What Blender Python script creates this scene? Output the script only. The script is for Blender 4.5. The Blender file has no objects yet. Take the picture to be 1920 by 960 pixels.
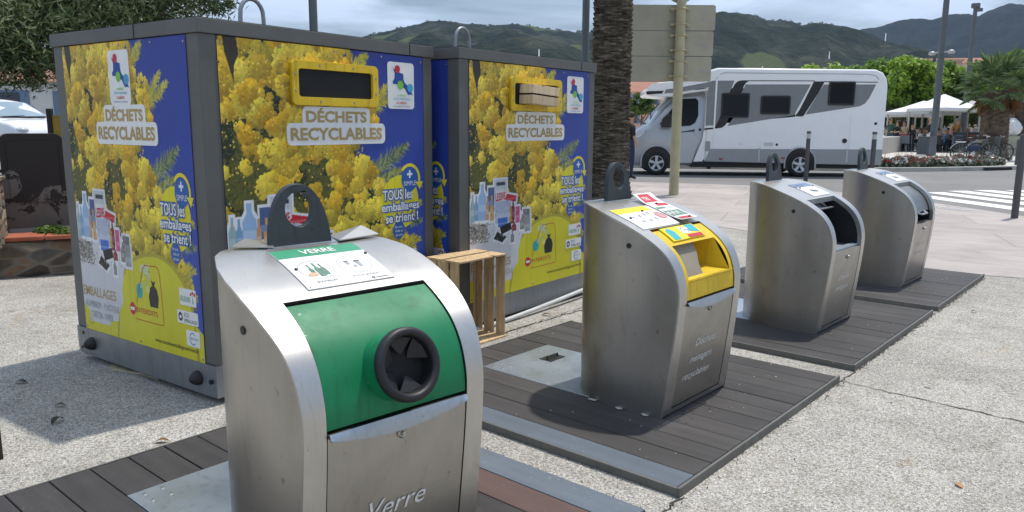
import bpy, bmesh, math, random
import numpy as np
from mathutils import Vector, Matrix, noise
from mathutils.geometry import tessellate_polygon
PI = math.pi
random.seed(7); rng = np.random.default_rng(7)
S = bpy.context.scene
C = S.collection
rad = math.radians

# ------------------------------------------------------------------ camera
FPX, PIT, ROLL, YAW, CH = 1447.3, .1694, .0062, -.7139, 1.43
cyw, syw = math.cos(YAW), math.sin(YAW)
FW = Vector((syw*math.cos(PIT), cyw*math.cos(PIT), -math.sin(PIT)))
_r0 = Vector((cyw, -syw, 0)); _u0 = _r0.cross(FW)
RT = _r0*math.cos(ROLL)+_u0*math.sin(ROLL)
UP = -_r0*math.sin(ROLL)+_u0*math.cos(ROLL)
cam = bpy.data.cameras.new('camera'); co = bpy.data.objects.new('camera', cam); C.objects.link(co)
m = Matrix((RT, UP, -FW)).transposed().to_4x4(); m.translation = (0, 0, CH)
co.matrix_world = m
cam.sensor_width = 36; cam.lens = FPX/1920*36; cam.clip_start = .05; cam.clip_end = 20000
S.camera = co

# ------------------------------------------------------------------ light
SUN_DIR = Vector((.045, .357, .934)).normalized()
sel = math.asin(SUN_DIR.z); saz = math.atan2(SUN_DIR.x, SUN_DIR.y)
W = bpy.data.worlds.new('World'); S.world = W; W.use_nodes = True
nt = W.node_tree; nt.nodes.clear()
def wn(t, **k):
    n = nt.nodes.new(t)
    for a, b in k.items(): setattr(n, a, b)
    return n
out = wn('ShaderNodeOutputWorld'); bg = wn('ShaderNodeBackground'); bg.inputs[1].default_value = .10
sky = wn('ShaderNodeTexSky', sky_type='NISHITA', sun_disc=False, sun_elevation=sel, sun_rotation=saz, air_density=1.1, dust_density=1.2, ozone_density=1.6)
tc = wn('ShaderNodeTexCoord'); sp = wn('ShaderNodeSeparateXYZ'); nt.links.new(tc.outputs['Generated'], sp.inputs[0])
# clouds: direction projected on a high flat layer
mz = wn('ShaderNodeMath', operation='MAXIMUM'); mz.inputs[1].default_value = .03; nt.links.new(sp.outputs[2], mz.inputs[0])
ma = wn('ShaderNodeMath', operation='ADD'); ma.inputs[1].default_value = .12; nt.links.new(mz.outputs[0], ma.inputs[0])
dx = wn('ShaderNodeMath', operation='DIVIDE'); nt.links.new(sp.outputs[0], dx.inputs[0]); nt.links.new(ma.outputs[0], dx.inputs[1])
dy = wn('ShaderNodeMath', operation='DIVIDE'); nt.links.new(sp.outputs[1], dy.inputs[0]); nt.links.new(ma.outputs[0], dy.inputs[1])
cb = wn('ShaderNodeCombineXYZ'); nt.links.new(dx.outputs[0], cb.inputs[0]); nt.links.new(dy.outputs[0], cb.inputs[1])
no = wn('ShaderNodeTexNoise'); no.inputs['Scale'].default_value = .8; no.inputs['Detail'].default_value = 6; no.inputs['Roughness'].default_value = .52
no.inputs['Distortion'].default_value = .6
nt.links.new(cb.outputs[0], no.inputs['Vector'])
rp = wn('ShaderNodeValToRGB'); rp.color_ramp.elements[0].position = .40; rp.color_ramp.elements[0].color = (.04, .04, .04, 1)
rp.color_ramp.elements[1].position = .60; rp.color_ramp.elements[1].color = (.85, .85, .85, 1)
nt.links.new(no.outputs[0], rp.inputs[0])
mx = wn('ShaderNodeMixRGB'); mx.inputs[2].default_value = (10.6, 12.4, 15.6, 1)
nt.links.new(rp.outputs[0], mx.inputs[0]); nt.links.new(sky.outputs[0], mx.inputs[1])
nt.links.new(mx.outputs[0], bg.inputs[0]); nt.links.new(bg.outputs[0], out.inputs[0])
sl = bpy.data.lights.new('sun', 'SUN'); sl.energy = 3.7; sl.angle = rad(1.5); sl.color = (1, .95, .87)
so = bpy.data.objects.new('sun', sl); C.objects.link(so)
so.rotation_euler = SUN_DIR.to_track_quat('Z', 'Y').to_euler()
S.view_settings.view_transform = 'Standard'; S.view_settings.look = 'None'
S.view_settings.exposure = .12; S.view_settings.gamma = 1
S.render.engine = 'CYCLES'; S.cycles.max_bounces = 6; S.cycles.transparent_max_bounces = 8
S.cycles.use_denoising = True
S.cycles.volume_bounces = 0

# ------------------------------------------------------------------ helpers
def ray(px, py):
    d = FW + RT*((px-960)/FPX) - UP*((py-480)/FPX); return d
def gnd(px, py, z=0.0):            # where the sight line through a photo pixel meets height z
    d = ray(px, py); t = (z-CH)/d.z; return Vector((0, 0, CH))+d*t
def at(px, py, D):                 # point at horizontal range D
    d = ray(px, py); t = D/math.hypot(d.x, d.y); return Vector((0, 0, CH))+d*t

def lin(c):
    c = np.asarray(c, float)/255.0
    return np.where(c <= .04045, c/12.92, ((c+.055)/1.055)**2.4)
def L(r, g, b): v = lin((r, g, b)); return (float(v[0]), float(v[1]), float(v[2]), 1)

MATS = {}
class NB:
    def __init__(s, name):
        s.m = bpy.data.materials.new(name); s.m.use_nodes = True; s.t = s.m.node_tree
        s.b = s.t.nodes['Principled BSDF']; s.o = s.t.nodes['Material Output']
        MATS[name] = s.m
    def n(s, t, **k):
        n = s.t.nodes.new(t)
        for a, b in k.items():
            if a.startswith('i_'): n.inputs[a[2:].replace('_', ' ')].default_value = b
            else: setattr(n, a, b)
        return n
    def l(s, a, b): s.t.links.new(a, b)
    def coord(s, scale=(1, 1, 1), kind='Object', rot=(0, 0, 0)):
        tc = s.n('ShaderNodeTexCoord'); mp = s.n('ShaderNodeMapping'); mp.inputs['Scale'].default_value = scale; mp.inputs['Rotation'].default_value = rot
        s.l(tc.outputs[kind], mp.inputs[0]); return mp.outputs[0]
    def noise(s, vec, scale, detail=4, rough=.55, dist=0):
        n = s.n('ShaderNodeTexNoise'); n.inputs['Scale'].default_value = scale; n.inputs['Detail'].default_value = detail
        n.inputs['Roughness'].default_value = rough; n.inputs['Distortion'].default_value = dist
        s.l(vec, n.inputs['Vector']); return n.outputs[0]
    def ramp(s, fac, stops, interp='LINEAR'):
        r = s.n('ShaderNodeValToRGB'); r.color_ramp.interpolation = interp
        e = r.color_ramp.elements
        while len(e) > 1: e.remove(e[-1])
        e[0].position = stops[0][0]; e[0].color = stops[0][1] if len(stops[0][1]) == 4 else (*stops[0][1], 1)
        for p, c in stops[1:]:
            x = e.new(p); x.color = c if len(c) == 4 else (*c, 1)
        s.l(fac, r.inputs[0]); return r.outputs[0]
    def mix(s, fac, a, b, mode='MIX'):
        m = s.n('ShaderNodeMixRGB', blend_type=mode)
        for i, v in ((0, fac), (1, a), (2, b)):
            if hasattr(v, 'is_linked') or hasattr(v, 'links'): s.l(v, m.inputs[i])
            else: m.inputs[i].default_value = v
        return m.outputs[0]
    def bump(s, h, strength=.3, dist=.01):
        b = s.n('ShaderNodeBump'); b.inputs['Strength'].default_value = strength; b.inputs['Distance'].default_value = dist
        s.l(h, b.inputs['Height']); s.l(b.outputs[0], s.b.inputs['Normal']); return b
    def col(s, v):
        if isinstance(v, tuple): s.b.inputs['Base Color'].default_value = v
        else: s.l(v, s.b.inputs['Base Color'])
    def set(s, **k):
        for a, v in k.items():
            nm = {'rough': 'Roughness', 'metal': 'Metallic', 'spec': 'Specular IOR Level', 'coat': 'Coat Weight', 'ior': 'IOR', 'trans': 'Transmission Weight', 'alpha': 'Alpha', 'aniso': 'Anisotropic'}[a]
            if isinstance(v, (int, float)): s.b.inputs[nm].default_value = v
            else: s.l(v, s.b.inputs[nm])

def simple(name, rgb, rough=.6, metal=0, var=.12, scale=8, bumpv=0, bscale=60, spec=.5, kind='Object', detail=4):
    """plain procedural material: base colour broken up by dirt noise"""
    if name in MATS: return MATS[name]
    s = NB(name); v = s.coord(kind=kind); c = L(*rgb)
    dark = tuple(x*(1-var*1.6) for x in c[:3])+(1,); lite = tuple(min(1, x*(1+var)) for x in c[:3])+(1,)
    n1 = s.noise(v, scale, detail); s.col(s.ramp(n1, [(.3, dark), (.5, c), (.75, lite)]))
    s.set(rough=rough, metal=metal, spec=spec)
    if bumpv: s.bump(s.noise(v, bscale, 3), bumpv, .004)
    return s.m

class B:
    """collects geometry, then links it as ONE mesh object"""
    def __init__(s): s.v = []; s.f = []; s.mi = []; s.cur = 0
    def add(s, vs, fs):
        o = len(s.v); s.v += [tuple(x) for x in vs]; s.f += [tuple(i+o for i in f) for f in fs]; s.mi += [s.cur]*len(fs); return s
    def box(s, x0, x1, y0, y1, z0, z1, M=None):
        vs = [Vector((x, y, z)) for x in (x0, x1) for y in (y0, y1) for z in (z0, z1)]
        if M is not None: vs = [M @ v for v in vs]
        return s.add(vs, [(0, 1, 3, 2), (4, 6, 7, 5), (0, 4, 5, 1), (2, 3, 7, 6), (0, 2, 6, 4), (1, 5, 7, 3)])
    def cyl(s, p0, p1, r0, r1=None, n=16, caps=True):
        r1 = r0 if r1 is None else r1; p0 = Vector(p0); p1 = Vector(p1); d = (p1-p0).normalized()
        a = d.orthogonal().normalized(); b = d.cross(a); vs = []
        for p, r in ((p0, r0), (p1, r1)):
            for i in range(n): t = 2*PI*i/n; vs.append(p+a*math.cos(t)*r+b*math.sin(t)*r)
        fs = [(i, (i+1) % n, n+(i+1) % n, n+i) for i in range(n)]
        if caps: fs += [tuple(range(n-1, -1, -1)), tuple(range(n, 2*n))]
        return s.add(vs, fs)
    def tube(s, pts, r, n=10, closed=False, caps=True):
        pts = [Vector(p) for p in pts]; k = len(pts); rs = r if isinstance(r, (list, tuple)) else [r]*k
        vs = []; prev = None
        for i, p in enumerate(pts):
            a = pts[(i-1) % k] if (i > 0 or closed) else p; b = pts[(i+1) % k] if (i < k-1 or closed) else p
            d = (b-a).normalized()
            if prev is None: u = d.orthogonal().normalized()
            else: u = (prev - d*prev.dot(d)).normalized()
            prev = u; w = d.cross(u)
            for j in range(n): t = 2*PI*j/n; vs.append(p+u*math.cos(t)*rs[i]+w*math.sin(t)*rs[i])
        fs = []
        for i in range(k if closed else k-1):
            i2 = (i+1) % k
            for j in range(n): fs.append((i*n+j, i*n+(j+1) % n, i2*n+(j+1) % n, i2*n+j))
        if caps and not closed: fs += [tuple(range(n-1, -1, -1)), tuple(range((k-1)*n, k*n))]
        return s.add(vs, fs)
    def prism(s, poly, fn, d0, d1):
        """poly: 2-D outline; fn(u, v, d) -> xyz"""
        k = len(poly); vs = [fn(u, v, d0) for u, v in poly]+[fn(u, v, d1) for u, v in poly]
        tri = tessellate_polygon([[Vector((u, v, 0)) for u, v in poly]])
        fs = [tuple(t) for t in tri]+[tuple(k+i for i in reversed(t)) for t in tri]+[(i, (i+1) % k, k+(i+1) % k, k+i) for i in range(k)]
        return s.add(vs, fs)
    def flat(s, poly, fn, d):
        vs = [fn(u, v, d) for u, v in poly]
        return s.add(vs, [tuple(t) for t in tessellate_polygon([[Vector((u, v, 0)) for u, v in poly]])])
    def grid(s, fn, us, vs_):
        nu, nv = len(us), len(vs_); vs = [fn(u, v) for v in vs_ for u in us]
        return s.add(vs, [(j*nu+i, j*nu+i+1, (j+1)*nu+i+1, (j+1)*nu+i) for j in range(nv-1) for i in range(nu-1)])
    def ball(s, c, rx, ry=None, rz=None, n=12, m=8, M=None):
        ry = ry or rx; rz = rz or rx; c = Vector(c); vs = []
        for j in range(m+1):
            a = PI*j/m
            for i in range(n):
                t = 2*PI*i/n; p = Vector((rx*math.sin(a)*math.cos(t), ry*math.sin(a)*math.sin(t), rz*math.cos(a)))
                vs.append(c+(M @ p if M is not None else p))
        return s.add(vs, [(j*n+i, (j+1)*n+i, (j+1)*n+(i+1) % n, j*n+(i+1) % n) for j in range(m) for i in range(n)])
    def lathe(s, prof, c=(0, 0, 0), ax=None, n=24):
        """prof: (r, h) pairs turned about axis ax"""
        c = Vector(c); d = Vector(ax or (0, 0, 1)).normalized(); a = d.orthogonal().normalized(); b = d.cross(a); vs = []
        for r, h in prof:
            for i in range(n): t = 2*PI*i/n; vs.append(c+d*h+a*math.cos(t)*r+b*math.sin(t)*r)
        k = len(prof)
        return s.add(vs, [(j*n+i, j*n+(i+1) % n, (j+1)*n+(i+1) % n, (j+1)*n+i) for j in range(k-1) for i in range(n)])
    def build(s, name, mat, parent=None, smooth=None, bevel=0, label=None, fix=True, seg=2):
        me = bpy.data.meshes.new(name); me.from_pydata(s.v, [], s.f)
        mats = mat if isinstance(mat, (list, tuple)) else [mat]
        for q in mats: me.materials.append(q)
        if len(mats) > 1: me.polygons.foreach_set('material_index', s.mi)
        if fix:
            bm = bmesh.new(); bm.from_mesh(me); bmesh.ops.remove_doubles(bm, verts=bm.verts, dist=1e-6)
            bmesh.ops.recalc_face_normals(bm, faces=bm.faces); bm.to_mesh(me); bm.free()
        if smooth is not None:
            me.polygons.foreach_set('use_smooth', [True]*len(me.polygons))
            if smooth < 179: me.set_sharp_from_angle(angle=rad(smooth))
        o = bpy.data.objects.new(name, me); C.objects.link(o)
        if parent is not None: o.parent = parent
        if bevel:
            b = o.modifiers.new('b', 'BEVEL'); b.width = bevel; b.segments = seg; b.limit_method = 'ANGLE'; b.angle_limit = rad(40)
        if label: o['label'] = label
        return o

def thing(name, label, cat, loc=(0, 0, 0), rz=0, group=None):
    o = bpy.data.objects.new(name, None); C.objects.link(o); o.location = loc; o.rotation_euler = (0, 0, rz)
    o.empty_display_size = .1
    o['label'] = label; o['category'] = cat
    if group: o['group'] = group
    return o
def tag(o, label, cat, group=None):
    o['label'] = label; o['category'] = cat
    if group: o['group'] = group
    return o
def struct(o, kind='structure'):
    o['kind'] = kind; return o
def dup(o, loc=None, rz=None, label=None, parent=None, scale=None):
    c = o.copy(); C.objects.link(c)
    if parent is not None: c.parent = parent
    if loc is not None: c.location = loc
    if rz is not None: c.rotation_euler = (0, 0, rz)
    if scale is not None: c.scale = scale
    if label: c['label'] = label
    for ch in o.children: dup(ch, parent=c)
    return c

def each(items, name, mat, parent, **k):
    """one object per piece; items: functions that draw a piece into a builder"""
    for f in items: b = B(); f(b); b.build(name, mat, parent, **k)

_tc = {}
def text2d(txt, italic=0, bold=0):
    """tessellated text outline in its own plane, normalised so the capital height is 1"""
    k = (txt, italic, bold)
    if k in _tc: return _tc[k]
    cu = bpy.data.curves.new('t', 'FONT'); cu.body = txt; cu.size = 1; cu.resolution_u = 3; cu.shear = italic; cu.offset = bold
    cu.align_x = 'LEFT'
    o = bpy.data.objects.new('t', cu); C.objects.link(o)
    me = bpy.data.meshes.new_from_object(o.evaluated_get(bpy.context.evaluated_depsgraph_get()))
    vs = np.array([v.co[:2] for v in me.vertices]) if len(me.vertices) else np.zeros((0, 2)); fs = [tuple(p.vertices) for p in me.polygons]
    bpy.data.objects.remove(o); bpy.data.curves.remove(cu); bpy.data.meshes.remove(me)
    vs = vs/.72
    x0, x1 = vs[:, 0].min(), vs[:, 0].max(); vs[:, 0] -= x0
    _tc[k] = (vs, fs, x1-x0); return _tc[k]
def put_text(b, txt, x0, y0, h, fn, d, width=None, italic=0, bold=0, center=False, ang=0):
    vs, fs, w = text2d(txt, italic, bold); sx = (width/w) if width else h*.92
    if center: x0 = x0 - (w*sx)/2
    ca, sa = math.cos(ang), math.sin(ang)
    b.add([fn(x0+(x*sx)*ca-(y*h)*sa, y0+(x*sx)*sa+(y*h)*ca, d) for x, y in vs], fs)
def circle(cx, cy, r, n=32, ry=None, a0=0): return [(cx+r*math.cos(2*PI*i/n+a0), cy+(ry or r)*math.sin(2*PI*i/n+a0)) for i in range(n)]
def rrect(x0, y0, x1, y1, r, n=5):
    p = []
    for cx, cy, a in ((x1-r, y1-r, 0), (x0+r, y1-r, 90), (x0+r, y0+r, 180), (x1-r, y0+r, 270)):
        for i in range(n+1): t = rad(a+90*i/n); p.append((cx+r*math.cos(t), cy+r*math.sin(t)))
    return p
def ring(b, cx, cy, r0, r1, fn, d, a0=0, a1=360, n=32, sy=1):
    for i in range(n):
        t0 = rad(a0+(a1-a0)*i/n); t1 = rad(a0+(a1-a0)*(i+1)/n)
        b.add([fn(cx+r*math.cos(t), cy+r*sy*math.sin(t), d) for r, t in ((r0, t0), (r1, t0), (r1, t1), (r0, t1))], [(0, 1, 2, 3)])

# ------------------------------------------------------------------ materials
def mat_gravel(name='washed_gravel'):
    s = NB(name); v = s.coord(kind='Object')
    vo = s.n('ShaderNodeTexVoronoi', feature='F1'); vo.inputs['Scale'].default_value = 135; s.l(v, vo.inputs['Vector'])
    vo2 = s.n('ShaderNodeTexVoronoi', feature='DISTANCE_TO_EDGE'); vo2.inputs['Scale'].default_value = 135; s.l(v, vo2.inputs['Vector'])
    sep = s.n('ShaderNodeSeparateColor'); s.l(vo.outputs['Color'], sep.inputs[0])
    peb = s.ramp(sep.outputs[0], [(0, L(126, 124, 119)), (.2, L(160, 158, 152)), (.45, L(192, 189, 182)), (.7, L(212, 209, 201)), (.87, L(176, 166, 148)), (1, L(230, 228, 222))], 'LINEAR')
    edge = s.ramp(vo2.outputs['Distance'], [(0, (0, 0, 0)), (.10, (1, 1, 1))])
    c = s.mix(edge, L(122, 117, 109), peb)
    # large worn and stained patches, small debris spots
    big = s.noise(v, .9, 5, .6, .4); c = s.mix(s.ramp(big, [(.35, (.80, .79, .77)), (.62, (1, 1, 1))]), (0, 0, 0, 1), c, 'MIX')
    mid = s.noise(v, 6, 5, .65); c = s.mix(1.0, c, s.ramp(mid, [(.3, (.82, .81, .79)), (.55, (1, 1, 1)), (.75, (1.0, .985, .95))]), 'MULTIPLY')
    dk = s.noise(v, 2.4, 6, .7, 1.4); c = s.mix(1.0, c, s.ramp(dk, [(.60, (1, 1, 1)), (.74, (.74, .72, .69))]), 'MULTIPLY')
    gum = s.noise(v, 9, 1, .3); c = s.mix(1.0, c, s.ramp(gum, [(.795, (1, 1, 1)), (.81, (.55, .53, .5))]), 'MULTIPLY')
    rust = s.noise(v, 1.7, 3, .5, 1.0); c = s.mix(1.0, c, s.ramp(rust, [(.66, (1, 1, 1)), (.78, (.95, .85, .68))]), 'MULTIPLY')
    sp = s.noise(v, 38, 2, .5); c = s.mix(1.0, c, s.ramp(sp, [(.22, (.45, .42, .4)), (.29, (1, 1, 1))]), 'MULTIPLY')
    s.col(c); s.set(rough=.85, spec=.25); s.bump(vo2.outputs['Distance'], .5, .01); return s.m
def mat_paving():
    s = NB('stone_paving'); v = s.coord(kind='Object', rot=(0, 0, rad(-20)))
    br = s.n('ShaderNodeTexBrick', offset=.5); br.inputs['Scale'].default_value = 1; br.inputs['Mortar Size'].default_value = .006
    br.inputs['Brick Width'].default_value = 2.4; br.inputs['Row Height'].default_value = 1.2
    br.inputs['Color1'].default_value = L(166, 159, 154); br.inputs['Color2'].default_value = L(180, 173, 167); br.inputs['Mortar'].default_value = L(128, 123, 118)
    s.l(v, br.inputs['Vector'])
    n1 = s.noise(v, 1.3, 6, .62, .8); c = s.mix(1.0, br.outputs[0], s.ramp(n1, [(.3, (.80, .785, .775)), (.5, (.97, .95, .94)), (.72, (1.08, 1.06, 1.05))]), 'MULTIPLY')
    st = s.coord(scale=(.35, 2.2, 1), kind='Object', rot=(0, 0, rad(35))); n2 = s.noise(st, 2.2, 5, .7, 1.2)
    c = s.mix(1.0, c, s.ramp(n2, [(.35, (.84, .81, .80)), (.5, (1, 1, 1))]), 'MULTIPLY')
    s.col(c); s.set(rough=.7, spec=.3); s.bump(s.noise(v, 30, 4), .15, .004); return s.m
def mat_asphalt():
    s = NB('asphalt'); v = s.coord(kind='Object')
    n1 = s.noise(v, .5, 5, .6, .5); n2 = s.noise(v, 240, 2)
    c = s.mix(.35, s.ramp(n1, [(.3, L(106, 105, 103)), (.7, L(133, 131, 128))]), s.ramp(n2, [(.3, L(84, 83, 82)), (.7, L(165, 163, 160))]))
    s.col(c); s.set(rough=.85, spec=.3); s.bump(n2, .2, .004); return s.m
def mat_plaza():
    s = NB('pale_plaza'); v = s.coord(kind='Object'); n1 = s.noise(v, .6, 5)
    s.col(s.ramp(n1, [(.3, L(176, 172, 164)), (.7, L(204, 200, 192))])); s.set(rough=.8); return s.m
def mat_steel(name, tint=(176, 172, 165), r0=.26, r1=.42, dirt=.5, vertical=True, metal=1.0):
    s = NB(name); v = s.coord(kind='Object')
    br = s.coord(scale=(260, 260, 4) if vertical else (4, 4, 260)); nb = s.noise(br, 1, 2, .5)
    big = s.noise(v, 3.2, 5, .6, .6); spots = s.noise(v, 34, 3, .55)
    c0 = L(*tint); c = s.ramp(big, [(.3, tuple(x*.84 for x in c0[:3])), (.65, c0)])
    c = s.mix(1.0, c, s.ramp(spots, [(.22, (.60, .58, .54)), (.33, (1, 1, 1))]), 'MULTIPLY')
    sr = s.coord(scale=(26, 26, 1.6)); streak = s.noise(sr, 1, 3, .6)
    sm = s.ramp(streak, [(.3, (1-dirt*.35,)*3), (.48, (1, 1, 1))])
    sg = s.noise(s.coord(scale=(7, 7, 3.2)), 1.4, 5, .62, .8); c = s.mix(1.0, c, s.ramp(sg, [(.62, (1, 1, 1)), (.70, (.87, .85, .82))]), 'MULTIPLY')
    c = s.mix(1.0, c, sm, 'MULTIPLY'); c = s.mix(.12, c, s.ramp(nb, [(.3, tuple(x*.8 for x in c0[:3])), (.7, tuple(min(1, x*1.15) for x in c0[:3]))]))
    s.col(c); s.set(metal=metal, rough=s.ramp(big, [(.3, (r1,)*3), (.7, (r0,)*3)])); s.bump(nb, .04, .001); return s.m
def mat_deck(name, c0, c1, ridge=0):
    s = NB(name); v = s.coord(kind='Object'); st = s.coord(scale=(.8, 14, 1)); n = s.noise(st, 1.5, 5, .6); n2 = s.noise(v, 2.6, 4, .6)
    c = s.mix(.5, s.ramp(n, [(.3, L(*c0)), (.7, L(*c1))]), s.ramp(n2, [(.3, L(*c0)), (.7, L(*c1))]))
    sp = s.noise(v, 55, 2, .5); c = s.mix(1.0, c, s.ramp(sp, [(.70, (1, 1, 1)), (.79, (2.2, 2.2, 2.1))]), 'MULTIPLY')
    oi = s.n('ShaderNodeObjectInfo'); c = s.mix(1.0, c, s.ramp(oi.outputs['Random'], [(0, (.80, .80, .80)), (1, (1.18, 1.16, 1.14))]), 'MULTIPLY'); s.set(rough=.62, spec=.4)
    if ridge:
        w = s.n('ShaderNodeTexWave', wave_type='BANDS', bands_direction='Y', wave_profile='SIN'); w.inputs['Scale'].default_value = 1/ridge/6.283*2*PI/ PI*1.0
        s.l(v, w.inputs['Vector']); s.bump(w.outputs[0], .35, .003)
        c = s.mix(1.0, c, s.ramp(w.outputs[0], [(0, (.72, .72, .72)), (.6, (1.1, 1.1, 1.1))]), 'MULTIPLY')
    else: s.bump(n, .2, .003)
    s.col(c); return s.m
def mat_wood(name='crate_wood', c0=(150, 118, 80), c1=(208, 178, 134)):
    s = NB(name); v = s.coord(scale=(18, 18, 2.2)); n = s.noise(v, 1.6, 6, .62, 1.2); v2 = s.coord(); k = s.noise(v2, 13, 2, .5)
    c = s.ramp(n, [(.28, L(*c0)), (.7, L(*c1))]); c = s.mix(1.0, c, s.ramp(k, [(.24, (.45, .33, .22)), (.33, (1, 1, 1))]), 'MULTIPLY')
    oi = s.n('ShaderNodeObjectInfo'); c = s.mix(1.0, c, s.ramp(oi.outputs['Random'], [(0, (.82, .80, .78)), (1, (1.1, 1.1, 1.1))]), 'MULTIPLY')
    s.col(c); s.set(rough=.75, spec=.25); s.bump(n, .2, .002); return s.m
def mat_leaf(name, cols, rough=.55, trans=.25):
    s = NB(name); g = s.n('ShaderNodeNewGeometry'); at_ = s.n('ShaderNodeAttribute', attribute_name='tone')
    c = s.ramp(at_.outputs['Fac'], [(i/(len(cols)-1), L(*q)) for i, q in enumerate(cols)]); s.col(c); s.set(rough=rough, spec=.35)
    tr = s.n('ShaderNodeBsdfTranslucent'); s.l(c, tr.inputs[0]); mxs = s.n('ShaderNodeMixShader'); mxs.inputs[0].default_value = trans
    s.l(s.b.outputs[0], mxs.inputs[1]); s.l(tr.outputs[0], mxs.inputs[2]); s.l(mxs.outputs[0], s.o.inputs[0]); return s.m
def mat_print():
    s = NB('printed_poster'); a = s.n('ShaderNodeVertexColor', layer_name='art'); v = s.coord(); n = s.noise(v, 2.0, 4)
    st = s.noise(s.coord(scale=(30, 1.5, 1)), 1, 3)
    c = s.mix(1.0, a.outputs[0], s.ramp(n, [(.3, (.88, .88, .88)), (.6, (1, 1, 1))]), 'MULTIPLY')
    c = s.mix(1.0, c, s.ramp(st, [(.28, (.80, .80, .78)), (.42, (1, 1, 1))]), 'MULTIPLY')
    s.col(c); s.set(rough=.38, spec=.4); return s.m
def glossy(name, rgb, rough=.3, metal=0, coat=0, var=.05):
    m_ = simple(name, rgb, rough, metal, var, 3); m_.node_tree.nodes['Principled BSDF'].inputs['Coat Weight'].default_value = coat; return m_
def mat_panelpaint(name, rgb):
    s = NB(name); v = s.coord(); c0 = L(*rgb); n1 = s.noise(v, 3.5, 5, .6, .5); c = s.ramp(n1, [(.3, tuple(x*.80 for x in c0[:3])), (.55, c0), (.75, tuple(min(1, x*1.10+.01) for x in c0[:3]))])
    st = s.noise(s.coord(scale=(22, 22, 2)), 1, 4, .65); c = s.mix(1.0, c, s.ramp(st, [(.30, (.72, .72, .70)), (.45, (1, 1, 1))]), 'MULTIPLY')
    sc = s.noise(s.coord(scale=(40, 9, 40)), 1.3, 2, .5); c = s.mix(s.ramp(sc, [(.735, (0, 0, 0)), (.75, (.4, .4, .4))]), c, L(206, 206, 200))
    s.col(c); s.set(rough=s.ramp(n1, [(.3, (.6, .6, .6)), (.7, (.42, .42, .42))]), spec=.4); s.bump(n1, .03, .02); return s.m
def mat_glass(name, rgb, rough=.03, spec=.8):
    s = NB(name); s.col(L(*rgb)); s.set(rough=rough, spec=spec, ior=1.5); return s.m

M_gravel = mat_gravel(); M_pave = mat_paving(); M_asph = mat_asphalt(); M_plaza = mat_plaza()
M_steel = mat_steel('brushed_steel', (178, 175, 169), .30, .42, .22); M_steel_glare = mat_steel('brushed_steel_glare', (200, 198, 193), .32, .42, .12)  # same steel, flange copy tinted lighter for the sky and sun glare
M_galv = mat_steel('galvanised_sheet', (150, 154, 158), .38, .55, .5, metal=.85)
M_hatch = mat_steel('galvanised_hatch', (176, 186, 196), .35, .5, .5, metal=.9)
M_lug = mat_steel('galvanised_lug', (70, 76, 78), .45, .65, .6, metal=.7)
M_deck = mat_deck('composite_deck', (50, 48, 47), (74, 71, 70)); M_deckr = mat_deck('composite_deck_ridged', (48, 46, 46), (70, 67, 66), .006)
M_deckblue = mat_deck('ridged_grey_strip', (88, 98, 108), (112, 122, 132), .006); M_deckbrown = mat_deck('ridged_brown_strip', (84, 66, 62), (104, 84, 78), .006)
M_trim = mat_steel('weathered_edge_trim', (112, 112, 108), .5, .7, .6, metal=.5)
M_wood = mat_wood(c0=(168, 138, 100), c1=(222, 196, 154)); M_paint = simple('grey_metal_paint', (94, 94, 90), .48, .1, .1, 3, .03, 200)
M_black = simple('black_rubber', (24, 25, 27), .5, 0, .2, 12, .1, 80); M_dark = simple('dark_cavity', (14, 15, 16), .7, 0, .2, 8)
M_yel = mat_panelpaint('yellow_paint', (224, 188, 38)); M_green = mat_panelpaint('green_paint', (8, 120, 76))
M_print = mat_print(); M_white = simple('white_print', (228, 228, 224), .45, 0, .04, 10); M_gold = simple('gold_lettering', (176, 150, 92), .5, 0, .05, 10)
M_blueink = simple('blue_ink', (34, 92, 168), .45, 0, .04, 10); M_redink = simple('red_ink', (196, 36, 52), .45, 0, .06, 10); M_blackink = simple('black_ink', (38, 40, 40), .5, 0, .1, 10)
M_yelink = simple('yellow_ink', (232, 212, 40), .45, 0, .04, 10); M_greenink = simple('green_ink', (62, 150, 112), .4, 0, .08, 6); M_tealink = simple('teal_ink', (50, 170, 176), .45, 0, .1, 10)
M_greyink = simple('grey_ink', (160, 164, 166), .5, 0, .08, 10); M_engr = simple('pale_engraving', (222, 221, 214), .8, .0, .2, 90)
M_limeink = simple('lime_ink', (120, 190, 50), .45, 0, .05, 10); M_navyink = simple('navy_ink', (24, 70, 150), .45, 0, .05, 10); M_orangeink = simple('orange_ink', (226, 168, 130), .5, 0, .1, 10)

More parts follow.
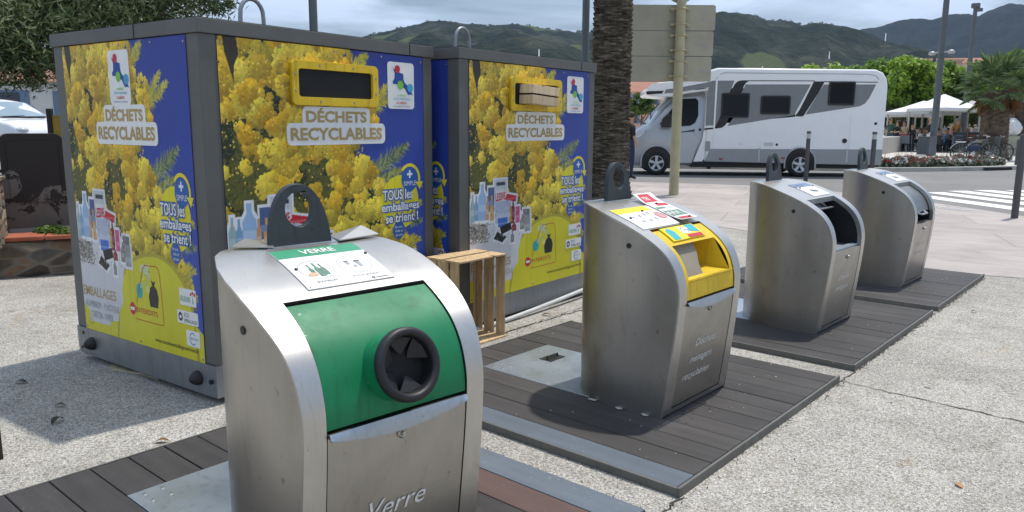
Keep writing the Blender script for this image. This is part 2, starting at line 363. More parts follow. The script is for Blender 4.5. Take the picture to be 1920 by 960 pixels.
# ------------------------------------------------------------------ the ground
def sheet(name, poly, z, mat):
    b = B(); b.flat([(p[0], p[1]) for p in poly], lambda u, v, d: (u, v, d), z); return struct(b.build(name, mat))
M_earth = simple('far_ground', (150, 146, 134), .9, 0, .2, .05)
sheet('ground', [(-9000, -4000), (6000, -4000), (6000, 9000), (-9000, 9000)], -.012, M_earth)
sheet('gravel_pavement', [(-14, -8), (12, -8), (12, 8.4), (-1.05, 8.70), (-1.37, 8.6), (-1.86, 8.6), (-4.0, 9.9), (-6.2, 10.6), (-14, 13.5)], 0, M_gravel)
sheet('stone_pavement', [(12, 8.4), (-1.05, 8.70), (-1.37, 8.6), (-1.86, 8.6), (-4.0, 9.9), (-6.2, 10.6), (-14, 13.5), (-26, 6), (-40, 8), (-20, 14.2),
      (-13.0, 15.9), (-10.3, 16.85), (-9.2, 17.4), (-8.0, 17.75), (-6.8, 17.8), (-5.9, 17.55), (-4.7, 17.0), (-3.68, 16.4), (-2.9, 15.75), (-2.3, 15.25), (-1.4, 14.4), (-.6, 13.7), (1, 13), (12, 12)], .004, M_pave)
FK = [(-60, 8), (-30, 16.0), (-14.1, 22.6), (-10.25, 24.9), (-8.4, 25.9), (-7.2, 26.75), (-6.3, 27.9), (-5.6, 29.05), (-5.1, 30.0), (-4.6, 31.0), (-4.2, 31.9), (-3.3, 34.5), (-2.6, 38), (-2.2, 50), (0, 90)]
sheet('road', [(-60, 2), (-40, 8), (-20, 14.2), (-13.0, 15.9), (-10.3, 16.85), (-9.2, 17.4), (-8.0, 17.75), (-6.8, 17.8), (-5.9, 17.55), (-4.7, 17.0), (-3.68, 16.4), (-2.9, 15.75), (-2.3, 15.25), (-1.4, 14.4), (-.6, 13.7), (1, 13), (12, 12), (30, 30), (8, 90)]+FK[::-1], .002, M_asph)
sheet('plaza', FK+[(-10, 140), (-160, 140), (-160, 20)], .105, M_plaza)
def kerb(name, pts, w, z0, z1, mat):
    b = B(); n = len(pts); P = [Vector((x, y)) for x, y in pts]; A = []
    for i in range(n):
        d = (P[min(i+1, n-1)]-P[max(i-1, 0)]).normalized(); A.append((P[i], P[i]+Vector((d.y, -d.x))*w))
    vs = []
    for a, c in A: vs += [(a.x, a.y, z0), (a.x, a.y, z1), (c.x, c.y, z1), (c.x, c.y, z0)]
    fs = [(4*i+j, 4*i+(j+1) % 4, 4*i+4+(j+1) % 4, 4*i+4+j) for i in range(n-1) for j in range(4)]
    b.add(vs, fs); return struct(b.build(name, mat))
M_kerb = simple('kerb_concrete', (168, 166, 158), .8, 0, .12, 2.5, .2, 60)
kerb('kerb', FK, .24, -.01, .13, M_kerb)
kb = kerb('kerb_drain', [(-5.19, 29.66), (-4.62, 30.86)], .256, .01, .10, M_dark)
# low kerb line of the near pavement
# painted crossing
M_mark = simple('road_paint', (226, 225, 219), .7, 0, .12, 3)
e = Vector((.772, -.635)); nn = Vector((.635, .772))
b = B()
for k, (n0, t0, t1) in enumerate([(9.95, -15.4, -14.0), (10.86, -14.6, -7), (11.76, -15.2, -7), (12.56, -15.5, -6), (13.32, -15.6, -6), (14.05, -15.5, -6), (14.85, -15.5, -6), (15.7, -15.5, -6)]):
    q = [e*t0+nn*n0, e*t1+nn*n0, e*t1+nn*(n0+.47), e*t0+nn*(n0+.47)]
    b.add([(p.x, p.y, .0065) for p in q], [(0, 1, 2, 3)])
struct(b.build('crossing_stripes', M_mark))
# white edge line under the camper
b = B(); b.tube([(-14.2, 21.95, .0), (-10.6, 24.1, .0), (-9.0, 25.0, 0)], .03, 4); 
# tactile strips of small studs beside the crossing
M_stud = simple('tactile_stud', (214, 212, 205), .6)
def studs(a, bb, rows, name):
    b = B(); a = Vector(a); bb = Vector(bb); n = int((bb-a).length/.07); d = (bb-a).normalized(); q = Vector((-d.y, d.x))
    for i in range(n):
        for j in range(rows):
            c = a+d*(i*.07)+q*(j*.07); b.box(c.x-.019, c.x+.019, c.y-.019, c.y+.019, .003, .012)
    o = struct(b.build(name, M_stud)); return o
studs((-8.1, 17.25), (-6.7, 17.2), 5, 'tactile_paving'); studs((-6.1, 16.75), (-4.75, 15.95), 6, 'tactile_paving'); studs((-3.5, 15.35), (-2.7, 14.95), 5, 'tactile_paving')
# joints and cracks of the washed concrete slabs
def crack(pts, w, z=.0035, amp=.006, name='slab_joint', mat=None):
    b = B(); P = []
    for a, c in zip(pts[:-1], pts[1:]):
        a = Vector(a); c = Vector(c); n = max(2, int((c-a).length/.03))
        for i in range(n): P.append(a.lerp(c, i/n))
    P.append(Vector(pts[-1])); vs = []
    for i, q in enumerate(P):
        d = (P[min(i+1, len(P)-1)]-P[max(i-1, 0)]).normalized(); nn_ = Vector((-d.y, d.x)); o = random.gauss(0, amp); ww = w*random.uniform(.5, 1.4)/2
        vs += [(*(q+nn_*(o+ww)), z), (*(q+nn_*(o-ww)), z)]
    b.add(vs, [(2*i, 2*i+1, 2*i+3, 2*i+2) for i in range(len(P)-1)]); return struct(b.build(name, mat or M_crackm))
M_crackm = simple('joint_dirt', (66, 62, 56), .95, 0, .25, 20)
crack([(-1.335, 4.405), (-1.0, 4.39), (2.6, 4.25)], .009)
crack([(-1.335, -2), (-1.325, 2.5)], .007); crack([(-1.325, 8.45), (-1.335, 4.3)], .007)
crack([(-1.33, 2.44), (-1.33, 2.56)], .007); crack([(-3.5, 5.5), (-3.42, 3.4)], .006)
crack([(-3.42, 5.6), (-3.44, 4.2), (-3.42, 3.2)], .012, name='slab_joint')

# ------------------------------------------------------------------ decks round the bins
def deck(name, label, x0, x1, y0, y1, top, boards, hatch, raised, front_strips):
    t = thing(name, label, 'deck', (0, 0, 0), 0, 'dark decks round the waste columns')
    y = y0; gap = .005
    if front_strips:
        pass
    # frame trim
    b = B()
    if raised:
        b.box(x1, x1+.012, y0-.012, y1, 0, top+.006); b.box(x0, x1-.0005, y0-.012, y0-.0005, 0, top+.003); b.box(x1-.006, x1-.0005, y0, y1, .001, top-.02)
    b.box(x0-.010, x0-.0005, y0, y1, -.004, top+.001)
    b.build('edge_trim', M_trim, t)
    b = B(); b.box(x0, x1-.007, y0+.001, y1-.001, -.01, .0015); b.build('frame_bed', M_dark, t)
    hx0, hx1, hy0, hy1 = hatch
    for i, (w, mt) in enumerate(boards):
        ya, yb = y+gap/2, y+w-gap/2; y += w
        segs = [(x0+.002, x1-.010)]
        if yb > hy0+.01 and ya < hy1-.01:
            segs = [(x0+.002, hx0-.006)]+([(hx1+.006, x1-.010)])
        for a, c in segs:
            bb = B(); bb.box(a, c, max(ya, y0), min(yb, y1), .002, top+random.uniform(-.0012, .0012)); bb.build('board', mt, t, bevel=.002, seg=1)
    h = B(); h.box(hx0, hx1, hy0, hy1, .003, top+.002); hh = h.build('hatch_plate', M_hatch, t, bevel=.002)
    for cx, cy in ((hx0+.04, hy0+.05), (hx0+.04, hy0+.12), (hx0+.11, hy0+.05), (hx0+.11, hy0+.12), (hx0+.04, hy1-.05), (hx0+.04, hy1-.12)):
        r = B(); r.lathe([(0, .003), (.006, .003), (.009, 0)], (cx, cy, top+.002), n=10); r.build('rivet', M_steel, hh)
    hd = B(); cx, cy = hx0+.2, (hy0+hy1)/2+.10
    hd.box(cx-.045, cx+.045, cy-.07, cy+.07, top+.0025, top+.005); hd.tube([(cx, cy-.05, top+.006), (cx, cy-.05, top+.02), (cx, cy+.05, top+.02), (cx, cy+.05, top+.006)], .006, 8)
    hd.build('lift_handle', M_black, hh)
    return t
def bl(n, w, mt): return [(w, mt)]*n
pitch = .1516
deck('deck', 'flush dark deck under the green glass bin, edged by a blue-grey and a brown strip', -3.285, -1.372, .51, 2.369, .010,
     bl(10, .1545, M_deckr)+[(.157, M_deckbrown), (.157, M_deckblue)], (-2.93, -2.1, 1.128, 1.746), False, True)
deck('deck', 'raised dark deck under the yellow topped bin with a blue-grey strip along its near edge', -3.212, -1.348, 2.556, 4.379, .034,
     [(.147, M_deckblue)]+bl(11, .1523, M_deck), (-2.96, -2.12, 3.1602, 3.7694), True, True)
deck('deck', 'raised dark deck under the open-mouthed steel bin, third from the camera', -3.212, -1.348, 4.653, 6.503, .034,
     bl(12, .154, M_deck), (-2.96, -2.12, 5.269, 5.885), True, False)
deck('deck', 'raised dark deck under the farthest steel bin with the closed drum', -3.212, -1.348, 6.658, 8.477, .034,
     bl(12, .1516, M_deck), (-2.96, -2.12, 7.2644, 7.8708), True, False)

# ------------------------------------------------------------------ waste columns (bins)
PX = [-.635, -.61, -.57, -.50, -.40, -.30, -.20, -.10, -.02, .03, .055, .062, .055, .04, .02, .0]
PZ = [1.022, 1.024, 1.028, 1.030, 1.012, .982, .945, .895, .835, .765, .69, .62, .50, .35, .18, .035]
def catmull(xs, zs, m=6):
    P = [Vector((x, z)) for x, z in zip(xs, zs)]; out = []
    for i in range(len(P)-1):
        p0 = P[max(i-1, 0)]; p1 = P[i]; p2 = P[i+1]; p3 = P[min(i+2, len(P)-1)]
        for k in range(m):
            t = k/m; out.append(.5*((2*p1)+(p2-p0)*t+(2*p0-5*p1+4*p2-p3)*t*t+(3*p1-p0-3*p2+p3)*t**3))
    out.append(P[-1]); return out
PROF = catmull(PX, PZ)
WX = [-.655, -.652, -.64, -.615, -.575, -.53, -.47, -.38, -.3, -.2, -.1, 0, .07]
WW = [0, .05, .10, .15, .205, .255, .302, .335, .346, .347, .339, .323, .311]
def halfw(x): return float(np.interp(x, WX, WW))
def prof_at_z(z):     # front part of the profile: index by height
    zs = [p.y for p in PROF]
    for i in range(len(PROF)-1):
        if zs[i] >= z > zs[i+1]:
            t = (zs[i]-z)/(zs[i]-zs[i+1]); return PROF[i].lerp(PROF[i+1], t), (PROF[i+1]-PROF[i]).normalized()
    return PROF[-1], Vector((0, -1))
def pz(x):            # top part: index by x
    xs = [p.x for p in PROF if p.y > .80]; zs = [p.y for p in PROF if p.y > .80]; return float(np.interp(x, xs, zs))
OW = .248; ZT, ZB = .926, .603
def strip(b, pts, yL, yR, off=0):
    """sheet following profile points between the half-width functions yL, yR"""
    vs = []
    for i, p in enumerate(pts):
        d = (pts[min(i+1, len(pts)-1)]-pts[max(i-1, 0)]).normalized(); q = p+Vector((-d.y, d.x))*off
        vs += [(q.x, yL(p.x), q.y), (q.x, yR(p.x), q.y)]
    b.add(vs, [(2*i, 2*i+1, 2*i+3, 2*i+2) for i in range(len(pts)-1)])
def sub(z1, z0):      # profile points from height z1 down to z0
    a, _ = prof_at_z(z1); c, _ = prof_at_z(z0); return [a]+[p for p in PROF if z0 < p.y < z1]+[c]
def shell_body():
    b = B(); TH = .004
    wl = lambda x: -halfw(x)-TH; wr = lambda x: halfw(x)+TH
    back = [p for p in PROF if p.y > ZT]+[prof_at_z(ZT)[0]]
    back = [Vector((-.654, 1.021)), Vector((-.648, 1.0215))]+back
    strip(b, back, wl, wr)
    low = sub(ZT, .037)
    strip(b, low, wl, lambda x: -OW); strip(b, low, lambda x: OW, wr)
    strip(b, sub(.062, .037), lambda x: -OW, lambda x: OW)
    # folded lip of the flange sheet
    for sgn in (-1, 1):
        pts = back+low[1:]; vs = []
        for i, p in enumerate(pts):
            d = (pts[min(i+1, len(pts)-1)]-pts[max(i-1, 0)]).normalized(); q = p-Vector((-d.y, d.x))*.009
            vs += [(p.x, sgn*(halfw(p.x)+TH), p.y), (q.x, sgn*(halfw(p.x)+TH), q.y)]
        b.add(vs, [(2*i, 2*i+1, 2*i+3, 2*i+2) for i in range(len(pts)-1)])
        # returns of the opening edge
        pts = low; vs = []
        for i, p in enumerate(pts):
            d = (pts[min(i+1, len(pts)-1)]-pts[max(i-1, 0)]).normalized(); q = p-Vector((-d.y, d.x))*.03
            vs += [(p.x, sgn*OW, p.y), (q.x, sgn*OW, q.y)]
        b.add(vs, [(2*i, 2*i+1, 2*i+3, 2*i+2) for i in range(len(pts)-1)])
    a, d = prof_at_z(ZT); q = a-Vector((-d.y, d.x))*.03
    b.add([(a.x, -OW, a.y), (a.x, OW, a.y), (q.x, OW, q.y), (q.x, -OW, q.y)], [(0, 1, 2, 3)])
    return b
def side_skin():
    b = B()
    xs = [-.6549, -.6545, -.652, -.647, -.64, -.63, -.615, -.60, -.575, -.55, -.53, -.5, -.45, -.4, -.35, -.3, -.25, -.2, -.15, -.1, -.05, 0]
    xs += [.012, .024, .036, .048, .056, .0615]
    zfront = [(p.x, p.y) for p in PROF if p.y < .66]
    for sgn in (-1, 1):
        vs = []; NZ = 14
        for x in xs:
            ztop = pz(x) if x < 0 else None
            if x >= 0:
                up = [p for p in PROF if p.y > .62]; ztop = float(np.interp(x, [p.x for p in up], [p.y for p in up]))
            zlo = .02 if x <= 0 else float(np.interp(x, [p.x for p in reversed([p for p in PROF if p.y <= .6205])], [p.y for p in reversed([p for p in PROF if p.y <= .6205])]))
            for k in range(NZ+1): vs.append((x, sgn*halfw(x), zlo+(ztop-.004-zlo)*k/NZ))
        n = len(xs); NZ1 = NZ+1
        b.add(vs, [(i*NZ1+k, (i+1)*NZ1+k, (i+1)*NZ1+k+1, i*NZ1+k+1) for i in range(n-1) for k in range(NZ)])
    return b
_body = shell_body(); _side = side_skin()
def fsurf(u, v, d):       # u = across (y), v = arc length from the top opening edge downwards, d = height off the sheet
    return None
_arc = [0]
for i in range(1, len(PROF)): _arc.append(_arc[-1]+(PROF[i]-PROF[i-1]).length)
def arc_at_x(x):
    xs = [p.x for p in PROF if p.y > .80]; return float(np.interp(x, xs, _arc[:len(xs)]))
def arc_at_z(z):
    zs = [p.y for p in PROF][::-1]; return float(np.interp(z, zs, _arc[::-1]))
def on_prof(s, y, d):
    s = max(0, min(s, _arc[-1]-1e-5)); i = max(0, min(len(PROF)-2, int(np.searchsorted(_arc, s, 'right'))-1))
    t = (s-_arc[i])/(_arc[i+1]-_arc[i]); p = PROF[i].lerp(PROF[i+1], t)
    a = (PROF[min(i+1, len(PROF)-1)]-PROF[max(i-1, 0)]).normalized(); c = (PROF[min(i+2, len(PROF)-1)]-PROF[i]).normalized()
    dd = a.lerp(c, t).normalized(); n = Vector((-dd.y, dd.x)); q = p+n*d
    return (q.x, y, q.y)
SMAX = _arc[-1]
def topfn(s0):            # paint plane: u to the right (+y), v upwards towards the back of the bin
    return lambda u, v, d: on_prof(s0-v, u, d)
def patch(b, u0, u1, v0, v1, fn, d, th=.003, n=14):
    us = list(np.linspace(u0, u1, 4)); vv = list(np.linspace(v0, v1, n))
    b.grid(lambda u, v: fn(u, v, d), us, vv)
    for (a0, a1, c0, c1) in ((u0, u1, v0, v0), (u0, u1, v1, v1), (u0, u0, v0, v1), (u1, u1, v0, v1)):
        N = n if a0 == a1 else 2
        for k in range(N-1):
            p = (a0+(a1-a0)*k/(N-1), c0+(c1-c0)*k/(N-1)); q = (a0+(a1-a0)*(k+1)/(N-1), c0+(c1-c0)*(k+1)/(N-1))
            b.add([fn(*p, d), fn(*q, d), fn(*q, d-th), fn(*p, d-th)], [(0, 1, 2, 3)])
def dense(poly, step=.03):
    o = []
    for i, p in enumerate(poly):
        q = poly[(i+1) % len(poly)]; n = max(1, int(math.hypot(q[0]-p[0], q[1]-p[1])/step))
        o += [(p[0]+(q[0]-p[0])*k/n, p[1]+(q[1]-p[1])*k/n) for k in range(n)]
    return o
def waste_bin(kind, label, pos, rz):
    t = thing('waste_bin', label, 'waste bin', (pos[0], pos[1], 0 if kind == 'glass' else .004), rz, 'steel waste collection columns in a row')
    zoff = 0
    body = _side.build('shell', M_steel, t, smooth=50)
    fl = _body.build('flange', M_steel_glare, t, smooth=40)
    bb = B(); bb.box(-.5, -.05, -.24, .24, .0, .025); bb.build('plinth', M_dark, t)
    # screws on the side skin
    r = B(); y = -halfw(-.19)-.0005; r.cyl((-.205, y+.004, .855), (-.205, y-.003, .855), .013, n=16); r.build('side_plug', M_black, t)
    # front door
    d = B(); pts = sub(ZB-.008 if kind in ('glass', 'paper') else ZB-.02, .066)
    strip(d, pts, lambda x: -OW+.004, lambda x: OW-.004, -.002)
    a = pts[0]; d.add([(a.x-.001, -OW+.004, a.y), (a.x-.001, OW-.004, a.y), (a.x-.06, OW-.004, a.y+.004), (a.x-.06, -OW+.004, a.y+.004)], [(0, 1, 2, 3)])
    door = d.build('door', M_steel, t, smooth=40)
    k = B(); c, dd = prof_at_z(.535); n3 = Vector((-dd.y, 0, dd.x)); n3 = Vector((-dd.y, 0, dd.x)); cc = Vector((c.x, .0, c.y))
    nrm = Vector((1, 0, .05)).normalized()
    k.lathe([(.0, .011), (.006, .012), (.0075, .007), (.012, .008), (.016, .004), (.016, -.002)], cc, nrm, 18)
    k.build('lock', M_steel, door, smooth=40)
    if kind in ('glass', 'paper'):
        h = B(); N = 24; sT = arc_at_z(ZB-.006)
        vs = []
        for i in range(N+1):
            y = -OW+.006+(2*OW-.012)*i/N; dep = .012+.034*math.sin(PI*min(1, max(0, (i+.6)/(N+1.2))))**.8
            for sx, dq in ((0, .004), (dep*.85, .016), (dep, .015), (dep, .004)): vs.append(on_prof(sT+sx, y, dq))
        h.add(vs, [(4*i+j, 4*i+4+j, 4*i+5+j, 4*i+1+j) for i in range(N) for j in range(3)])
        h.build('door_handle', M_hatch, door, smooth=50)
    # black sheet added behind the front, painting the shade in the gaps
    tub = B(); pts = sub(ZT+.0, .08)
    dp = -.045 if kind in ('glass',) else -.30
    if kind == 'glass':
        strip(tub, pts, lambda x: -OW-.04, lambda x: OW+.04, -.04); tub.build('gap_shade_sheet', M_dark, t)
    # engraved words on the door
    b = B(); s0 = arc_at_z(.30)
    fn = lambda u, v, d_: on_prof(s0-v, u, d_)
    if kind == 'glass':
        put_text(b, 'Verre', -.105, -.018, .062, fn, .0006, width=.205, italic=.3)
    elif kind == 'paper':
        for i, (w_, x_, wd) in enumerate((('Déchets', -.105, .25), ('ménagers', -.14, .27), ('recyclables', -.19, .32))): put_text(b, w_, x_, .055-i*.083, .038, fn, .0006, width=wd*.85, italic=.3)
    else:
        for i, (w_, x_, wd) in enumerate((('Ordures', -.10, .23), ('ménagères', -.14, .30))): put_text(b, w_, x_, .075-i*.075, .038, fn, .0006, width=wd*.85, italic=.3)
    b.build('engraved_words', M_engr, door, fix=False)
    # lifting lug
    b = B(); lw, lh = .112, .205; N = 28; zc = .118; x0 = -.505
    def outl(tt, rr):
        return None
    outer = [(-lw*math.copysign(abs(math.cos(PI*i/N))**.9, math.cos(PI*i/N)), -.012+.218*math.sin(PI*i/N)**.92) for i in range(N+1)]
    hole = circle(0, .122, .050, 28, .058)
    outer = dense(outer, .02)
    for q in (0, 1):
        pass
    tri = tessellate_polygon([[Vector((u, v, 0)) for u, v in outer], [Vector((u, v, 0)) for u, v in hole[::-1]]])
    al = outer+hole[::-1]; no_, nh = len(outer), len(hole); th = .013
    f3 = lambda u, v, d_: (x0+d_-v*.10, u, 1.024+v)
    vs = [f3(u, v, th) for u, v in al]+[f3(u, v, -th) for u, v in al]; K = len(al)
    fs = [tuple(q) for q in tri]+[tuple(K+i for i in reversed(q)) for q in tri]
    fs += [(i, (i+1) % no_, K+(i+1) % no_, K+i) for i in range(no_)]+[(no_+i, no_+(i+1) % nh, K+no_+(i+1) % nh, K+no_+i) for i in range(nh)]
    b.add(vs, fs); b.build('lifting_lug', M_lug, t, smooth=40, bevel=.004)
    b = B(); fnT = topfn(arc_at_x(-.50)); patch(b, -.13, .13, -.022, .14, fnT, .0022); b.build('lug_plate', M_hatch, t)
    return t
# kinds of mouths ------------------------------------------------------------
def insert_sheet(off, z1=ZT-.006, z0=ZB+.002, w=OW-.004):
    b = B(); strip(b, sub(z1, z0), lambda x: -w, lambda x: w, off)
    a, d = prof_at_z(z0); b.add([(*on_prof(arc_at_z(z0), -w, off),), (*on_prof(arc_at_z(z0), w, off),), (*on_prof(arc_at_z(z0), w, off-.03),), (*on_prof(arc_at_z(z0), -w, off-.03),)], [(0, 1, 2, 3)])
    return b
# 1 glass bin: green sheet with round rubber-lipped mouth
g1 = waste_bin('glass', 'nearest steel bin, with green front, round black rubber mouth and VERRE plate', (-1.705, 1.418), -.095)
ins = insert_sheet(-.006).build('green_front', M_green, g1, smooth=60)
zc_, yc_ = .740, -.012
c, dd = prof_at_z(zc_); cen = Vector((c.x+.010, yc_, c.y)); ax = Vector((1, 0, .30)).normalized()
b = B(); b.lathe([(.100, -.05), (.098, .0), (.094, .052), (.080, .052)], cen, ax, 40); b.build('mouth_collar', M_green, ins, smooth=60)
b = B(); b.lathe([(.0805, .051), (.077, .02), (.076, -.06)], cen, ax, 40); b.build('mouth_tube', M_dark, g1, smooth=60)  # near-black colour paints the shade inside the collar
b = B(); b.lathe([(.080, .045), (.080, .066), (.086, .078), (.097, .080), (.106, .072), (.107, .055), (.101, .046)], cen, ax, 44); rr = b.build('rubber_lip', M_black, g1, smooth=70)
b = B()
a1 = ax.orthogonal().normalized(); a2 = ax.cross(a1)
for i in (0, 1, 2, 3, 5):
    t0 = 2*PI*i/6+.3; t1 = t0+2*PI/6-.06
    P = lambda r, tt, h_: cen+ax*h_+a1*math.cos(tt)*r+a2*math.sin(tt)*r
    dr = .010+.005*(i % 3)
    b.add([P(.08, t0, .05), P(.08, (t0+t1)/2, .05), P(.08, t1, .05), P(.045, t1-.15, .05-dr), P(.030, (t0+t1)/2, .05-dr*1.3), P(.048, t0+.2, .05-dr*.8)], [(0, 1, 2, 3, 4, 5)])
b.build('rubber_flap', simple('grey_rubber', (29, 29, 31), .5, 0, .15, 20), rr, smooth=30)
b = B(); b.lathe([(.0795, .022), (.0, .020)], cen, ax, 24); b.build('mouth_back', M_dark, rr)  # black disc added for the dark of the mouth, hides the green sheet
# plate VERRE
s0 = arc_at_x(-.32); fT = topfn(s0); b = B(); patch(b, -.148, .158, -.137, .125, fT, .0045, .004)
pl = b.build('instruction_plate', M_white, g1)
b = B(); patch(b, -.147, .157, .058, .124, fT, .0052, .0004); b.build('green_band', M_greenink, pl)
b = B(); put_text(b, 'VERRE', .005, .074, .034, fT, .0062, width=None, bold=.02, center=True); b.build('heading', M_white, pl, fix=False)
b = B(); ring(b, -.068, -.035, .055, .0568, fT, .0056, sy=1.0); ring(b, .072, -.030, .055, .0568, fT, .0056, sy=1.0)
b.build('pictogram_ring', M_greyink, pl, fix=False)
b = B(); put_text(b, 'BOUTEILLES', -.068, -.112, .010, fT, .0056, center=True); put_text(b, 'POTS ET BOCAUX', .072, -.108, .009, fT, .0056, center=True)
ring(b, .085, -.126, .003, .006, fT, .0056, n=12); put_text(b, 'ADELPHE', .095, -.130, .006, fT, .0056) if False else b.box(0, 0, 0, 0, 0, 0)
for q in range(9): b.flat([(.095+q*.005, -.1285), (.0985+q*.005, -.1285), (.0985+q*.005, -.1245), (.095+q*.005, -.1245)], fT, .0056)
b.build('caption', M_blackink, pl, fix=False)
b = B(); bk = [(-.085, .0), (-.079, .0), (-.078, .012), (-.074, .014)]
def bottle(b, x, y0, h, w, d): b.flat([(x-w, y0), (x+w, y0), (x+w, y0+h*.55), (x+w*.35, y0+h*.7), (x+w*.35, y0+h), (x-w*.35, y0+h), (x-w*.35, y0+h*.7), (x-w, y0+h*.55)], fT, d)
bottle(b, -.062, -.078, .085, .010, .0056); bottle(b, -.084, -.07, .07, .007, .0056); bottle(b, -.044, -.072, .07, .008, .0056)
b.build('bottle_picture', simple('bottle_ink', (92, 128, 108), .5, 0, .3, 60), pl, fix=False)
b = B(); b.flat(circle(-.092, -.062, .016, 16, .01), fT, .0059); b.build('orange_picture', M_orangeink, pl, fix=False)
b = B(); b.flat([(.045, -.03), (.057, -.03), (.057, -.012), (.045, -.012)], fT, .0056); b.flat([(.082, -.052), (.094, -.052), (.096, -.018), (.080, -.018)], fT, .0056); b.flat([(.062, -.05), (.074, -.05), (.073, -.038), (.063, -.038)], fT, .0056)
b.build('jar_picture', M_greyink, pl, fix=False)
b = B(); b.flat([(.043, -.013), (.059, -.013), (.059, -.007), (.043, -.007)], fT, .0060); b.flat([(.078, -.019), (.098, -.019), (.098, -.010), (.078, -.010)], fT, .0060); b.build('lid_picture', simple('lid_ink', (92, 94, 94), .5, 0, .1), pl, fix=False)
for u, v in ((-.128, -.02), (.150, .028), (-.138, -.128)):
    b = B(); P0 = Vector(fT(u, v, .005)); P1 = Vector(fT(u, v, .011)); r_ = .0055 if v != -.128 else .002; b.lathe([(r_, 0), (r_*.9, .004 if r_ > .003 else .001), (0, .006 if r_ > .003 else .0012)], P0, (P1-P0).normalized(), 12); b.build('plate_bolt', M_black, pl)
# bent rear flaps beside the lug
b = B()
for sg in (1,):
    A = [(-.465, .125, 1.036), (-.48, .295, 1.040), (-.555, .27, 1.066), (-.555, .14, 1.040)]
    b.add(A+[(p[0], p[1], p[2]-.004) for p in A], [(0, 1, 2, 3), (7, 6, 5, 4), (0, 4, 5, 1), (1, 5, 6, 2), (2, 6, 7, 3), (3, 7, 4, 0)])
b.build('bent_flap', M_steel_glare, g1); b = B()
A = [(-.475, -.11, 1.036), (-.53, -.225, 1.042), (-.60, -.15, 1.052), (-.55, -.08, 1.04)]
b.add(A+[(p[0], p[1], p[2]-.004) for p in A], [(0, 1, 2, 3), (7, 6, 5, 4), (0, 4, 5, 1), (1, 5, 6, 2), (2, 6, 7, 3), (3, 7, 4, 0)])
b.build('bent_flap', M_steel_glare, g1)
# 2 paper bin: yellow sheet with boxy mouth
g2 = waste_bin('paper', 'steel bin with yellow front around a box-shaped mouth and peeling signs on top', (-1.759, 3.47), -.01)
sT, sB = arc_at_z(ZT-.006), arc_at_z(ZB+.002); w = OW-.004
m0, m1 = arc_at_z(.858), arc_at_z(.700); mw = .212
b = B()
def quad(u0, u1, a0, a1, d=-.006, n=8): b.grid(lambda u, v: on_prof(v, u, d), [u0, u1], list(np.linspace(a0, a1, n)))
quad(-w, w, sT, m0); quad(-w, -mw, m0, m1); quad(mw, w, m0, m1); quad(-w, w, m1, sB)
ye = b.build('yellow_front', M_yel, g2, smooth=60, fix=True)
b = B()
pA = [Vector(on_prof(m0, y, -.006)) for y in (-mw, mw)]; pB = [Vector(on_prof(m1, y, -.006)) for y in (-mw, mw)]
inn = Vector((-.15, 0, -.02)); qa = [pA[0]+Vector((-.13, .02, .01)), pA[1]+Vector((-.13, -.02, .01))]; qb = [pB[0]+Vector((-.17, .02, .012)), pB[1]+Vector((-.17, -.02, .012))]
b.add([pA[0], pA[1], qa[1], qa[0]], [(0, 1, 2, 3)]); b.add([pB[0], pB[1], qb[1], qb[0]], [(0, 1, 2, 3)])
b.add([pA[1], pB[1], qb[1], qa[1]], [(0, 1, 2, 3)]); b.add([pA[0], pB[0], qb[0], qa[0]], [(0, 1, 2, 3)])
lip = .014
b.grid(lambda u, v: on_prof(v, u, .006-(.012 if v > m1+.006 else 0)), [-mw-.012, mw+.012], [m1-.004, m1+.004, m1+.012])
b.build('mouth_box', M_yel, ye, bevel=0)
b = B(); b.add([qa[0], qa[1], qb[1], qb[0]], [(0, 1, 2, 3)]); b.build('mouth_back', M_yel, ye)
b = B(); u_ = Vector((-.035, 0, 0)); T0, T1, B0, B1 = pA[0]+u_, pA[1]+u_, pB[0]+u_, pB[1]+u_
fp_ = [T0.lerp(T1, .03), T0.lerp(T1, .62), T0.lerp(T1, .60).lerp(B0.lerp(B1, .60), .2), T0.lerp(T1, .57).lerp(B0.lerp(B1, .57), .45), T0.lerp(T1, .51).lerp(B0.lerp(B1, .51), .7), B0.lerp(B1, .50), B0.lerp(B1, .04)]
b.add(fp_+[q+Vector((-.008, 0, 0)) for q in fp_], [tuple(range(7)), tuple(range(13, 6, -1))]+[(i, (i+1) % 7, 7+(i+1) % 7, 7+i) for i in range(7)]); b.build('mouth_flap', simple('grey_flap', (138, 131, 114), .6, 0, .15, 6), ye)
fY = topfn(arc_at_x(-.105)); b = B(); patch(b, -.17, .145, -.05, .05, fY, .002, .006); yl = b.build('sorting_label', M_yelink, ye)
b = B(); b.flat([(-.15, -.045), (-.09, -.045), (-.085, .01), (-.10, .035), (-.13, .04), (-.15, .02)], fY, .0035); b.flat(dense([(.04, .0), (.13, -.02), (.135, .045), (.06, .048)]), fY, .0035); b.build('teal_picture', M_tealink, yl, fix=False)
b = B(); b.flat([(-.01, -.048), (.13, -.048), (.13, -.025), (-.01, -.025)], fY, .0039); b.build('red_picture', M_redink, yl, fix=False)
b = B(); b.flat(dense([(-.03, -.015), (.05, -.018), (.055, .03), (-.02, .04)]), fY, .0037); b.build('white_picture', M_white, yl, fix=False)
b = B()
for i in range(16): x, y = random.uniform(-.02, .05), random.uniform(-.01, .03); b.flat([(x, y), (x+.008, y), (x+.006, y+.006)], fY, .0041)
b.build('small_picture', M_blackink, yl, fix=False)
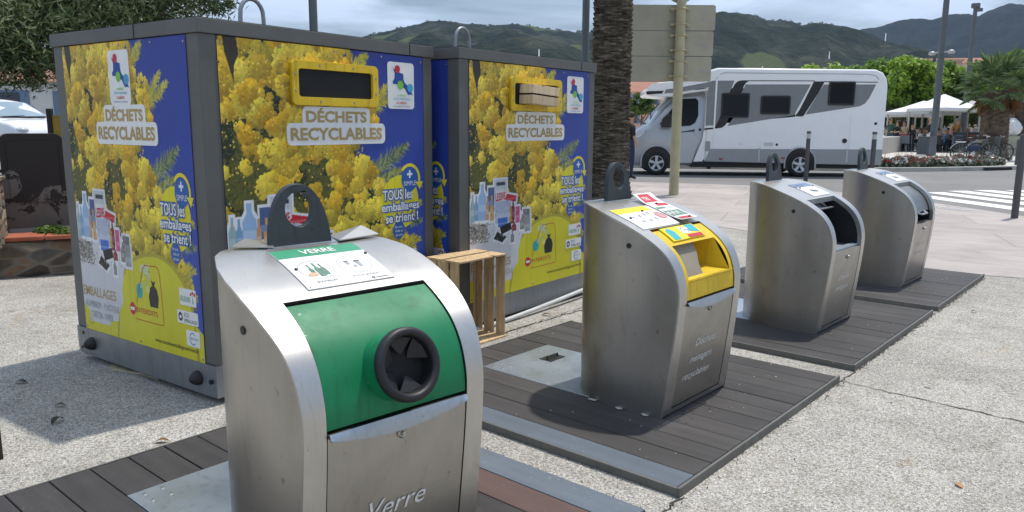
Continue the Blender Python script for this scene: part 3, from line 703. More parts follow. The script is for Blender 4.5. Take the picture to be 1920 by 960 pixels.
# white sorting plate with yellow top band
fP = topfn(arc_at_x(-.27)); b = B(); patch(b, -.29, .055, -.115, .10, fP, .0045, .004); p2 = b.build('instruction_plate', M_white, g2)
b = B(); patch(b, -.289, .02, .045, .099, fP, .0052, .0004); b.build('yellow_band', M_yelink, p2)
b = B()
for (x, y) in ((-.23, 0), (-.16, .005), (-.10, .01), (-.05, .015), (-.20, -.05), (-.13, -.05), (-.07, -.045)):
    for k in range(3): a_ = random.uniform(-.012, .012); c_ = random.uniform(-.01, .01); b.flat([(x+a_-.007, y+c_-.007), (x+a_+.007, y+c_-.006), (x+a_+.006, y+c_+.007), (x+a_-.006, y+c_+.008)], fP, .0056+k*.0003)
b.build('packaging_picture', M_greyink, p2, fix=False)
b = B(); ring(b, .008, -.02, .033, .037, fP, .0056); b.build('red_oval', M_redink, p2, fix=False)
b = B(); b.flat(circle(.008, -.02, .030, 20), fP, .0054); b.build('faded_oval', simple('faded_red_ink', (196, 150, 146), .5, 0, .2, 80), p2, fix=False)
each([lambda b, u=u, v=v: b.lathe([(.007, 0), (.006, .005), (0, .007)], fP(u, v, .005), (0, 0, 1), 12) for u, v in ((-.255, -.01), (-.07, .045))], 'plate_bolt', M_black, p2)
# bent red and white plate
fR = topfn(arc_at_x(-.30))
fRd = lambda u, v, d_: fR(u, v, d_+.006+.035*max(0, (v-.06)/.12)**2+.014*max(0, (-v-.04)/.1)**2)
b = B(); patch(b, .06, .235, -.145, .165, fRd, .004, .004, 20); p3 = b.build('bent_plate', M_white, g2)
b = B(); b.flat(dense([(.07, .085), (.20, .085), (.19, .155), (.09, .158)]), fRd, .0046); b.flat(dense([(.12, .035), (.225, .03), (.225, .06), (.13, .07)]), fRd, .0046); b.flat(dense([(.068, -.14), (.19, -.14), (.19, -.112), (.068, -.112)]), fRd, .0046); b.build('red_picture', M_redink, p3, fix=False)
b = B(); b.flat(dense([(.065, .0), (.15, .0), (.15, .018), (.065, .022)]), fRd, .0046)
for k in range(4): b.flat(dense([(.068+k*.04, -.095), (.10+k*.04, -.095), (.10+k*.04, -.03), (.068+k*.04, -.025)]), fRd, .0046)
b.build('green_picture', simple('dull_green_ink', (96, 134, 112), .5, 0, .25, 90), p3, fix=False)
b = B()
put_text(b, 'TRI', .095, .105, .03, fRd, .0052, bold=.02)
for k in range(3): b.flat([(.075+k*.04, -.07), (.09+k*.04, -.07), (.09+k*.04, -.045), (.075+k*.04, -.045)], fRd, .0052)
b.build('white_picture', M_white, p3, fix=False)
each([lambda b, u=u, v=v: b.lathe([(.007, 0), (.006, .005), (0, .007)], fRd(u, v, .005), (0, 0, 1), 12) for u, v in ((.14, .06), (.17, -.128))], 'plate_bolt', M_black, p3)
# litter stuck under the bin
for (x, y, w_) in ((-.40, -.345, .028), (-.23, -.358, .02), (-.09, -.348, .022)):
    b = B(); b.ball((0, 0, 0), w_, .012, .006, 8, 5); b.v = [(p_[0]+random.uniform(-.006, .006), p_[1]+random.uniform(-.003, .003), p_[2]*.5) for p_ in b.v]; o = b.build('paper_scrap', simple('dull_paper', (170, 168, 160), .8, 0, .15, 40)); o.location = (-1.759+x, 3.47+y+.004, .040)
    tag(o, {-.40: 'crumpled pale scrap wedged under the rear edge of the yellow topped bin', -.23: 'pale scrap under the side of the yellow topped bin, middle of three', -.09: 'small pale scrap nearest the front corner of the yellow topped bin'}[x], 'litter', 'paper scraps under the bin')
# 3 and 4: drum mouths
M_drumdark = simple('dark_drum', (34, 38, 40), .45, .3, .25, 5); M_drum = mat_steel('drum_steel', (150, 152, 150), .34, .48, .3)
def drum_bin(label, pos, rz, closed):
    g = waste_bin('drum', label, pos, rz)
    cx, cz, R = -.185, .70, .225
    b = B()
    # inner side walls and back
    for sy in (-1, 1):
        pts = [(p.x, p.y) for p in sub(ZT-.001, ZB-.022)]; pts = pts+[(-.36, ZB-.05), (-.36, .86)]
        b.add([(x, sy*(OW+.004), z) for x, z in pts], [tuple(t_) for t_ in tessellate_polygon([[Vector((x, z, 0)) for x, z in pts]])])
    b.add([(-.36, -OW, .55), (-.36, OW, .55), (-.36, OW, .9), (-.36, -OW, .9)], [(0, 1, 2, 3)])
    b.add([(-.36, -OW, .56), (-.36, OW, .56), (.05, OW, .56), (.05, -OW, .56)], [(0, 1, 2, 3)])
    b.build('mouth_well', M_drumdark, g)
    a, _ = prof_at_z(ZT); b = B(); b.box(a.x-.05, a.x-.0, -OW+.001, OW-.001, a.y-.035, a.y-.004); b.build('mouth_edge', M_galv, g)
    b = B(); N = 20
    if closed:
        sA, sB2 = arc_at_z(ZT)-.02, arc_at_z(.685); vs = []
        for i in range(N+1):
            for y in (-OW+.012, OW-.012): vs.append(on_prof(sA+(sB2-sA)*i/N, y, -.034))
        b.add(vs, [(2*i, 2*i+1, 2*i+3, 2*i+2) for i in range(N)]); dr = b.build('drum_cover', M_drum, g, smooth=60)
        b = B(); b.tube([(.02, -.10, .672), (.052, -.08, .662), (.052, .08, .662), (.02, .10, .672)], .009, 8); b.build('drum_handle', M_hatch, dr, smooth=60)
        b = B(); b.box(-.10, .045, -OW+.01, OW-.01, ZB-.03, ZB-.012); b.build('mouth_sill', M_drumdark, g)
    else:
        vs = []
        a0, a1 = rad(150), rad(215)
        for i in range(N+1):
            t_ = a0+(a1-a0)*i/N
            for y in (-OW+.012, OW-.012): vs.append((cx+R*math.cos(t_)*.8, y, cz+R*math.sin(t_)))
        b.add(vs, [(2*i, 2*i+1, 2*i+3, 2*i+2) for i in range(N)]); dr = b.build('drum_cover', M_drumdark, g, smooth=60)
        # raised drum edge with arched handle under the top
        b = B(); b.box(-.155, -.135, -OW+.03, OW-.04, .845, .852); b.tube([(-.175, -.19, .852)]+[(-.175, -.19+.34*k/12, .855+.045*math.sin(PI*k/12)) for k in range(13)]+[(-.175, .15, .852)], .009, 8)
        b.add([(-.165, -.19, .85), (-.165, .15, .85)]+[(-.185, .15-.34*k/10, .855+.035*math.sin(PI*k/10)) for k in range(11)], [tuple(range(13))])
        b.build('drum_handle', M_galv, dr, smooth=60)
        b = B(); b.box(-.16, .035, -OW+.002, OW-.002, ZB-.022, ZB-.016); b.box(-.005, .04, -OW+.004, OW-.004, ZB-.015, ZB-.004); b.build('mouth_sill', M_hatch, g, bevel=.002)
    fP = topfn(arc_at_x(-.27)); b = B(); patch(b, -.06, .24, -.095, .11, fP, .004, .003); p_ = b.build('instruction_plate', M_white, g)
    b = B(); patch(b, -.059, .239, .045, .109, fP, .0047, .0003); b.build('blue_band', simple('faded_blue_ink', (112, 132, 158), .5, 0, .25, 30), p_)
    b = B(); b.flat(dense([(.05, -.035), (.15, -.05), (.15, -.02), (.05, .0)]), fP, .0047); put_text(b, 'ORDURES', -.04, .065, .016, fP, .0054, width=.16); b.build('grey_picture', simple('slate_ink', (92, 104, 110), .5, 0, .2), p_, fix=False)
    each([lambda b, u=u, v=v: b.lathe([(.007, 0), (.006, .005), (0, .007)], fP(u, v, .005), (0, 0, 1), 12) for u, v in ((-.03, .03), (.225, .04))], 'plate_bolt', M_black, p_)
    return g
drum_bin('steel bin with dark mouth wide open, between the yellow and the farthest bin', (-1.757, 5.524), -.02, False)
drum_bin('farthest steel bin in the row, its mouth closed by a rounded steel drum', (-1.757, 7.575), -.02, True)

# ------------------------------------------------------------------ printed artwork (vertex-coloured fine grid)
def poly_mask(X, Y, poly):
    ins = np.zeros(X.shape, bool); n = len(poly)
    for i in range(n):
        x0, y0 = poly[i]; x1, y1 = poly[(i+1) % n]
        c = ((y0 > Y) != (y1 > Y)) & (X < (x1-x0)*(Y-y0)/((y1-y0) if y1 != y0 else 1e-9)+x0); ins ^= c
    return ins
class Art:
    def __init__(s, w, h, st=.004):
        s.w, s.h = w, h; s.nx = int(w/st)+1; s.ny = int(h/st)+1
        s.x = np.linspace(0, w, s.nx); s.y = np.linspace(0, h, s.ny); s.a = np.zeros((s.ny, s.nx, 3))
    def win(s, x0, x1, y0, y1):
        i0, i1 = np.searchsorted(s.x, [x0, x1]); j0, j1 = np.searchsorted(s.y, [y0, y1]); return slice(j0, j1), slice(i0, i1)
    def fill(s, poly, col):
        xs = [p[0] for p in poly]; ys = [p[1] for p in poly]; J, I = s.win(min(xs), max(xs), min(ys), max(ys)); X, Y = np.meshgrid(s.x[I], s.y[J])
        m = poly_mask(X, Y, poly); s.a[J, I][m] = lin(col)
    def disc(s, cx, cy, r, col, ry=None, shade=0):
        ry = ry or r; J, I = s.win(cx-r, cx+r, cy-ry, cy+ry)
        if s.y[J].size == 0 or s.x[I].size == 0: return
        X, Y = np.meshgrid(s.x[I], s.y[J]); dx_, dy_ = (X-cx)/r, (Y-cy)/ry; m = dx_**2+dy_**2 < 1
        c = np.asarray(lin(col))*np.clip(1+shade*(dy_*.7-dx_*.5), .3, 1.6)[..., None] if shade else np.broadcast_to(lin(col), X.shape+(3,))
        s.a[J, I][m] = c[m]
    def stroke(s, x0, y0, x1, y1, w, col):
        d = math.hypot(x1-x0, y1-y0) or 1e-6; nx_, ny_ = -(y1-y0)/d*w/2, (x1-x0)/d*w/2
        s.fill([(x0+nx_, y0+ny_), (x1+nx_*.2, y1+ny_*.2), (x1-nx_*.2, y1-ny_*.2), (x0-nx_, y0-ny_)], col)
AW, AH = 1.49, 1.640
EDGE = [(1.645, .885), (1.55, .90), (1.47, .95), (1.42, 1.04), (1.34, 1.12), (1.25, 1.10), (1.17, .98), (1.10, .95), (1.0, 1.0), (.93, 1.08), (.85, 1.12), (.75, 1.18), (.65, 1.22), (.55, 1.28), (.45, 1.36), (.35, 1.40), (.2, 1.42)]
def edge(y): return float(np.interp(y, [q[0] for q in EDGE][::-1], [q[1] for q in EDGE][::-1]))
def mimosa():
    A = Art(AW, AH); r = random.Random(11)
    X, Y = np.meshgrid(A.x, A.y)
    blue = np.stack([lin((44, 62, 146))+(lin((52, 84, 178))-lin((44, 62, 146)))*t_ for t_ in np.linspace(1, 0, A.ny)])
    A.a[:] = blue[:, None, :]
    poly = [(0, 0)]+[(e_, y_) for y_, e_ in EDGE[::-1]]+[(0, 1.66)]
    # dark backing with green speckle, ragged against the blue
    nz = np.zeros_like(X)
    for f_, a_ in ((5, .5), (11, .28), (27, .16), (60, .1)):
        ph = rng.random(4)*9; nz += a_*np.sin(X*f_*1.3+ph[0]+2*np.sin(Y*f_*.7+ph[1]))*np.cos(Y*f_+ph[2]+1.7*np.sin(X*f_*.9+ph[3]))
    em = np.interp(Y, [q[0] for q in EDGE][::-1], [q[1] for q in EDGE][::-1])
    inside = X < em-.05+nz*.12
    A.a[inside] = lin((44, 52, 30))
    A.a[inside & (nz > .25)] = lin((26, 28, 22)); A.a[inside & (nz < -.2)] = lin((92, 92, 40))
    # fine foliage in the gaps
    for i in range(5200):
        y_ = r.uniform(.25, 1.64); x_ = r.uniform(0, edge(y_)); a_ = r.uniform(0, PI); l_ = r.uniform(.012, .035)
        A.stroke(x_, y_, x_+l_*math.cos(a_), y_+l_*math.sin(a_), .005, r.choice([(70, 82, 40), (102, 108, 50), (52, 66, 40), (132, 130, 64), (30, 36, 26)]))
    # feathery branches reaching over the blue
    def feather(x0, y0, x1, y1, wid, cols, n=46, dens=4):
        L_ = math.hypot(x1-x0, y1-y0); ax_, ay_ = (x1-x0)/L_, (y1-y0)/L_
        for i in range(n*dens):
            t_ = r.random(); px, py = x0+(x1-x0)*t_, y0+(y1-y0)*t_; sd = r.choice([-1, 1]); l_ = wid*(1-t_**2*.7)*r.uniform(.35, 1)
            an = math.atan2(ay_, ax_)+sd*r.uniform(.35, .95); A.stroke(px, py, px+l_*math.cos(an), py+l_*math.sin(an), .009, r.choice(cols))
    yg = [(196, 186, 70), (170, 168, 78), (214, 196, 60), (140, 146, 80)]; gg = [(112, 132, 92), (84, 106, 78), (142, 152, 104), (60, 80, 66), (160, 166, 120)]
    for a_ in (((.85, 1.22), (1.27, 1.42), .10, yg), ((.95, 1.28), (1.20, 1.47), .08, yg), ((.9, 1.36), (1.2, 1.36), .07, yg), ((.98, .90), (1.34, 1.09), .12, gg), ((1.0, .84), (1.28, .94), .10, gg+yg), ((1.05, .7), (1.47, .72), .10, gg+yg), ((1.1, .62), (1.46, .60), .10, gg),
               ((1.15, .5), (1.44, .48), .09, yg), ((1.2, .4), (1.44, .34), .09, yg), ((.85, 1.5), (1.0, 1.62), .08, yg), ((1.1, .78), (1.42, .84), .08, gg), ((1.18, .56), (1.40, .40), .10, yg)):
        feather(*a_[0], *a_[1], a_[2], a_[3], dens=6)
    # blossom clusters
    ncl = 430
    for k in range(ncl):
        y_ = r.uniform(.2, 1.66)
        x_ = r.uniform(-.03, edge(y_)-.02)
        darkz = math.exp(-((x_-.14)**2/.03+(y_-.86)**2/.02))*1.0+math.exp(-((x_-.45)**2/.018+(y_-.80)**2/.02))*.9+math.exp(-((x_-.02)**2/.004+(y_-1.18)**2/.02))*.9+math.exp(-((x_-.30)**2/.002+(y_-1.58)**2/.012))*1.2+math.exp(-((x_-.33)**2/.012+(y_-1.18)**2/.008))*.6+math.exp(-((x_-.62)**2/.006+(y_-.98)**2/.004))*.5
        if r.random() < darkz*1.35: continue
        rc = r.uniform(.025, .085); hue = r.random(); lower = y_ < .75
        br = r.uniform(.78, 1.08); rg = (222*br, (172+26*hue)*br, (34+34*hue)*br)
        if lower: rg = (206*br, 182*br, 56*br)
        if r.random() < .7: A.disc(x_, y_, rc*.75, [c_*.93 for c_ in rg], shade=.12)
        for i in range(int(14+rc*760)):
            a_ = r.uniform(0, 2*PI); q = rc*math.sqrt(r.random()); bx, by = x_+q*math.cos(a_), y_+q*math.sin(a_)*.9
            if bx > edge(by)+.03: continue
            sh = 1+.20*((by-y_)/rc)-.08*((bx-x_)/rc)+r.uniform(-.08, .09)
            col = [min(255, max(8, c_*sh)) for c_ in rg]; A.disc(bx, by, r.uniform(.006, .015), col, shade=.12)
    for i in range(900):
        y_ = r.uniform(.2, 1.6); x_ = r.uniform(0, edge(y_)-.01); A.disc(x_, y_, .0045, r.choice([(110, 96, 34), (250, 226, 110), (160, 126, 34), (236, 204, 84)]))
    fld = np.zeros_like(X)
    for f_, a_ in ((4, .5), (9, .35), (23, .2)):
        ph = rng.random(4)*9; fld += a_*np.sin(X*f_*1.2+ph[0]+1.8*np.sin(Y*f_*.8+ph[1]))*np.cos(Y*f_+ph[2]+1.5*np.sin(X*f_*.7+ph[3]))
    ye_ = (A.a[..., 0] > .2) & (A.a[..., 2] < .25); A.a[ye_] *= np.stack([1+.16*fld, 1+.24*fld, 1+.5*fld], -1)[ye_].clip(.4, 1.35)
    # trunk-like dark gap at the upper left
    A.fill([(.03, 1.645), (.11, 1.645), (.12, 1.56), (.09, 1.50), (.085, 1.42), (.06, 1.50), (.04, 1.56)], (58, 50, 40))
    # --- flat parts of the poster ---
    yel = (212, 204, 44); A.fill([(0, 0), (AW, 0), (AW, .15), (1.40, .20), (1.36, .24), (0, .24)], yel)
    dome = [(.46, 0)]+[(.985+.50*math.cos(PI-PI*i/24)*(1 if i < 12 else .82), .10+.415*max(0, math.sin(PI*i/24))**.8) for i in range(25)]+[(1.40, 0)]
    D2 = [(.985+(q[0]-.985)*1.05, q[1]+.02) for q in dome[1:-1]]; A.fill([(.44, 0)]+D2+[(1.44, 0)], (176, 166, 60)); A.fill(dome, yel)
    # white ground under the products
    wh = (206, 206, 208); A.fill([(0, .06), (.35, .06), (.37, .09), (.47, .10), (.48, .15), (.55, .22), (.55, .30), (.60, .42), (.66, .50), (.6, .60), (.3, .62), (0, .66)], wh)
    A.fill([(0, 0), (.06, 0), (.08, .12), (.0, .16)], yel)
    A.fill([(0, .12), (.05, .10), (.06, .08), (.0, .08)], yel)
    # product outlines in white then the products
    def prod(poly, col, g=.014):
        poly = [(p[0], .37+(p[1]-.20)*.71) for p in poly]
        cx = sum(p[0] for p in poly)/len(poly); cy = sum(p[1] for p in poly)/len(poly)
        A.fill([(p[0]+g*(1 if p[0] > cx else -1), p[1]+g*(1 if p[1] > cy else -1)) for p in poly], (226, 226, 228)); return (poly, col)
    def bt(x, y0, h_, w_): return [(x-w_, y0), (x+w_, y0), (x+w_, y0+h_*.62), (x+w_*.35, y0+h_*.8), (x+w_*.35, y0+h_), (x-w_*.35, y0+h_), (x-w_*.35, y0+h_*.8), (x-w_, y0+h_*.62)]
    bx = lambda x0, y0, x1, y1: [(x0, y0), (x1, y0), (x1, y1), (x0, y1)]
    items = [prod(bt(.03, .46, .28, .022), (150, 176, 178)), prod(bt(.07, .48, .24, .02), (120, 160, 190)), prod(bt(.135, .47, .36, .045), (150, 180, 214)), prod(bx(.20, .55, .27, .79), (78, 98, 140)),
             prod(bt(.19, .47, .24, .018), (196, 150, 110)), prod(bt(.24, .46, .25, .022), (206, 160, 96)), prod(bx(.265, .62, .41, .86), (196, 198, 202)), prod(bx(.28, .65, .395, .76), (214, 214, 216)),
             prod([(.34, .66), (.52, .62), (.53, .68), (.38, .72)], (196, 34, 46)), prod(bx(.28, .42, .46, .64), (176, 186, 204)), prod(bx(.31, .38, .42, .47), (64, 112, 196)),
             prod(bt(.485, .40, .26, .022), (120, 26, 44)), prod(bx(.515, .40, .565, .57), (206, 84, 132)), prod(bt(.455, .42, .2, .014), (196, 150, 50)), prod(bt(.60, .32, .16, .028), (132, 134, 124)), prod(bx(.61, .36, .69, .53), (108, 112, 110)), prod(bx(.63, .29, .70, .46), (150, 154, 154)),
             prod([(.0, .30), (.17, .28), (.20, .42), (.01, .46)], (170, 166, 158)), prod([(.35, .30), (.47, .34), (.46, .42), (.33, .38)], (24, 24, 26)), prod([(.26, .27), (.36, .22), (.41, .27), (.30, .34)], (30, 32, 34)), prod(bt(.48, .20, .12, .022), (140, 142, 140)), prod(bt(.50, .32, .09, .028), (150, 60, 56))]
    for p_, c_ in items: A.fill(p_, c_)
    for p_, c_ in items[:17]:
        xs = [q[0] for q in p_]; ys = [q[1] for q in p_]
        A.fill(bx(min(xs)+.004, min(ys)+(max(ys)-min(ys))*.25, max(xs)-.004, min(ys)+(max(ys)-min(ys))*.45), tuple(min(255, q*.7+70) for q in c_))
    A.fill(bx(.29, .795, .39, .82), (60, 64, 72)); A.fill(bx(.283, .685, .395, .76), (226, 216, 220))
    for i in range(420):
        x_, y_ = r.uniform(.0, .2), r.uniform(.41, .54); A.stroke(x_, y_, x_+r.uniform(-.03, .03), y_+r.uniform(-.02, .02), .006, r.choice([(90, 86, 80), (196, 192, 184), (60, 58, 54), (140, 134, 124)]))
    for i in range(110):
        x_, y_ = r.uniform(.22, .68), r.uniform(.42, .68); A.stroke(x_, y_, x_+r.uniform(-.015, .015), y_+r.uniform(-.03, .03), .005, r.choice([(236, 236, 238), (90, 96, 104), (180, 184, 190)]))
    # forbidden items
    A.disc(.775, .31, .042, (34, 176, 168)); A.disc(.80, .345, .018, (150, 200, 190))
    bag = [(.895, .235), (.99, .235), (1.005, .29), (.99, .335), (.962, .355), (.978, .385), (.95, .375), (.922, .388), (.935, .355), (.90, .335), (.885, .285)]; A.fill(bag, (40, 40, 38))
    A.fill(bx(.80, .42, .90, .46), (206, 214, 160)); A.disc(.86, .44, .03, (190, 206, 170)); A.disc(.90, .40, .02, (196, 200, 150))
    for i in range(26): x_, y_ = r.uniform(.83, .94), r.uniform(.38, .48); A.stroke(x_, y_, x_+r.uniform(-.015, .015), y_+r.uniform(-.015, .015), .005, r.choice([(60, 70, 60), (230, 236, 220), (120, 140, 110)]))
    A.disc(.88, .33, .022, (214, 218, 130)); A.disc(.865, .36, .016, (180, 196, 130))
    # green and yellow bubble
    A.disc(1.262, .735, .172, (226, 214, 40), ry=.170)
    return A
ART = mimosa()
def art_mesh(A, name):
    X, Y = np.meshgrid(A.x, A.y); n = A.nx*A.ny; co_ = np.zeros((n, 3), np.float32); co_[:, 0] = X.ravel(); co_[:, 1] = Y.ravel()
    idx = np.arange(n).reshape(A.ny, A.nx); q = np.stack([idx[:-1, :-1], idx[:-1, 1:], idx[1:, 1:], idx[1:, :-1]], -1).reshape(-1, 4)
    me = bpy.data.meshes.new(name); me.vertices.add(n); me.vertices.foreach_set('co', co_.ravel())
    me.loops.add(q.size); me.loops.foreach_set('vertex_index', q.ravel().astype(np.int32)); me.polygons.add(len(q))
    me.polygons.foreach_set('loop_start', np.arange(0, q.size, 4, dtype=np.int32)); me.polygons.foreach_set('loop_total', np.full(len(q), 4, np.int32)); me.update(calc_edges=True)
    at_ = me.color_attributes.new('art', 'FLOAT_COLOR', 'POINT'); c4 = np.ones((n, 4), np.float32); c4[:, :3] = A.a.reshape(-1, 3); at_.data.foreach_set('color', c4.ravel())
    me.materials.append(M_print); return me
ART_ME = art_mesh(ART, 'printed_picture')
flatfn = lambda u, v, d: (u, v, d)
def panel(parent, M4, xs, side, label=None):
    """printed board: local x to the right, y up, z out; xs = horizontal squeeze of the picture"""
    b = B(); b.box(0, AW*xs, 0, AH, -.004, -.0005); bd = b.build('printed_panel', simple('panel_board', (60, 64, 100), .5), parent, label=label); bd.matrix_local = M4
    pic = bpy.data.objects.new('printed_picture', ART_ME); C.objects.link(pic); pic.parent = bd; pic.scale = (xs, 1, 1); pic.location = (0, 0, .0005)
    F = lambda u, v, d: (u*xs, v, d)
    Z = lambda z: z-.2
    # title plate (stands a little proud)
    b = B(); b.prism(rrect(.505, Z(1.375), 1.01, Z(1.515), .03), F, .0012, .0040); tp = b.build('title_plate', M_white, bd)
    bb = B(); bb.prism(rrect(.395, Z(1.305), 1.135, Z(1.425), .03), F, .0011, .0044); bb.build('title_plate', M_white, bd)
    b = B(); put_text(b, 'DÉCHETS', .527, Z(1.432), .060, F, .0055, width=.455, bold=.035); put_text(b, 'RECYCLABLES', .418, Z(1.334), .066, F, .0056, width=.69, bold=.035); b.build('title_words', M_gold, bd, fix=False)
    # community logo plate
    lx = .545 if side else 1.168; lw = .235/1.0; k = (1/xs)*.86 if side else 1; lx = .605 if side else 1.168
    G = lambda u, v, d: ((lx+u*k)*xs, v+Z(1.515)-.0, d)
    b = B(); b.prism(rrect(0, 0, .235, .282, .022), G, .0012, .0035); b.build('logo_plate', M_white, bd)
    b = B(); b.flat([(.035, .262), (.052, .240), (.088, .228), (.115, .218), (.138, .214), (.140, .180), (.150, .160), (.185, .140), (.205, .115), (.225, .085), (.205, .092), (.180, .088), (.150, .125), (.095, .148), (.045, .150), (.042, .165), (.058, .180), (.062, .215), (.045, .245)], G, .0042)
    put_text(b, 'Communauté de Communes', .045, .012, .009, G, .0046, width=.15); b.build('logo_shape', M_navyink, bd, fix=False)
    b = B(); b.flat(circle(.085, .240, .024, 20), G, .0048); put_text(b, 'ILLIBÉRIS', .075, .030, .014, G, .0046, width=.09, bold=.01); b.build('logo_red', M_redink, bd, fix=False)
    b = B(); b.flat(circle(.110, .145, .027, 20), G, .0052); put_text(b, 'ALBÈRES', .08, .076, .013, G, .0046, width=.08); b.build('logo_green', M_limeink, bd, fix=False)
    b = B(); b.flat(circle(.198, .130, .027, 20), G, .0056); put_text(b, 'CÔTE VERMEILLE', .045, .054, .014, G, .0046, width=.155); b.build('logo_cyan', simple('cyan_ink', (70, 160, 200), .45), bd, fix=False)
    # bubble lettering
    b = B(); b.flat(circle(1.352, Z(1.075), .076, 28), F, .0016); b.build('blue_disc', M_blueink, bd, fix=False); b = B(); b.flat(circle(1.245, Z(.757), .056, 24), F, .0016); b.build('blue_disc', M_blueink, bd, fix=False)
    b = B(); ring(b, 1.352, Z(1.075), .080, .100, F, .0019, -30, 140); b.flat([(1.405, Z(1.055)), (1.478, Z(1.055)), (1.447, Z(1.005))], F, .0021); b.build('yellow_arrow', M_yelink, bd, fix=False)
    b = B(); put_text(b, 'SIMPLE', 1.352, Z(1.035), .030, F, .0024, width=None, center=True); b.flat([(1.345, Z(1.082)), (1.359, Z(1.082)), (1.359, Z(1.132)), (1.345, Z(1.132))], F, .0024); b.flat([(1.327, Z(1.100)), (1.377, Z(1.100)), (1.377, Z(1.114)), (1.327, Z(1.114))], F, .0027)
    for i, tx in enumerate(('En vrac,', 'vidés et', 'écrasés')): put_text(b, tx, 1.245, Z(.772)-i*.026, .017, F, .0024, center=True)
    b.build('white_words', M_white, bd, fix=False)
    rows = (('TOUS les', 1.105, .955, .062, .27), ('emballages', 1.092, .885, .052, .345), ('se trient !', 1.125, .812, .056, .30))
    b = B()
    for tx, x_, z_, h_, w_ in rows: put_text(b, tx, x_, Z(z_), h_, F, .0030, width=w_, bold=.12)
    b.build('bubble_words_outline', M_blueink, bd, fix=False)
    b = B()
    for i, (tx, x_, z_, h_, w_) in enumerate(rows): put_text(b, tx, x_, Z(z_), h_, F, .0038, width=w_, bold=.02)
    b.build('bubble_words', M_white, bd, fix=False)
    # products words
    b = B(); put_text(b, 'LESSIVE', .283, Z(.888), .055, F, .0016, width=.112, bold=.02, ang=.06); put_text(b, 'INTERDITS', .715, Z(.385), .030, F, .0016, width=.265)
    b.flat(circle(.673, Z(.40), .036, 24), F, .0016)
    o = [(.70, .345), (1.04, .345), (1.05, .36), (1.035, .62), (1.02, .655), (.99, .665), (.86, .66), (.835, .64), (.73, .44)]
    for i in range(len(o)-1):
        (x0, z0), (x1, z1) = o[i], o[i+1]; d_ = math.hypot(x1-x0, z1-z0); nx_, nz_ = -(z1-z0)/d_*.0022, (x1-x0)/d_*.0022
        b.flat([(x0+nx_, Z(z0)+nz_), (x1+nx_, Z(z1)+nz_), (x1-nx_, Z(z1)-nz_), (x0-nx_, Z(z0)-nz_)], F, .0014+.0001*i)
    b.build('red_words', M_redink, bd, fix=False)
    b = B(); b.flat([(.648, Z(.391)), (.698, Z(.391)), (.698, Z(.409)), (.648, Z(.409))], F, .0022); b.build('no_entry_bar', M_white, bd, fix=False)
    b = B(); put_text(b, 'EMBALLAGES', .01, Z(.415), .058, F, .0016, width=.45, bold=.01)
    ring(b, .085, Z(.255), .026, .030, F, .0016, sy=.7, n=8)
    b.build('gold_words', M_gold, bd, fix=False)
    b = B(); put_text(b, 'ALUMINIUM · PLASTIQUE', .02, Z(.345), .042, F, .0016, width=.47); put_text(b, 'CARTON · PAPIER', .10, Z(.285), .042, F, .0016, width=.30); b.build('grey_words', M_greyink, bd, fix=False)
    b = B(); put_text(b, 'www.touslesemballagessetrient.fr', .93, Z(.245) if side else Z(.27), .024, F, .0016, width=.50); b.build('web_address', M_blackink, bd, fix=False)
    # three small stickers at the lower right
    zs = -.045 if side else 0
    for i, (x0, z0, x1, z1) in enumerate(((1.225, .535, 1.405, .625), (1.185, .435, 1.415, .505), (1.275, .320, 1.42, .405))):
        b = B(); b.prism(rrect(x0+(.03 if side else 0), Z(z0)+zs, x1+(.03 if side else 0), Z(z1)+zs, .010), F, .0012, .0030); b.build('small_sticker', M_white, bd)
    ox = .03 if side else 0
    b = B(); put_text(b, 'RÉGÉNÈRE', 1.235+ox, Z(.555)+zs, .03, F, .0036, width=.11); b.flat([(1.365+ox, Z(.55)+zs), (1.375+ox, Z(.55)+zs), (1.372+ox, Z(.60)+zs)], F, .0036); b.build('green_words', M_greenink, bd, fix=False)
    for q in ((1.352, .600), (1.372, .608), (1.392, .600)): b = B(); b.flat(circle(q[0]+ox, Z(q[1])+zs, .009, 10), F, .0040); b.build('red_dot', M_redink, bd, fix=False)
    b = B(); put_text(b, 'ECO', 1.265+ox, Z(.474)+zs, .022, F, .0036); put_text(b, 'EMBALLAGES', 1.265+ox, Z(.444)+zs, .020, F, .0036, width=.14); ring(b, 1.222+ox, Z(.470)+zs, .010, .023, F, .0036, 20, 190, 12); ring(b, 1.222+ox, Z(.470)+zs, .012, .024, F, .0037, 200, 370, 12); b.build('black_words', M_blackink, bd, fix=False)
    b = B(); ring(b, 1.345+ox, Z(.362)+zs, .029, .034, F, .0036, 40, 320, 20); put_text(b, 'RECYCLAGE', 1.325+ox, Z(.358)+zs, .011, F, .0037, width=.075); b.build('blue_words', M_blueink, bd, fix=False)
    # rivets along the border
    for (u, v) in [(.02, .02), (.02, AH/2), (.02, AH-.03), (AW/2, AH-.02), (AW-.02, AH-.03), (AW-.02, AH/2), (AW-.02, .02), (AW/2, .02), (AW*.25, AH-.02), (AW*.75, AH-.02)]: b = B(); b.lathe([(.007, .0), (.006, .003), (0, .004)], (u*xs, v, .0008), n=10); b.build('rivet', M_steel, bd)
    return bd

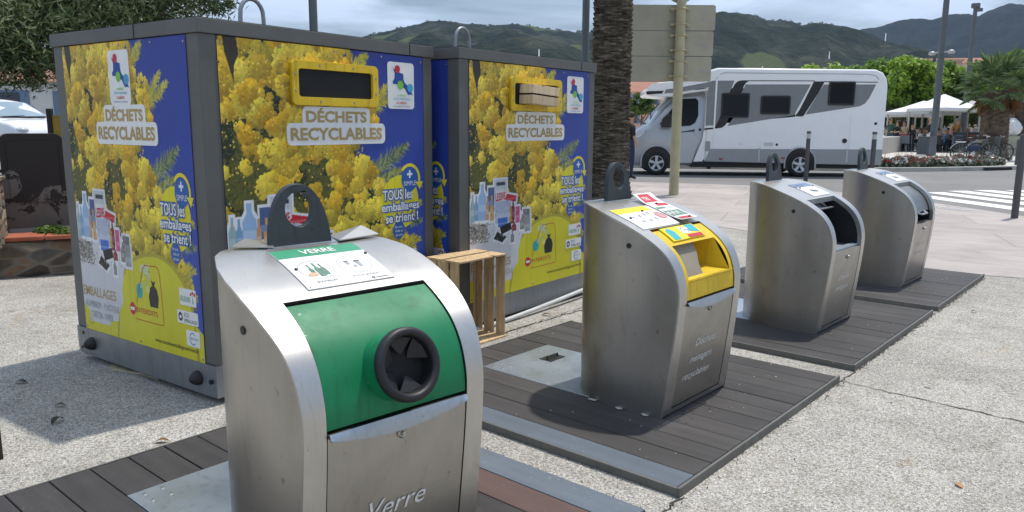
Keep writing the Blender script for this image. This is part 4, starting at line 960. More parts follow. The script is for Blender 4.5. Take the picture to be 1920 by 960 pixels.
# ------------------------------------------------------------------ the two recycling containers
def container(label, pos, th, hatch_box=False):
    t = thing('recycling_container', label, 'recycling container', (pos[0], pos[1], 0), th, 'mimosa printed recycling containers')
    # local: origin at the near corner, +y along the front, -x into the depth
    a, d, H, cap = 1.680, 1.4045, 1.923, .075
    zb = .205; z0 = .036
    b = B(); b.box(-d-.012, .012, -.012, a+.012, H-cap, H-.004); b.build('roof_band', M_paint, t, bevel=.004)
    b = B(); b.add([(-d-.010, -.010, H-.002), (.010, -.010, H-.002), (.010, a+.010, H-.002), (-d-.010, a+.010, H-.002), (-d/2, a/2, H+.03)], [(0, 1, 4), (1, 2, 4), (2, 3, 4), (3, 0, 4)]); b.build('roof', M_paint, t)
    b = B()
    b.box(-.0105+.0, .0135, .42-.001, .426, H-cap+.0, H-.006) if False else b.box(-.53, -.525, -.0145, -.012, H-cap+.002, H-.006)
    b.box(.0120, .0140, a-.22, a-.215, H-cap+.002, H-.006)
    b.build('band_seam', M_dark, t)
    # corner posts
    cw = .100
    for i, (x0, x1, y0, y1) in enumerate(((-cw, 0, 0, cw), (-cw, 0, a-.082, a), (-d, -d+cw, 0, cw), (-d, -d+cw, a-cw, a))):
        b = B(); b.box(x0, x1, y0, y1, zb+.002, H-cap-.0005); b.build('corner_post', M_paint, t, bevel=.003)
    # base frame
    b = B(); b.prism([(-d, zb), (0, zb), (0, z0), (-.04, z0), (-d+.05, z0+.004), (-d+.012, z0+.012), (-d, z0+.05)], lambda u, v, q: (u, q, v), -.008, a+.008)
    b.build('base_frame', M_galv, t, bevel=.003)
    b = B(); b.box(-d+.03, -.03, .03, a-.03, zb, H-cap-.001); b.build('inner_wall', simple('inner_wall_paint', (36, 60, 120), .5), t)
    b = B()
    for yy in (-.0082, ):
        for (x_, z_) in ((-d+.07, .17), (-d+.045, .075)): b.cyl((x_, -.0075, z_), (x_, -.0105, z_), .011, n=14)
    b.cyl((-.04, -.0075, .12), (-.04, -.022, .12), .012, n=6); b.build('frame_bolt', M_black, t)
    for x_ in (-d+.17, -.16):     # rubber buffers
        q = B(); q.lathe([(.040, 0), (.038, .012), (.030, .030), (.016, .046), (0, .052)], (x_, -.008, .118), (0, -1, 0), 20); q.build('rubber_buffer', M_black, t, smooth=60)
    for x_, y_ in ((-d+.1, .1), (-.1, .1), (-d+.1, a-.1), (-.1, a-.1)):
        q = B(); q.cyl((x_, y_, .0), (x_, y_, z0+.02), .04, n=14); q.build('foot', M_black, t)
    # panels: front (+x), near side (-y), plus plain far and back boards
    front = Matrix(((0, 0, 1, .004), (1, 0, 0, .098), (0, 1, 0, .200+.003), (0, 0, 0, 1)))
    panel(t, front, 1.0, False)
    side = Matrix(((1, 0, 0, -d+.107), (0, 0, -1, -.004), (0, 1, 0, .203), (0, 0, 0, 1)))
    panel(t, side, .807, True)
    b = B(); b.box(-d+.10, -.10, a-.029, a-.002, zb+.005, H-cap-.002); b.box(-d-.004+.006, -d+.029, .10, a-.1, zb+.005, H-cap-.002); b.build('rear_panel', simple('blue_panel', (36, 48, 124), .45), t)
    # yellow slot frame
    o = rrect(.528, 1.523, 1.168, 1.760, .030); hh = rrect(.572, 1.568, 1.124, 1.717, .018); al = o+hh[::-1]; K = len(al); no_, nh = len(o), len(hh)
    tri = tessellate_polygon([[Vector((u, v, 0)) for u, v in o], [Vector((u, v, 0)) for u, v in hh[::-1]]])
    b = B(); vs = [(.026, u, v) for u, v in al]+[(.0065, u, v) for u, v in al]; fs = [tuple(q) for q in tri]+[tuple(K+i for i in reversed(q)) for q in tri]+[(i, (i+1) % no_, K+(i+1) % no_, K+i) for i in range(no_)]+[(no_+i, no_+(i+1) % nh, K+no_+(i+1) % nh, K+no_+i) for i in range(nh)]
    b.add(vs, fs); sf = b.build('slot_frame', M_yel, t, bevel=.003)
    for u, v in ((.549, 1.69), (.549, 1.60), (.72, 1.739), (.97, 1.739), (.72, 1.545), (.97, 1.545), (1.147, 1.69), (1.147, 1.60)): b = B(); b.lathe([(.007, 0), (.006, .003), (0, .004)], (.0262, u, v), (1, 0, 0), 10); b.build('frame_screw', M_steel, sf)
    b = B(); b.prism(rrect(.566, 1.562, 1.130, 1.723, .018), lambda u, v, q: (q, u, v), .0062, .0078); b.build('slot_opening', M_dark, sf)  # flat black plate painting the shade of the slot recess
    # crane loop on the roof
    x_, y_ = (-.70, .84)
    b = B(); r_ = .065; zt = 2.17-.005
    pts = [(x_, y_-.085, H), (x_, y_-.083, zt-r_-.04)]+[(x_, y_-.083*math.cos(PI*i/10), zt-r_-.03+(r_+.03)*math.sin(PI*i/10)) for i in range(1, 10)]+[(x_, y_+.083, zt-r_-.04), (x_, y_+.085, H)]
    b.tube(pts, .013, 10); b.build('crane_loop', M_galv, t, smooth=60)
    return t
c1 = container('near recycling container printed with yellow mimosa, its slot empty and dark', (-3.5957, 1.8705), .1043)
c2 = container('far recycling container printed with mimosa, a small crate stuck in its slot', (-3.6348, 3.6571), .0609)
# little crate pushed into the far slot
M_thin = mat_wood('thin_plywood', (196, 170, 132), (226, 206, 172))
t = thing('small_crate', 'small pale wooden crate jammed in the slot of the far container', 'crate', (0, 0, 0)); t.matrix_world = Matrix.Translation((-3.6348, 3.6571, 0)) @ Matrix.Rotation(.0609, 4, 'Z') @ Matrix.Translation((.0, .64, 1.575)) @ Matrix.Rotation(rad(-3), 4, 'X')
b = B(); b.box(.009, .13, 0, .33, .068+.006, .135); b.build('slat', M_thin, t, bevel=.002); b = B(); b.box(.009, .13, 0, .33, 0, .062); b.build('slat', M_thin, t, bevel=.002)
b = B(); b.box(.012, .12, .01, .32, .0605, .0755); b.build('inside', M_dark, t)
# hose lying against the far container
b = B(); dY = Vector((-math.sin(.0609), math.cos(.0609))); p0 = Vector((-3.6348, 3.6571))
pts = []
for i in range(30):
    s_ = .02+1.72*i/29; q = p0+dY*s_+Vector((.035+.02*math.sin(s_*2), 0)); pts.append((q.x, q.y, .018+.055*max(0, (s_-.4))/1.3))
b.tube(pts, .016, 10); tag(b.build('hose', simple('white_hose', (196, 198, 196), .45), smooth=60), 'pale grey hose lying along the foot of the far container', 'hose')
# ------------------------------------------------------------------ crate standing on end
t = thing('wooden_crate', 'wooden slatted crate stood on end between the far container and the near glass bin', 'crate', (-3.352, 3.375, 0), rad(1.5))
Wd, Hh, Dp = .455, .575, .30    # along y, up, depth (-x); the open side faces +x
def slat(name, x0, x1, y0, y1, z0, z1): b = B(); b.box(x0, x1, y0, y1, z0, z1); return b.build(name, M_wood, t, bevel=.0015, seg=1)
for (a0, a1) in ((-.30, -.165), (-.14, -.003)): slat('end_board', a0, a1, 0, Wd, Hh-.012, Hh+random.uniform(0, .002)); slat('end_board', a0, a1, 0, Wd, 0, .012)
for (a0, a1) in ((-.295, -.215), (-.2, -.11), (-.09, -.012)): slat('side_slat', a0, a1, .0, .007, .0125, Hh-.0125); slat('side_slat', a0, a1, Wd-.007, Wd, .0125, Hh-.0125)
for (y0, y1) in ((.012, .085), (.125, .20), (.25, .325), (.37, .445)): slat('bottom_slat', -.297, -.290, y0, y1, .013, Hh-.013)
for z_ in (.14, .28, .42): slat('cross_slat', -.309, -.3005, .004, Wd-.004, z_, z_+.035)
for y_ in (.012, Wd-.032): slat('corner_batten', -.288, -.268, y_, y_+.02, .0135, Hh-.0135)
# ------------------------------------------------------------------ litter and post on the left
M_card = simple('flattened_cardboard', (168, 158, 132), .85, 0, .2, 14)
b = B(); base = gnd(250, 702); P = [gnd(203, 692), gnd(215, 682), gnd(235, 684), gnd(262, 696), gnd(290, 706), (gnd(298, 714)), gnd(265, 704), gnd(240, 700), gnd(212, 697)]
b.add([(p.x, p.y, .006+.014*math.sin(i*1.9)**2) for i, p in enumerate(P)]+[(p.x, p.y, .003) for p in P], [(0, 1, 2, 8), (2, 7, 8), (2, 3, 7), (3, 6, 7), (3, 4, 6), (4, 5, 6)]+[(i, (i+1) % 9, 9+(i+1) % 9, 9+i) for i in range(9)])
tag(b.build('cardboard_scrap', M_card), 'torn flat cardboard scrap lying along the foot of the near container', 'litter')
M_dry = simple('dry_leaf', (120, 92, 58), .8, 0, .3, 30); M_dryd = simple('dead_twig', (66, 58, 44), .85, 0, .3, 30)
def leaf(px, py, l, ang, label, mt, bend=.012):
    c = gnd(px, py); b = B(); d = Vector((math.cos(ang), math.sin(ang), 0)); q = Vector((-d.y, d.x, 0)); vs = []
    for i in range(7):
        u = i/6; w_ = l*.16*math.sin(PI*u)**.7+.0008; h_ = .003+bend*math.sin(PI*u); vs += [c+d*(l*(u-.5))+q*(w_+.006*math.sin(u*5))+Vector((0, 0, h_+w_*.4)), c+d*(l*(u-.5))+Vector((0, 0, h_)), c+d*(l*(u-.5))-q*w_+Vector((0, 0, h_+w_*.3))]
    b.add(vs, [(3*i+j, 3*i+j+1, 3*i+j+4, 3*i+j+3) for i in range(6) for j in range(2)]); o = b.build('fallen_leaf', mt); tag(o, label, 'leaf', 'leaves and twigs fallen on the pavement'); return o
leaf(108, 792, .085, 2.2, 'curled dark dead leaf in the middle of the near container shadow', M_dryd, .02); leaf(114, 763, .06, 1.0, 'thin dark twig just behind the curled dark leaf', M_dryd)
leaf(305, 830, .07, .9, 'slim brown leaf beside the edge of the nearest deck', M_dry); leaf(1797, 911, .055, 2.4, 'orange brown leaf on the gravel at the lower right', simple('orange_leaf', (176, 128, 84), .8), .006)
leaf(40, 719, .08, .7, 'small dark twig nearest the left edge of the photo', M_dryd); leaf(1025, 592, .08, .8, 'dark leaf on the gravel in front of the far container', M_dryd); leaf(1826, 586, .05, .3, 'tiny dark twig on gravel right of the farthest deck', M_dryd)
leaf(1600, 420, .12, .4, 'dry leaf on the pale pavement behind the open-mouthed bin', M_dry) if False else None
t = thing('post', 'brown square post cut off by the left edge of the photo', 'post', (-3.70, .915, 0)); b = B(); b.box(-.03, .02, -.03, .015, 0, .30); b.build('shaft', simple('brown_post', (58, 42, 34), .7, 0, .2, 12), t, bevel=.004); b = B(); b.lathe([(.0, .33), (.02, .32), (.033, .30)], (-.005, -.0075, 0), n=16); b.build('cap', M_black, t)

# grit and crumbs gathered along the deck edges
b = B(); g_ = random.Random(31)
def crumb(x, y, z, s_):
    a = g_.uniform(0, 6.28); p = [(x+s_*math.cos(a+k*1.57)*g_.uniform(.5, 1), y+s_*math.sin(a+k*1.57)*g_.uniform(.5, 1)) for k in range(4)]
    b.add([(q[0], q[1], z) for q in p]+[(x, y, z+s_*.7)], [(0, 1, 4), (1, 2, 4), (2, 3, 4), (3, 0, 4)])
for i in range(900):
    k = g_.random()
    if k < .45: x, y, z = -1.335+abs(g_.gauss(0, .022)), g_.uniform(.6, 8.5), .003
    elif k < .65: x, y, z = g_.uniform(-3.2, -1.34), g_.choice((2.545, 4.385, 4.64, 6.51, 6.645, 2.375))+g_.gauss(0, .012), .003
    elif k < .85: x, y, z = g_.uniform(-3.6, 0), g_.uniform(.6, 7), .003
    else:
        x, y = -1.74+abs(g_.gauss(0, .08))-.02, g_.choice((3.47, 5.52, 7.57))+g_.uniform(-.5, .4); z = .036
    crumb(x, y, z, g_.uniform(.002, .0065))
o = b.build('grit', simple('dark_grit', (78, 70, 58), .95, 0, .35, 40), fix=False); o['kind'] = 'stuff'; o['label'] = 'dark grit and crumbs gathered along the deck edges'
b = B()
for i in range(110):
    x, y, z = g_.choice(((g_.uniform(-1.72, -1.36), g_.uniform(2.7, 8.2), .036), (g_.uniform(-3.1, -1.4), g_.uniform(2.7, 4.2), .036), (g_.uniform(-3.2, 0), g_.uniform(1, 7), .004))); crumb(x, y, z, g_.uniform(.002, .006))
o = b.build('pale_crumbs', simple('pale_grit', (206, 200, 188), .9), fix=False); o['kind'] = 'stuff'; o['label'] = 'pale crumbs scattered over decks and pavement'

# ------------------------------------------------------------------ motorhome on the road
M_mwhite = glossy('motorhome_white', (238, 238, 236), .3, 0, .4, .02); M_msilver = glossy('silver_paint', (176, 180, 183), .32, .4, .5, .03); M_mgrey = glossy('grey_band', (122, 124, 124), .35, .1, .3, .03)
M_mblack = glossy('black_band', (26, 27, 29), .4, 0, .0, .05); M_mglass = mat_glass('tinted_glass', (14, 15, 17), .05, .25); M_tyre = simple('tyre_rubber', (26, 26, 27), .75, 0, .2, 20); M_rim = simple('alloy_rim', (196, 198, 200), .35, .35, .06, 20)
M_skirt = glossy('skirt_grey', (146, 149, 152), .35, .3, .3, .03); M_wsg = mat_glass('windscreen_glass', (120, 140, 150), .03, .9); M_red = glossy('red_lamp', (150, 44, 40), .3, 0, .3, .05)
mh = thing('motorhome', 'white and grey motorhome with dark windows driving left along the road', 'motorhome', (-11.445, 19.472, .002), math.atan2(.593, .805))
# local: x from front axle to the rear, -y towards the camera, z up; the near side wall is at y = 0
def YX(x, y_, z): return (x, y_, z)
Wc = 2.28
coach = [(1.34, .42), (6.20, .36), (6.24, .9), (6.235, 2.5), (6.20, 2.70), (6.08, 2.88), (5.88, 2.965), (1.62, 3.005), (1.35, 2.93), (.75, 2.68), (-.02, 2.60), (-.22, 2.50), (-.36, 2.34), (-.30, 2.24), (.40, 2.20), (.80, 2.30), (1.34, 2.38)]
b = B(); b.prism(coach, lambda u, v, q: (u, q, v), 0, Wc); body = b.build('coach_body', M_mwhite, mh, bevel=.075, seg=4, smooth=45)
side = lambda u, v, q: (u, q, v)
def plate(name, poly, y0, mat, parent=mh, th=.006, bev=0, label=None):
    b = B(); b.prism(poly, side, y0-th, y0+.0); return b.build(name, mat, parent, bevel=bev, label=label)
plate('skirt', [(1.36, .41), (3.62, .38), (3.70, .62), (3.80, .74), (3.99, .80), (4.20, .76), (4.36, .60), (4.44, .37), (6.22, .35), (6.225, .79), (1.50, .77)], -.0005, M_skirt, th=.02, bev=.006)
plate('upper_grey_band', [(1.47, 2.655), (2.08, 2.66), (1.97, 2.34), (1.73, 1.66), (1.66, 1.42), (1.345, 1.42), (1.345, 2.36)], -.0005, M_mgrey, th=.003)
plate('upper_grey_band', [(2.40, 2.555), (4.16, 2.56), (3.76, 1.715), (1.95, 1.41), (2.16, 1.72), (2.28, 2.33)], -.0005, M_mgrey, th=.003)
plate('upper_grey_band', [(4.51, 2.555), (5.91, 2.56), (5.76, 2.2), (5.66, 2.05), (5.52, 1.97), (4.07, 1.735)], -.0005, M_mgrey, th=.003)
plate('black_band', [(1.98, 2.33), (2.09, 2.56), (2.17, 2.64), (2.28, 2.665), (2.50, 2.665), (2.40, 2.60), (2.34, 2.5), (2.27, 2.33)], -.0035, M_mblack, th=.003)
plate('black_band', [(4.24, 2.64), (4.53, 2.64), (4.40, 2.36), (4.02, 1.70), (3.96, 1.68), (3.79, 1.69), (3.90, 1.86), (4.05, 2.2)], -.0035, M_mblack, th=.003)
plate('black_band', [(1.62, 1.41), (1.74, 1.66), (1.98, 1.62), (1.90, 1.44), (1.80, 1.36), (1.32, 1.29), (1.32, 1.34), (1.60, 1.37)], -.0035, M_mblack, th=.003)
plate('dark_line', [(2.46, 2.645), (4.26, 2.645), (4.26, 2.665), (2.46, 2.665)], -.0065, M_mblack, th=.002); plate('dark_line', [(4.5, 2.625), (5.95, 2.61), (5.95, 2.63), (4.5, 2.645)], -.0065, M_mblack, th=.002)
plate('rain_gutter', [(1.56, 2.70), (1.70, 2.86), (1.80, 2.885), (5.7, 2.845), (5.9, 2.80), (5.98, 2.70), (5.96, 2.69), (5.88, 2.785), (5.69, 2.825), (1.82, 2.86), (1.72, 2.84), (1.6, 2.69)], -.0005, M_msilver, th=.008)
plate('white_edge_strip', [(1.56, .80), (1.60, .80), (1.62, 2.62), (1.70, 2.86), (1.66, 2.86), (1.57, 2.64)], -.0040, M_mwhite, th=.014, bev=.003)
for i, (x0, x1, z0, z1) in enumerate(((1.75, 2.52, 1.64, 2.32), (2.83, 3.64, 1.74, 2.25), (4.65, 5.36, 1.995, 2.64))):
    w = plate('side_window', rrect(x0, z0, x1, z1, .05), -.004, M_mblack, th=.03, bev=.006)
    plate('pane', rrect(x0+.045, z0+.045, x1-.045, z1-.045, .035), -.0345, M_mglass, w, th=.004)
g_ = plate('garage_door', rrect(5.31, .44, 6.08, 1.77, .05), -.0005, M_mwhite, th=.012, bev=.003)
plate('door_lower', [(5.33, .45), (6.06, .44), (6.06, .775), (5.33, .775)], -.0130, M_skirt, g_, th=.010)
l_ = plate('service_hatch', rrect(2.89, .45, 3.43, 1.04, .04), -.0005, M_mwhite, th=.014, bev=.003)
plate('hatch_lower', [(2.90, .46), (3.42, .46), (3.42, .765), (2.90, .765)], -.015, M_skirt, l_, th=.008)
for k in range(5): plate('vent_slot', [(2.98, .86+k*.022), (3.24, .86+k*.022), (3.24, .868+k*.022), (2.98, .868+k*.022)], -.0146, M_skirt, l_, th=.004)
for nm, cx, cz, r_, mt in (('filler_cap', 3.34, .90, .035, M_mblack), ('water_inlet', 5.18, 1.02, .065, M_mblack), ('socket_cover', 2.35, .94, .045, M_mwhite), ('door_catch', 5.98, 1.50, .04, M_mblack)):
    b = B(); b.cyl((cx, -.001, cz), (cx, -.024, cz), r_, n=20); b.build(nm, mt, mh, bevel=.004)
for x_, z_ in ((1.81, .48), (3.53, .52)):
    plate('side_reflector', rrect(x_-.05, z_-.02, x_+.05, z_+.03, .01), -.0206, M_red, th=.008)
for x_ in (2.86, 5.27):
    plate('skirt_clasp', rrect(x_-.025, .42, x_+.025, .80, .01), -.0212, M_msilver, th=.008)
plate('extractor_grille', [(1.36, .70), (1.50, .70), (1.50, .98), (1.36, .98)], -.0045, M_skirt, th=.004)
# cab: lofted sections (x, half width bottom, half width top, z bottom, z top)
yc = Wc/2
sec = [(-.98, .50, .40, .42, .78), (-.94, .74, .62, .32, .98), (-.84, .90, .80, .30, 1.10), (-.66, .98, .90, .28, 1.22), (-.42, 1.01, .93, .26, 1.36), (-.26, 1.02, .92, .26, 1.45), (-.05, 1.02, .88, .26, 1.72), (.15, 1.02, .85, .26, 1.95), (.38, 1.02, .82, .26, 2.17), (.62, 1.02, .81, .28, 2.28), (1.36, 1.02, .84, .28, 2.40)]
def cabring(x, wb, wt, zb_, zt_):
    pts = []; mid = min(zt_-.05, 1.18 if zt_ > 1.3 else zb_+(zt_-zb_)*.6)
    prof_ = [(wb*.90, zb_), (wb, zb_+.10), (wb, mid*.8+zb_*.2), (wb*.995, mid), ((wb*.55+wt*.45), mid+(zt_-mid)*.45), (wt*1.0, mid+(zt_-mid)*.85), (wt*.92, zt_-.012), (wt*.6, zt_), (0, zt_+.012)]
    for w_, z_ in prof_: pts.append((x, yc-w_, z_))
    for w_, z_ in prof_[-2::-1]: pts.append((x, yc+w_, z_))
    return pts
b = B(); vs = []; R_ = [cabring(*q) for q in sec]; n_ = len(R_[0])
for r_ in R_: vs += r_
fs = [(i*n_+j, i*n_+j+1, (i+1)*n_+j+1, (i+1)*n_+j) for i in range(len(R_)-1) for j in range(n_-1)]+[tuple(range(n_))]
b.add(vs, fs); cab = b.build('cab', M_msilver, mh, smooth=50)
# wheel arches: dark wells set proud of the cab side
def arch(name, cx, y_, r_, mat=M_black, th=.01, z=.345):
    pts = [(cx-r_, .20)]+[(cx+r_*math.cos(PI-PI*i/16), z+.06+r_*.97*math.sin(PI*i/16)) for i in range(17)]+[(cx+r_, .20)]
    b = B(); b.prism(pts, side, y_-th, y_+.22); return b.build(name, mat, mh)
arch('front_wheel_arch', .02, .104, .42); arch('rear_wheel_arch', 4.0, -.0206, .40)
b = B()
for y_, cx, r_ in ((.092, .02, .435), (-.032, 4.0, .42)):
    pts = [(cx+r_*math.cos(PI-PI*i/20), y_, .405+r_*math.sin(PI*i/20)) for i in range(21)]; b.tube([(cx-r_, y_, .25)]+pts+[(cx+r_, y_, .25)], .022, 8)
b.build('arch_trim', M_msilver, mh, smooth=60)
# windscreen over the loft's slope
b = B(); us = np.linspace(-.88, .88, 15); rows = []
def ws_pt(u, v):
    x = -.27+(.64)*v; wt = np.interp(x, [-.26, -.05, .15, .38], [.92, .88, .85, .82]); z = np.interp(x, [-.26, -.05, .15, .38], [1.46, 1.73, 1.965, 2.185]); cur = 1-abs(u)**3*.10
    return (x-.045+.14*abs(u)**2.2, yc+u*wt*1.03, z+.020-(.05*abs(u)**2.5))
b.grid(ws_pt, list(np.linspace(-1, 1, 17)), list(np.linspace(0.02, 1, 9))); ws_ = b.build('windscreen', M_wsg, mh, smooth=60)
b = B(); b.tube([ws_pt(-.9, .05), Vector(ws_pt(-.3, .35))+Vector((-.03, 0, .03)), Vector(ws_pt(.2, .75))+Vector((-.02, 0, .02))], .014, 6); b.tube([ws_pt(-.1, .03), Vector(ws_pt(.5, .3))+Vector((-.03, 0, .03)), ws_pt(.85, .65)], .012, 6); b.build('wiper', M_black, ws_)
# cab side details; the cab side sits at y = .12
def slanted(poly, off): # follow the tumblehome of the cab side above the belt line
    return lambda u, v, q: (u, q+max(0, (v-1.18))*.165+off, v)
def dens(poly, step=.08): return dense(poly, step)
b = B(); b.prism(dens([(.44, 1.22), (.50, 2.06), (.62, 2.19), (1.20, 2.235), (1.27, 2.15), (1.25, 1.6), (1.22, 1.13), (1.02, .36), (.47, .36), (.44, .70)]), slanted(None, 0), .107, .114); b.build('cab_door', M_msilver, mh)
b = B(); b.prism(dens([(.08, 1.46), (.60, 2.12), (.68, 2.16), (1.08, 2.18), (1.15, 2.11), (1.16, 1.70), (1.08, 1.50), (.94, 1.41), (.30, 1.38)]), slanted(None, 0), .088, .104)
cw_ = b.build('cab_window', M_mglass, mh, bevel=.003)
b = B(); b.prism([(.60, 1.42), (.66, 1.42), (.64, 2.14), (.59, 2.12)], slanted(None, -.006), .08, .087); b.build('window_divider', M_mblack, cw_)
plate('black_stripe', [(.10, 1.14), (.40, 1.19), (1.25, 1.27), (1.25, 1.34), (.75, 1.25)], .1115, M_mblack, th=.003)
plate('lower_door_panel', [(.46, .40), (1.02, .40), (1.18, 1.02), (.46, 1.02)], .1115, M_mgrey, th=.003)
plate('white_flare', [(1.05, .40), (1.30, .41), (1.50, .77), (1.56, 1.2), (1.58, 2.40), (1.34, 2.38), (1.32, 1.41), (1.27, 1.0)], .05, M_mwhite, th=.03, bev=.006)
b = B(); b.prism(rrect(1.06, 1.16, 1.17, 1.34, .03), side, .085, .110); b.build('door_handle', M_msilver, mh, bevel=.006)
b = B(); b.prism([(.10, 1.36), (.40, 1.36), (.42, 1.50), (.40, 1.72), (.28, 1.75), (.12, 1.60)], side, -.12, .02); b.cyl((.3, .02, 1.42), (.32, .12, 1.40), .04); b.build('wing_mirror', M_mblack, mh, bevel=.03, seg=3)
b = B(); b.prism([(-.74, 1.16), (-.60, 1.215), (-.30, 1.30), (-.36, 1.16), (-.48, 1.07), (-.70, 1.03)], lambda u, v, q: (u, q+max(0, -.45-u)*.28-.0, v), .105, .20); b.build('headlight', mat_glass('headlamp_glass', (190, 196, 200), .08, .9), mh, bevel=.012)
b = B(); b.box(-1.0, -.60, .30, Wc-.30, .30, .50); b.build('bumper', M_mgrey, mh, bevel=.05, seg=3)
b = B(); b.box(-.985, -.92, .52, Wc-.52, .62, .86); b.build('radiator_grille', M_mblack, mh, bevel=.02)
b = B(); b.prism([(-.33, 2.27), (.10, 2.30), (.14, 2.375), (-.35, 2.36)], side, -.012, .03); b.build('nose_grille', M_mblack, mh)
b = B(); b.prism([(-.37, 2.395), (.14, 2.405), (.5, 2.47), (1.5, 2.56), (1.5, 2.64), (.7, 2.635), (-.2, 2.57)], side, -.003, .0); b.build('nose_side_panel', M_mwhite, mh)
b = B(); b.prism([(.16, 2.30), (.5, 2.32), (1.36, 2.47), (1.5, 2.50), (1.5, 2.655), (1.3, 2.60), (.5, 2.45), (.2, 2.41)], side, -.0065, -.0032); b.build('nose_grey_band', M_mgrey, mh)
b = B(); b.box(2.3, 3.0, .7, 1.3, 2.99, 3.05); b.box(4.5, 5.0, .9, 1.4, 2.97, 3.03); b.build('roof_light', M_mwhite, mh, bevel=.02)
b = B(); b.box(1.0, 6.1, .12, Wc-.12, .24, .45); b.box(1.5, 1.6, .3, .5, .18, .3); b.build('underframe', M_black, mh)
def wheel(x_, y_, flip=1):
    b = B(); b.lathe([(.215, -.10), (.30, -.115), (.335, -.09), (.345, -.04), (.345, .04), (.335, .09), (.30, .115), (.215, .10)], (x_, y_, .345), (0, -flip, 0), 40); w = b.build('wheel', M_tyre, mh, smooth=50)
    b = B(); b.lathe([(.222, .085), (.215, .10), (.20, .098), (.19, .06), (.17, .05)], (x_, y_, .345), (0, -flip, 0), 40)
    for k in range(5):
        t_ = 2*PI*k/5+.3; c_, s_ = math.cos(t_), math.sin(t_)
        P = lambda r, w_, h_: (x_+r*c_-w_*s_, y_-flip*h_, .345+r*s_+w_*c_)
        b.add([P(.03, -.03, .095), P(.200, -.040, .108), P(.200, .040, .108), P(.03, .03, .095), P(.03, -.03, .05), P(.2, -.04, .05), P(.2, .04, .05), P(.03, .03, .05)], [(0, 1, 2, 3), (0, 4, 5, 1), (3, 2, 6, 7), (1, 5, 6, 2)])
    b.lathe([(.06, .05), (.06, .105), (.04, .112), (0, .113)], (x_, y_, .345), (0, -flip, 0), 20); b.build('rim', M_rim, w, smooth=35)
    b = B(); b.lathe([(.2, .02), (.0, .02)], (x_, y_, .345), (0, -flip, 0), 20); b.build('brake_disc', M_black, w)
for x_, y_ in ((.02, .19), (4.0, .055)): wheel(x_, y_)
for x_, y_ in ((.02, Wc-.25), (4.0, Wc-.2)): wheel(x_, y_, -1)

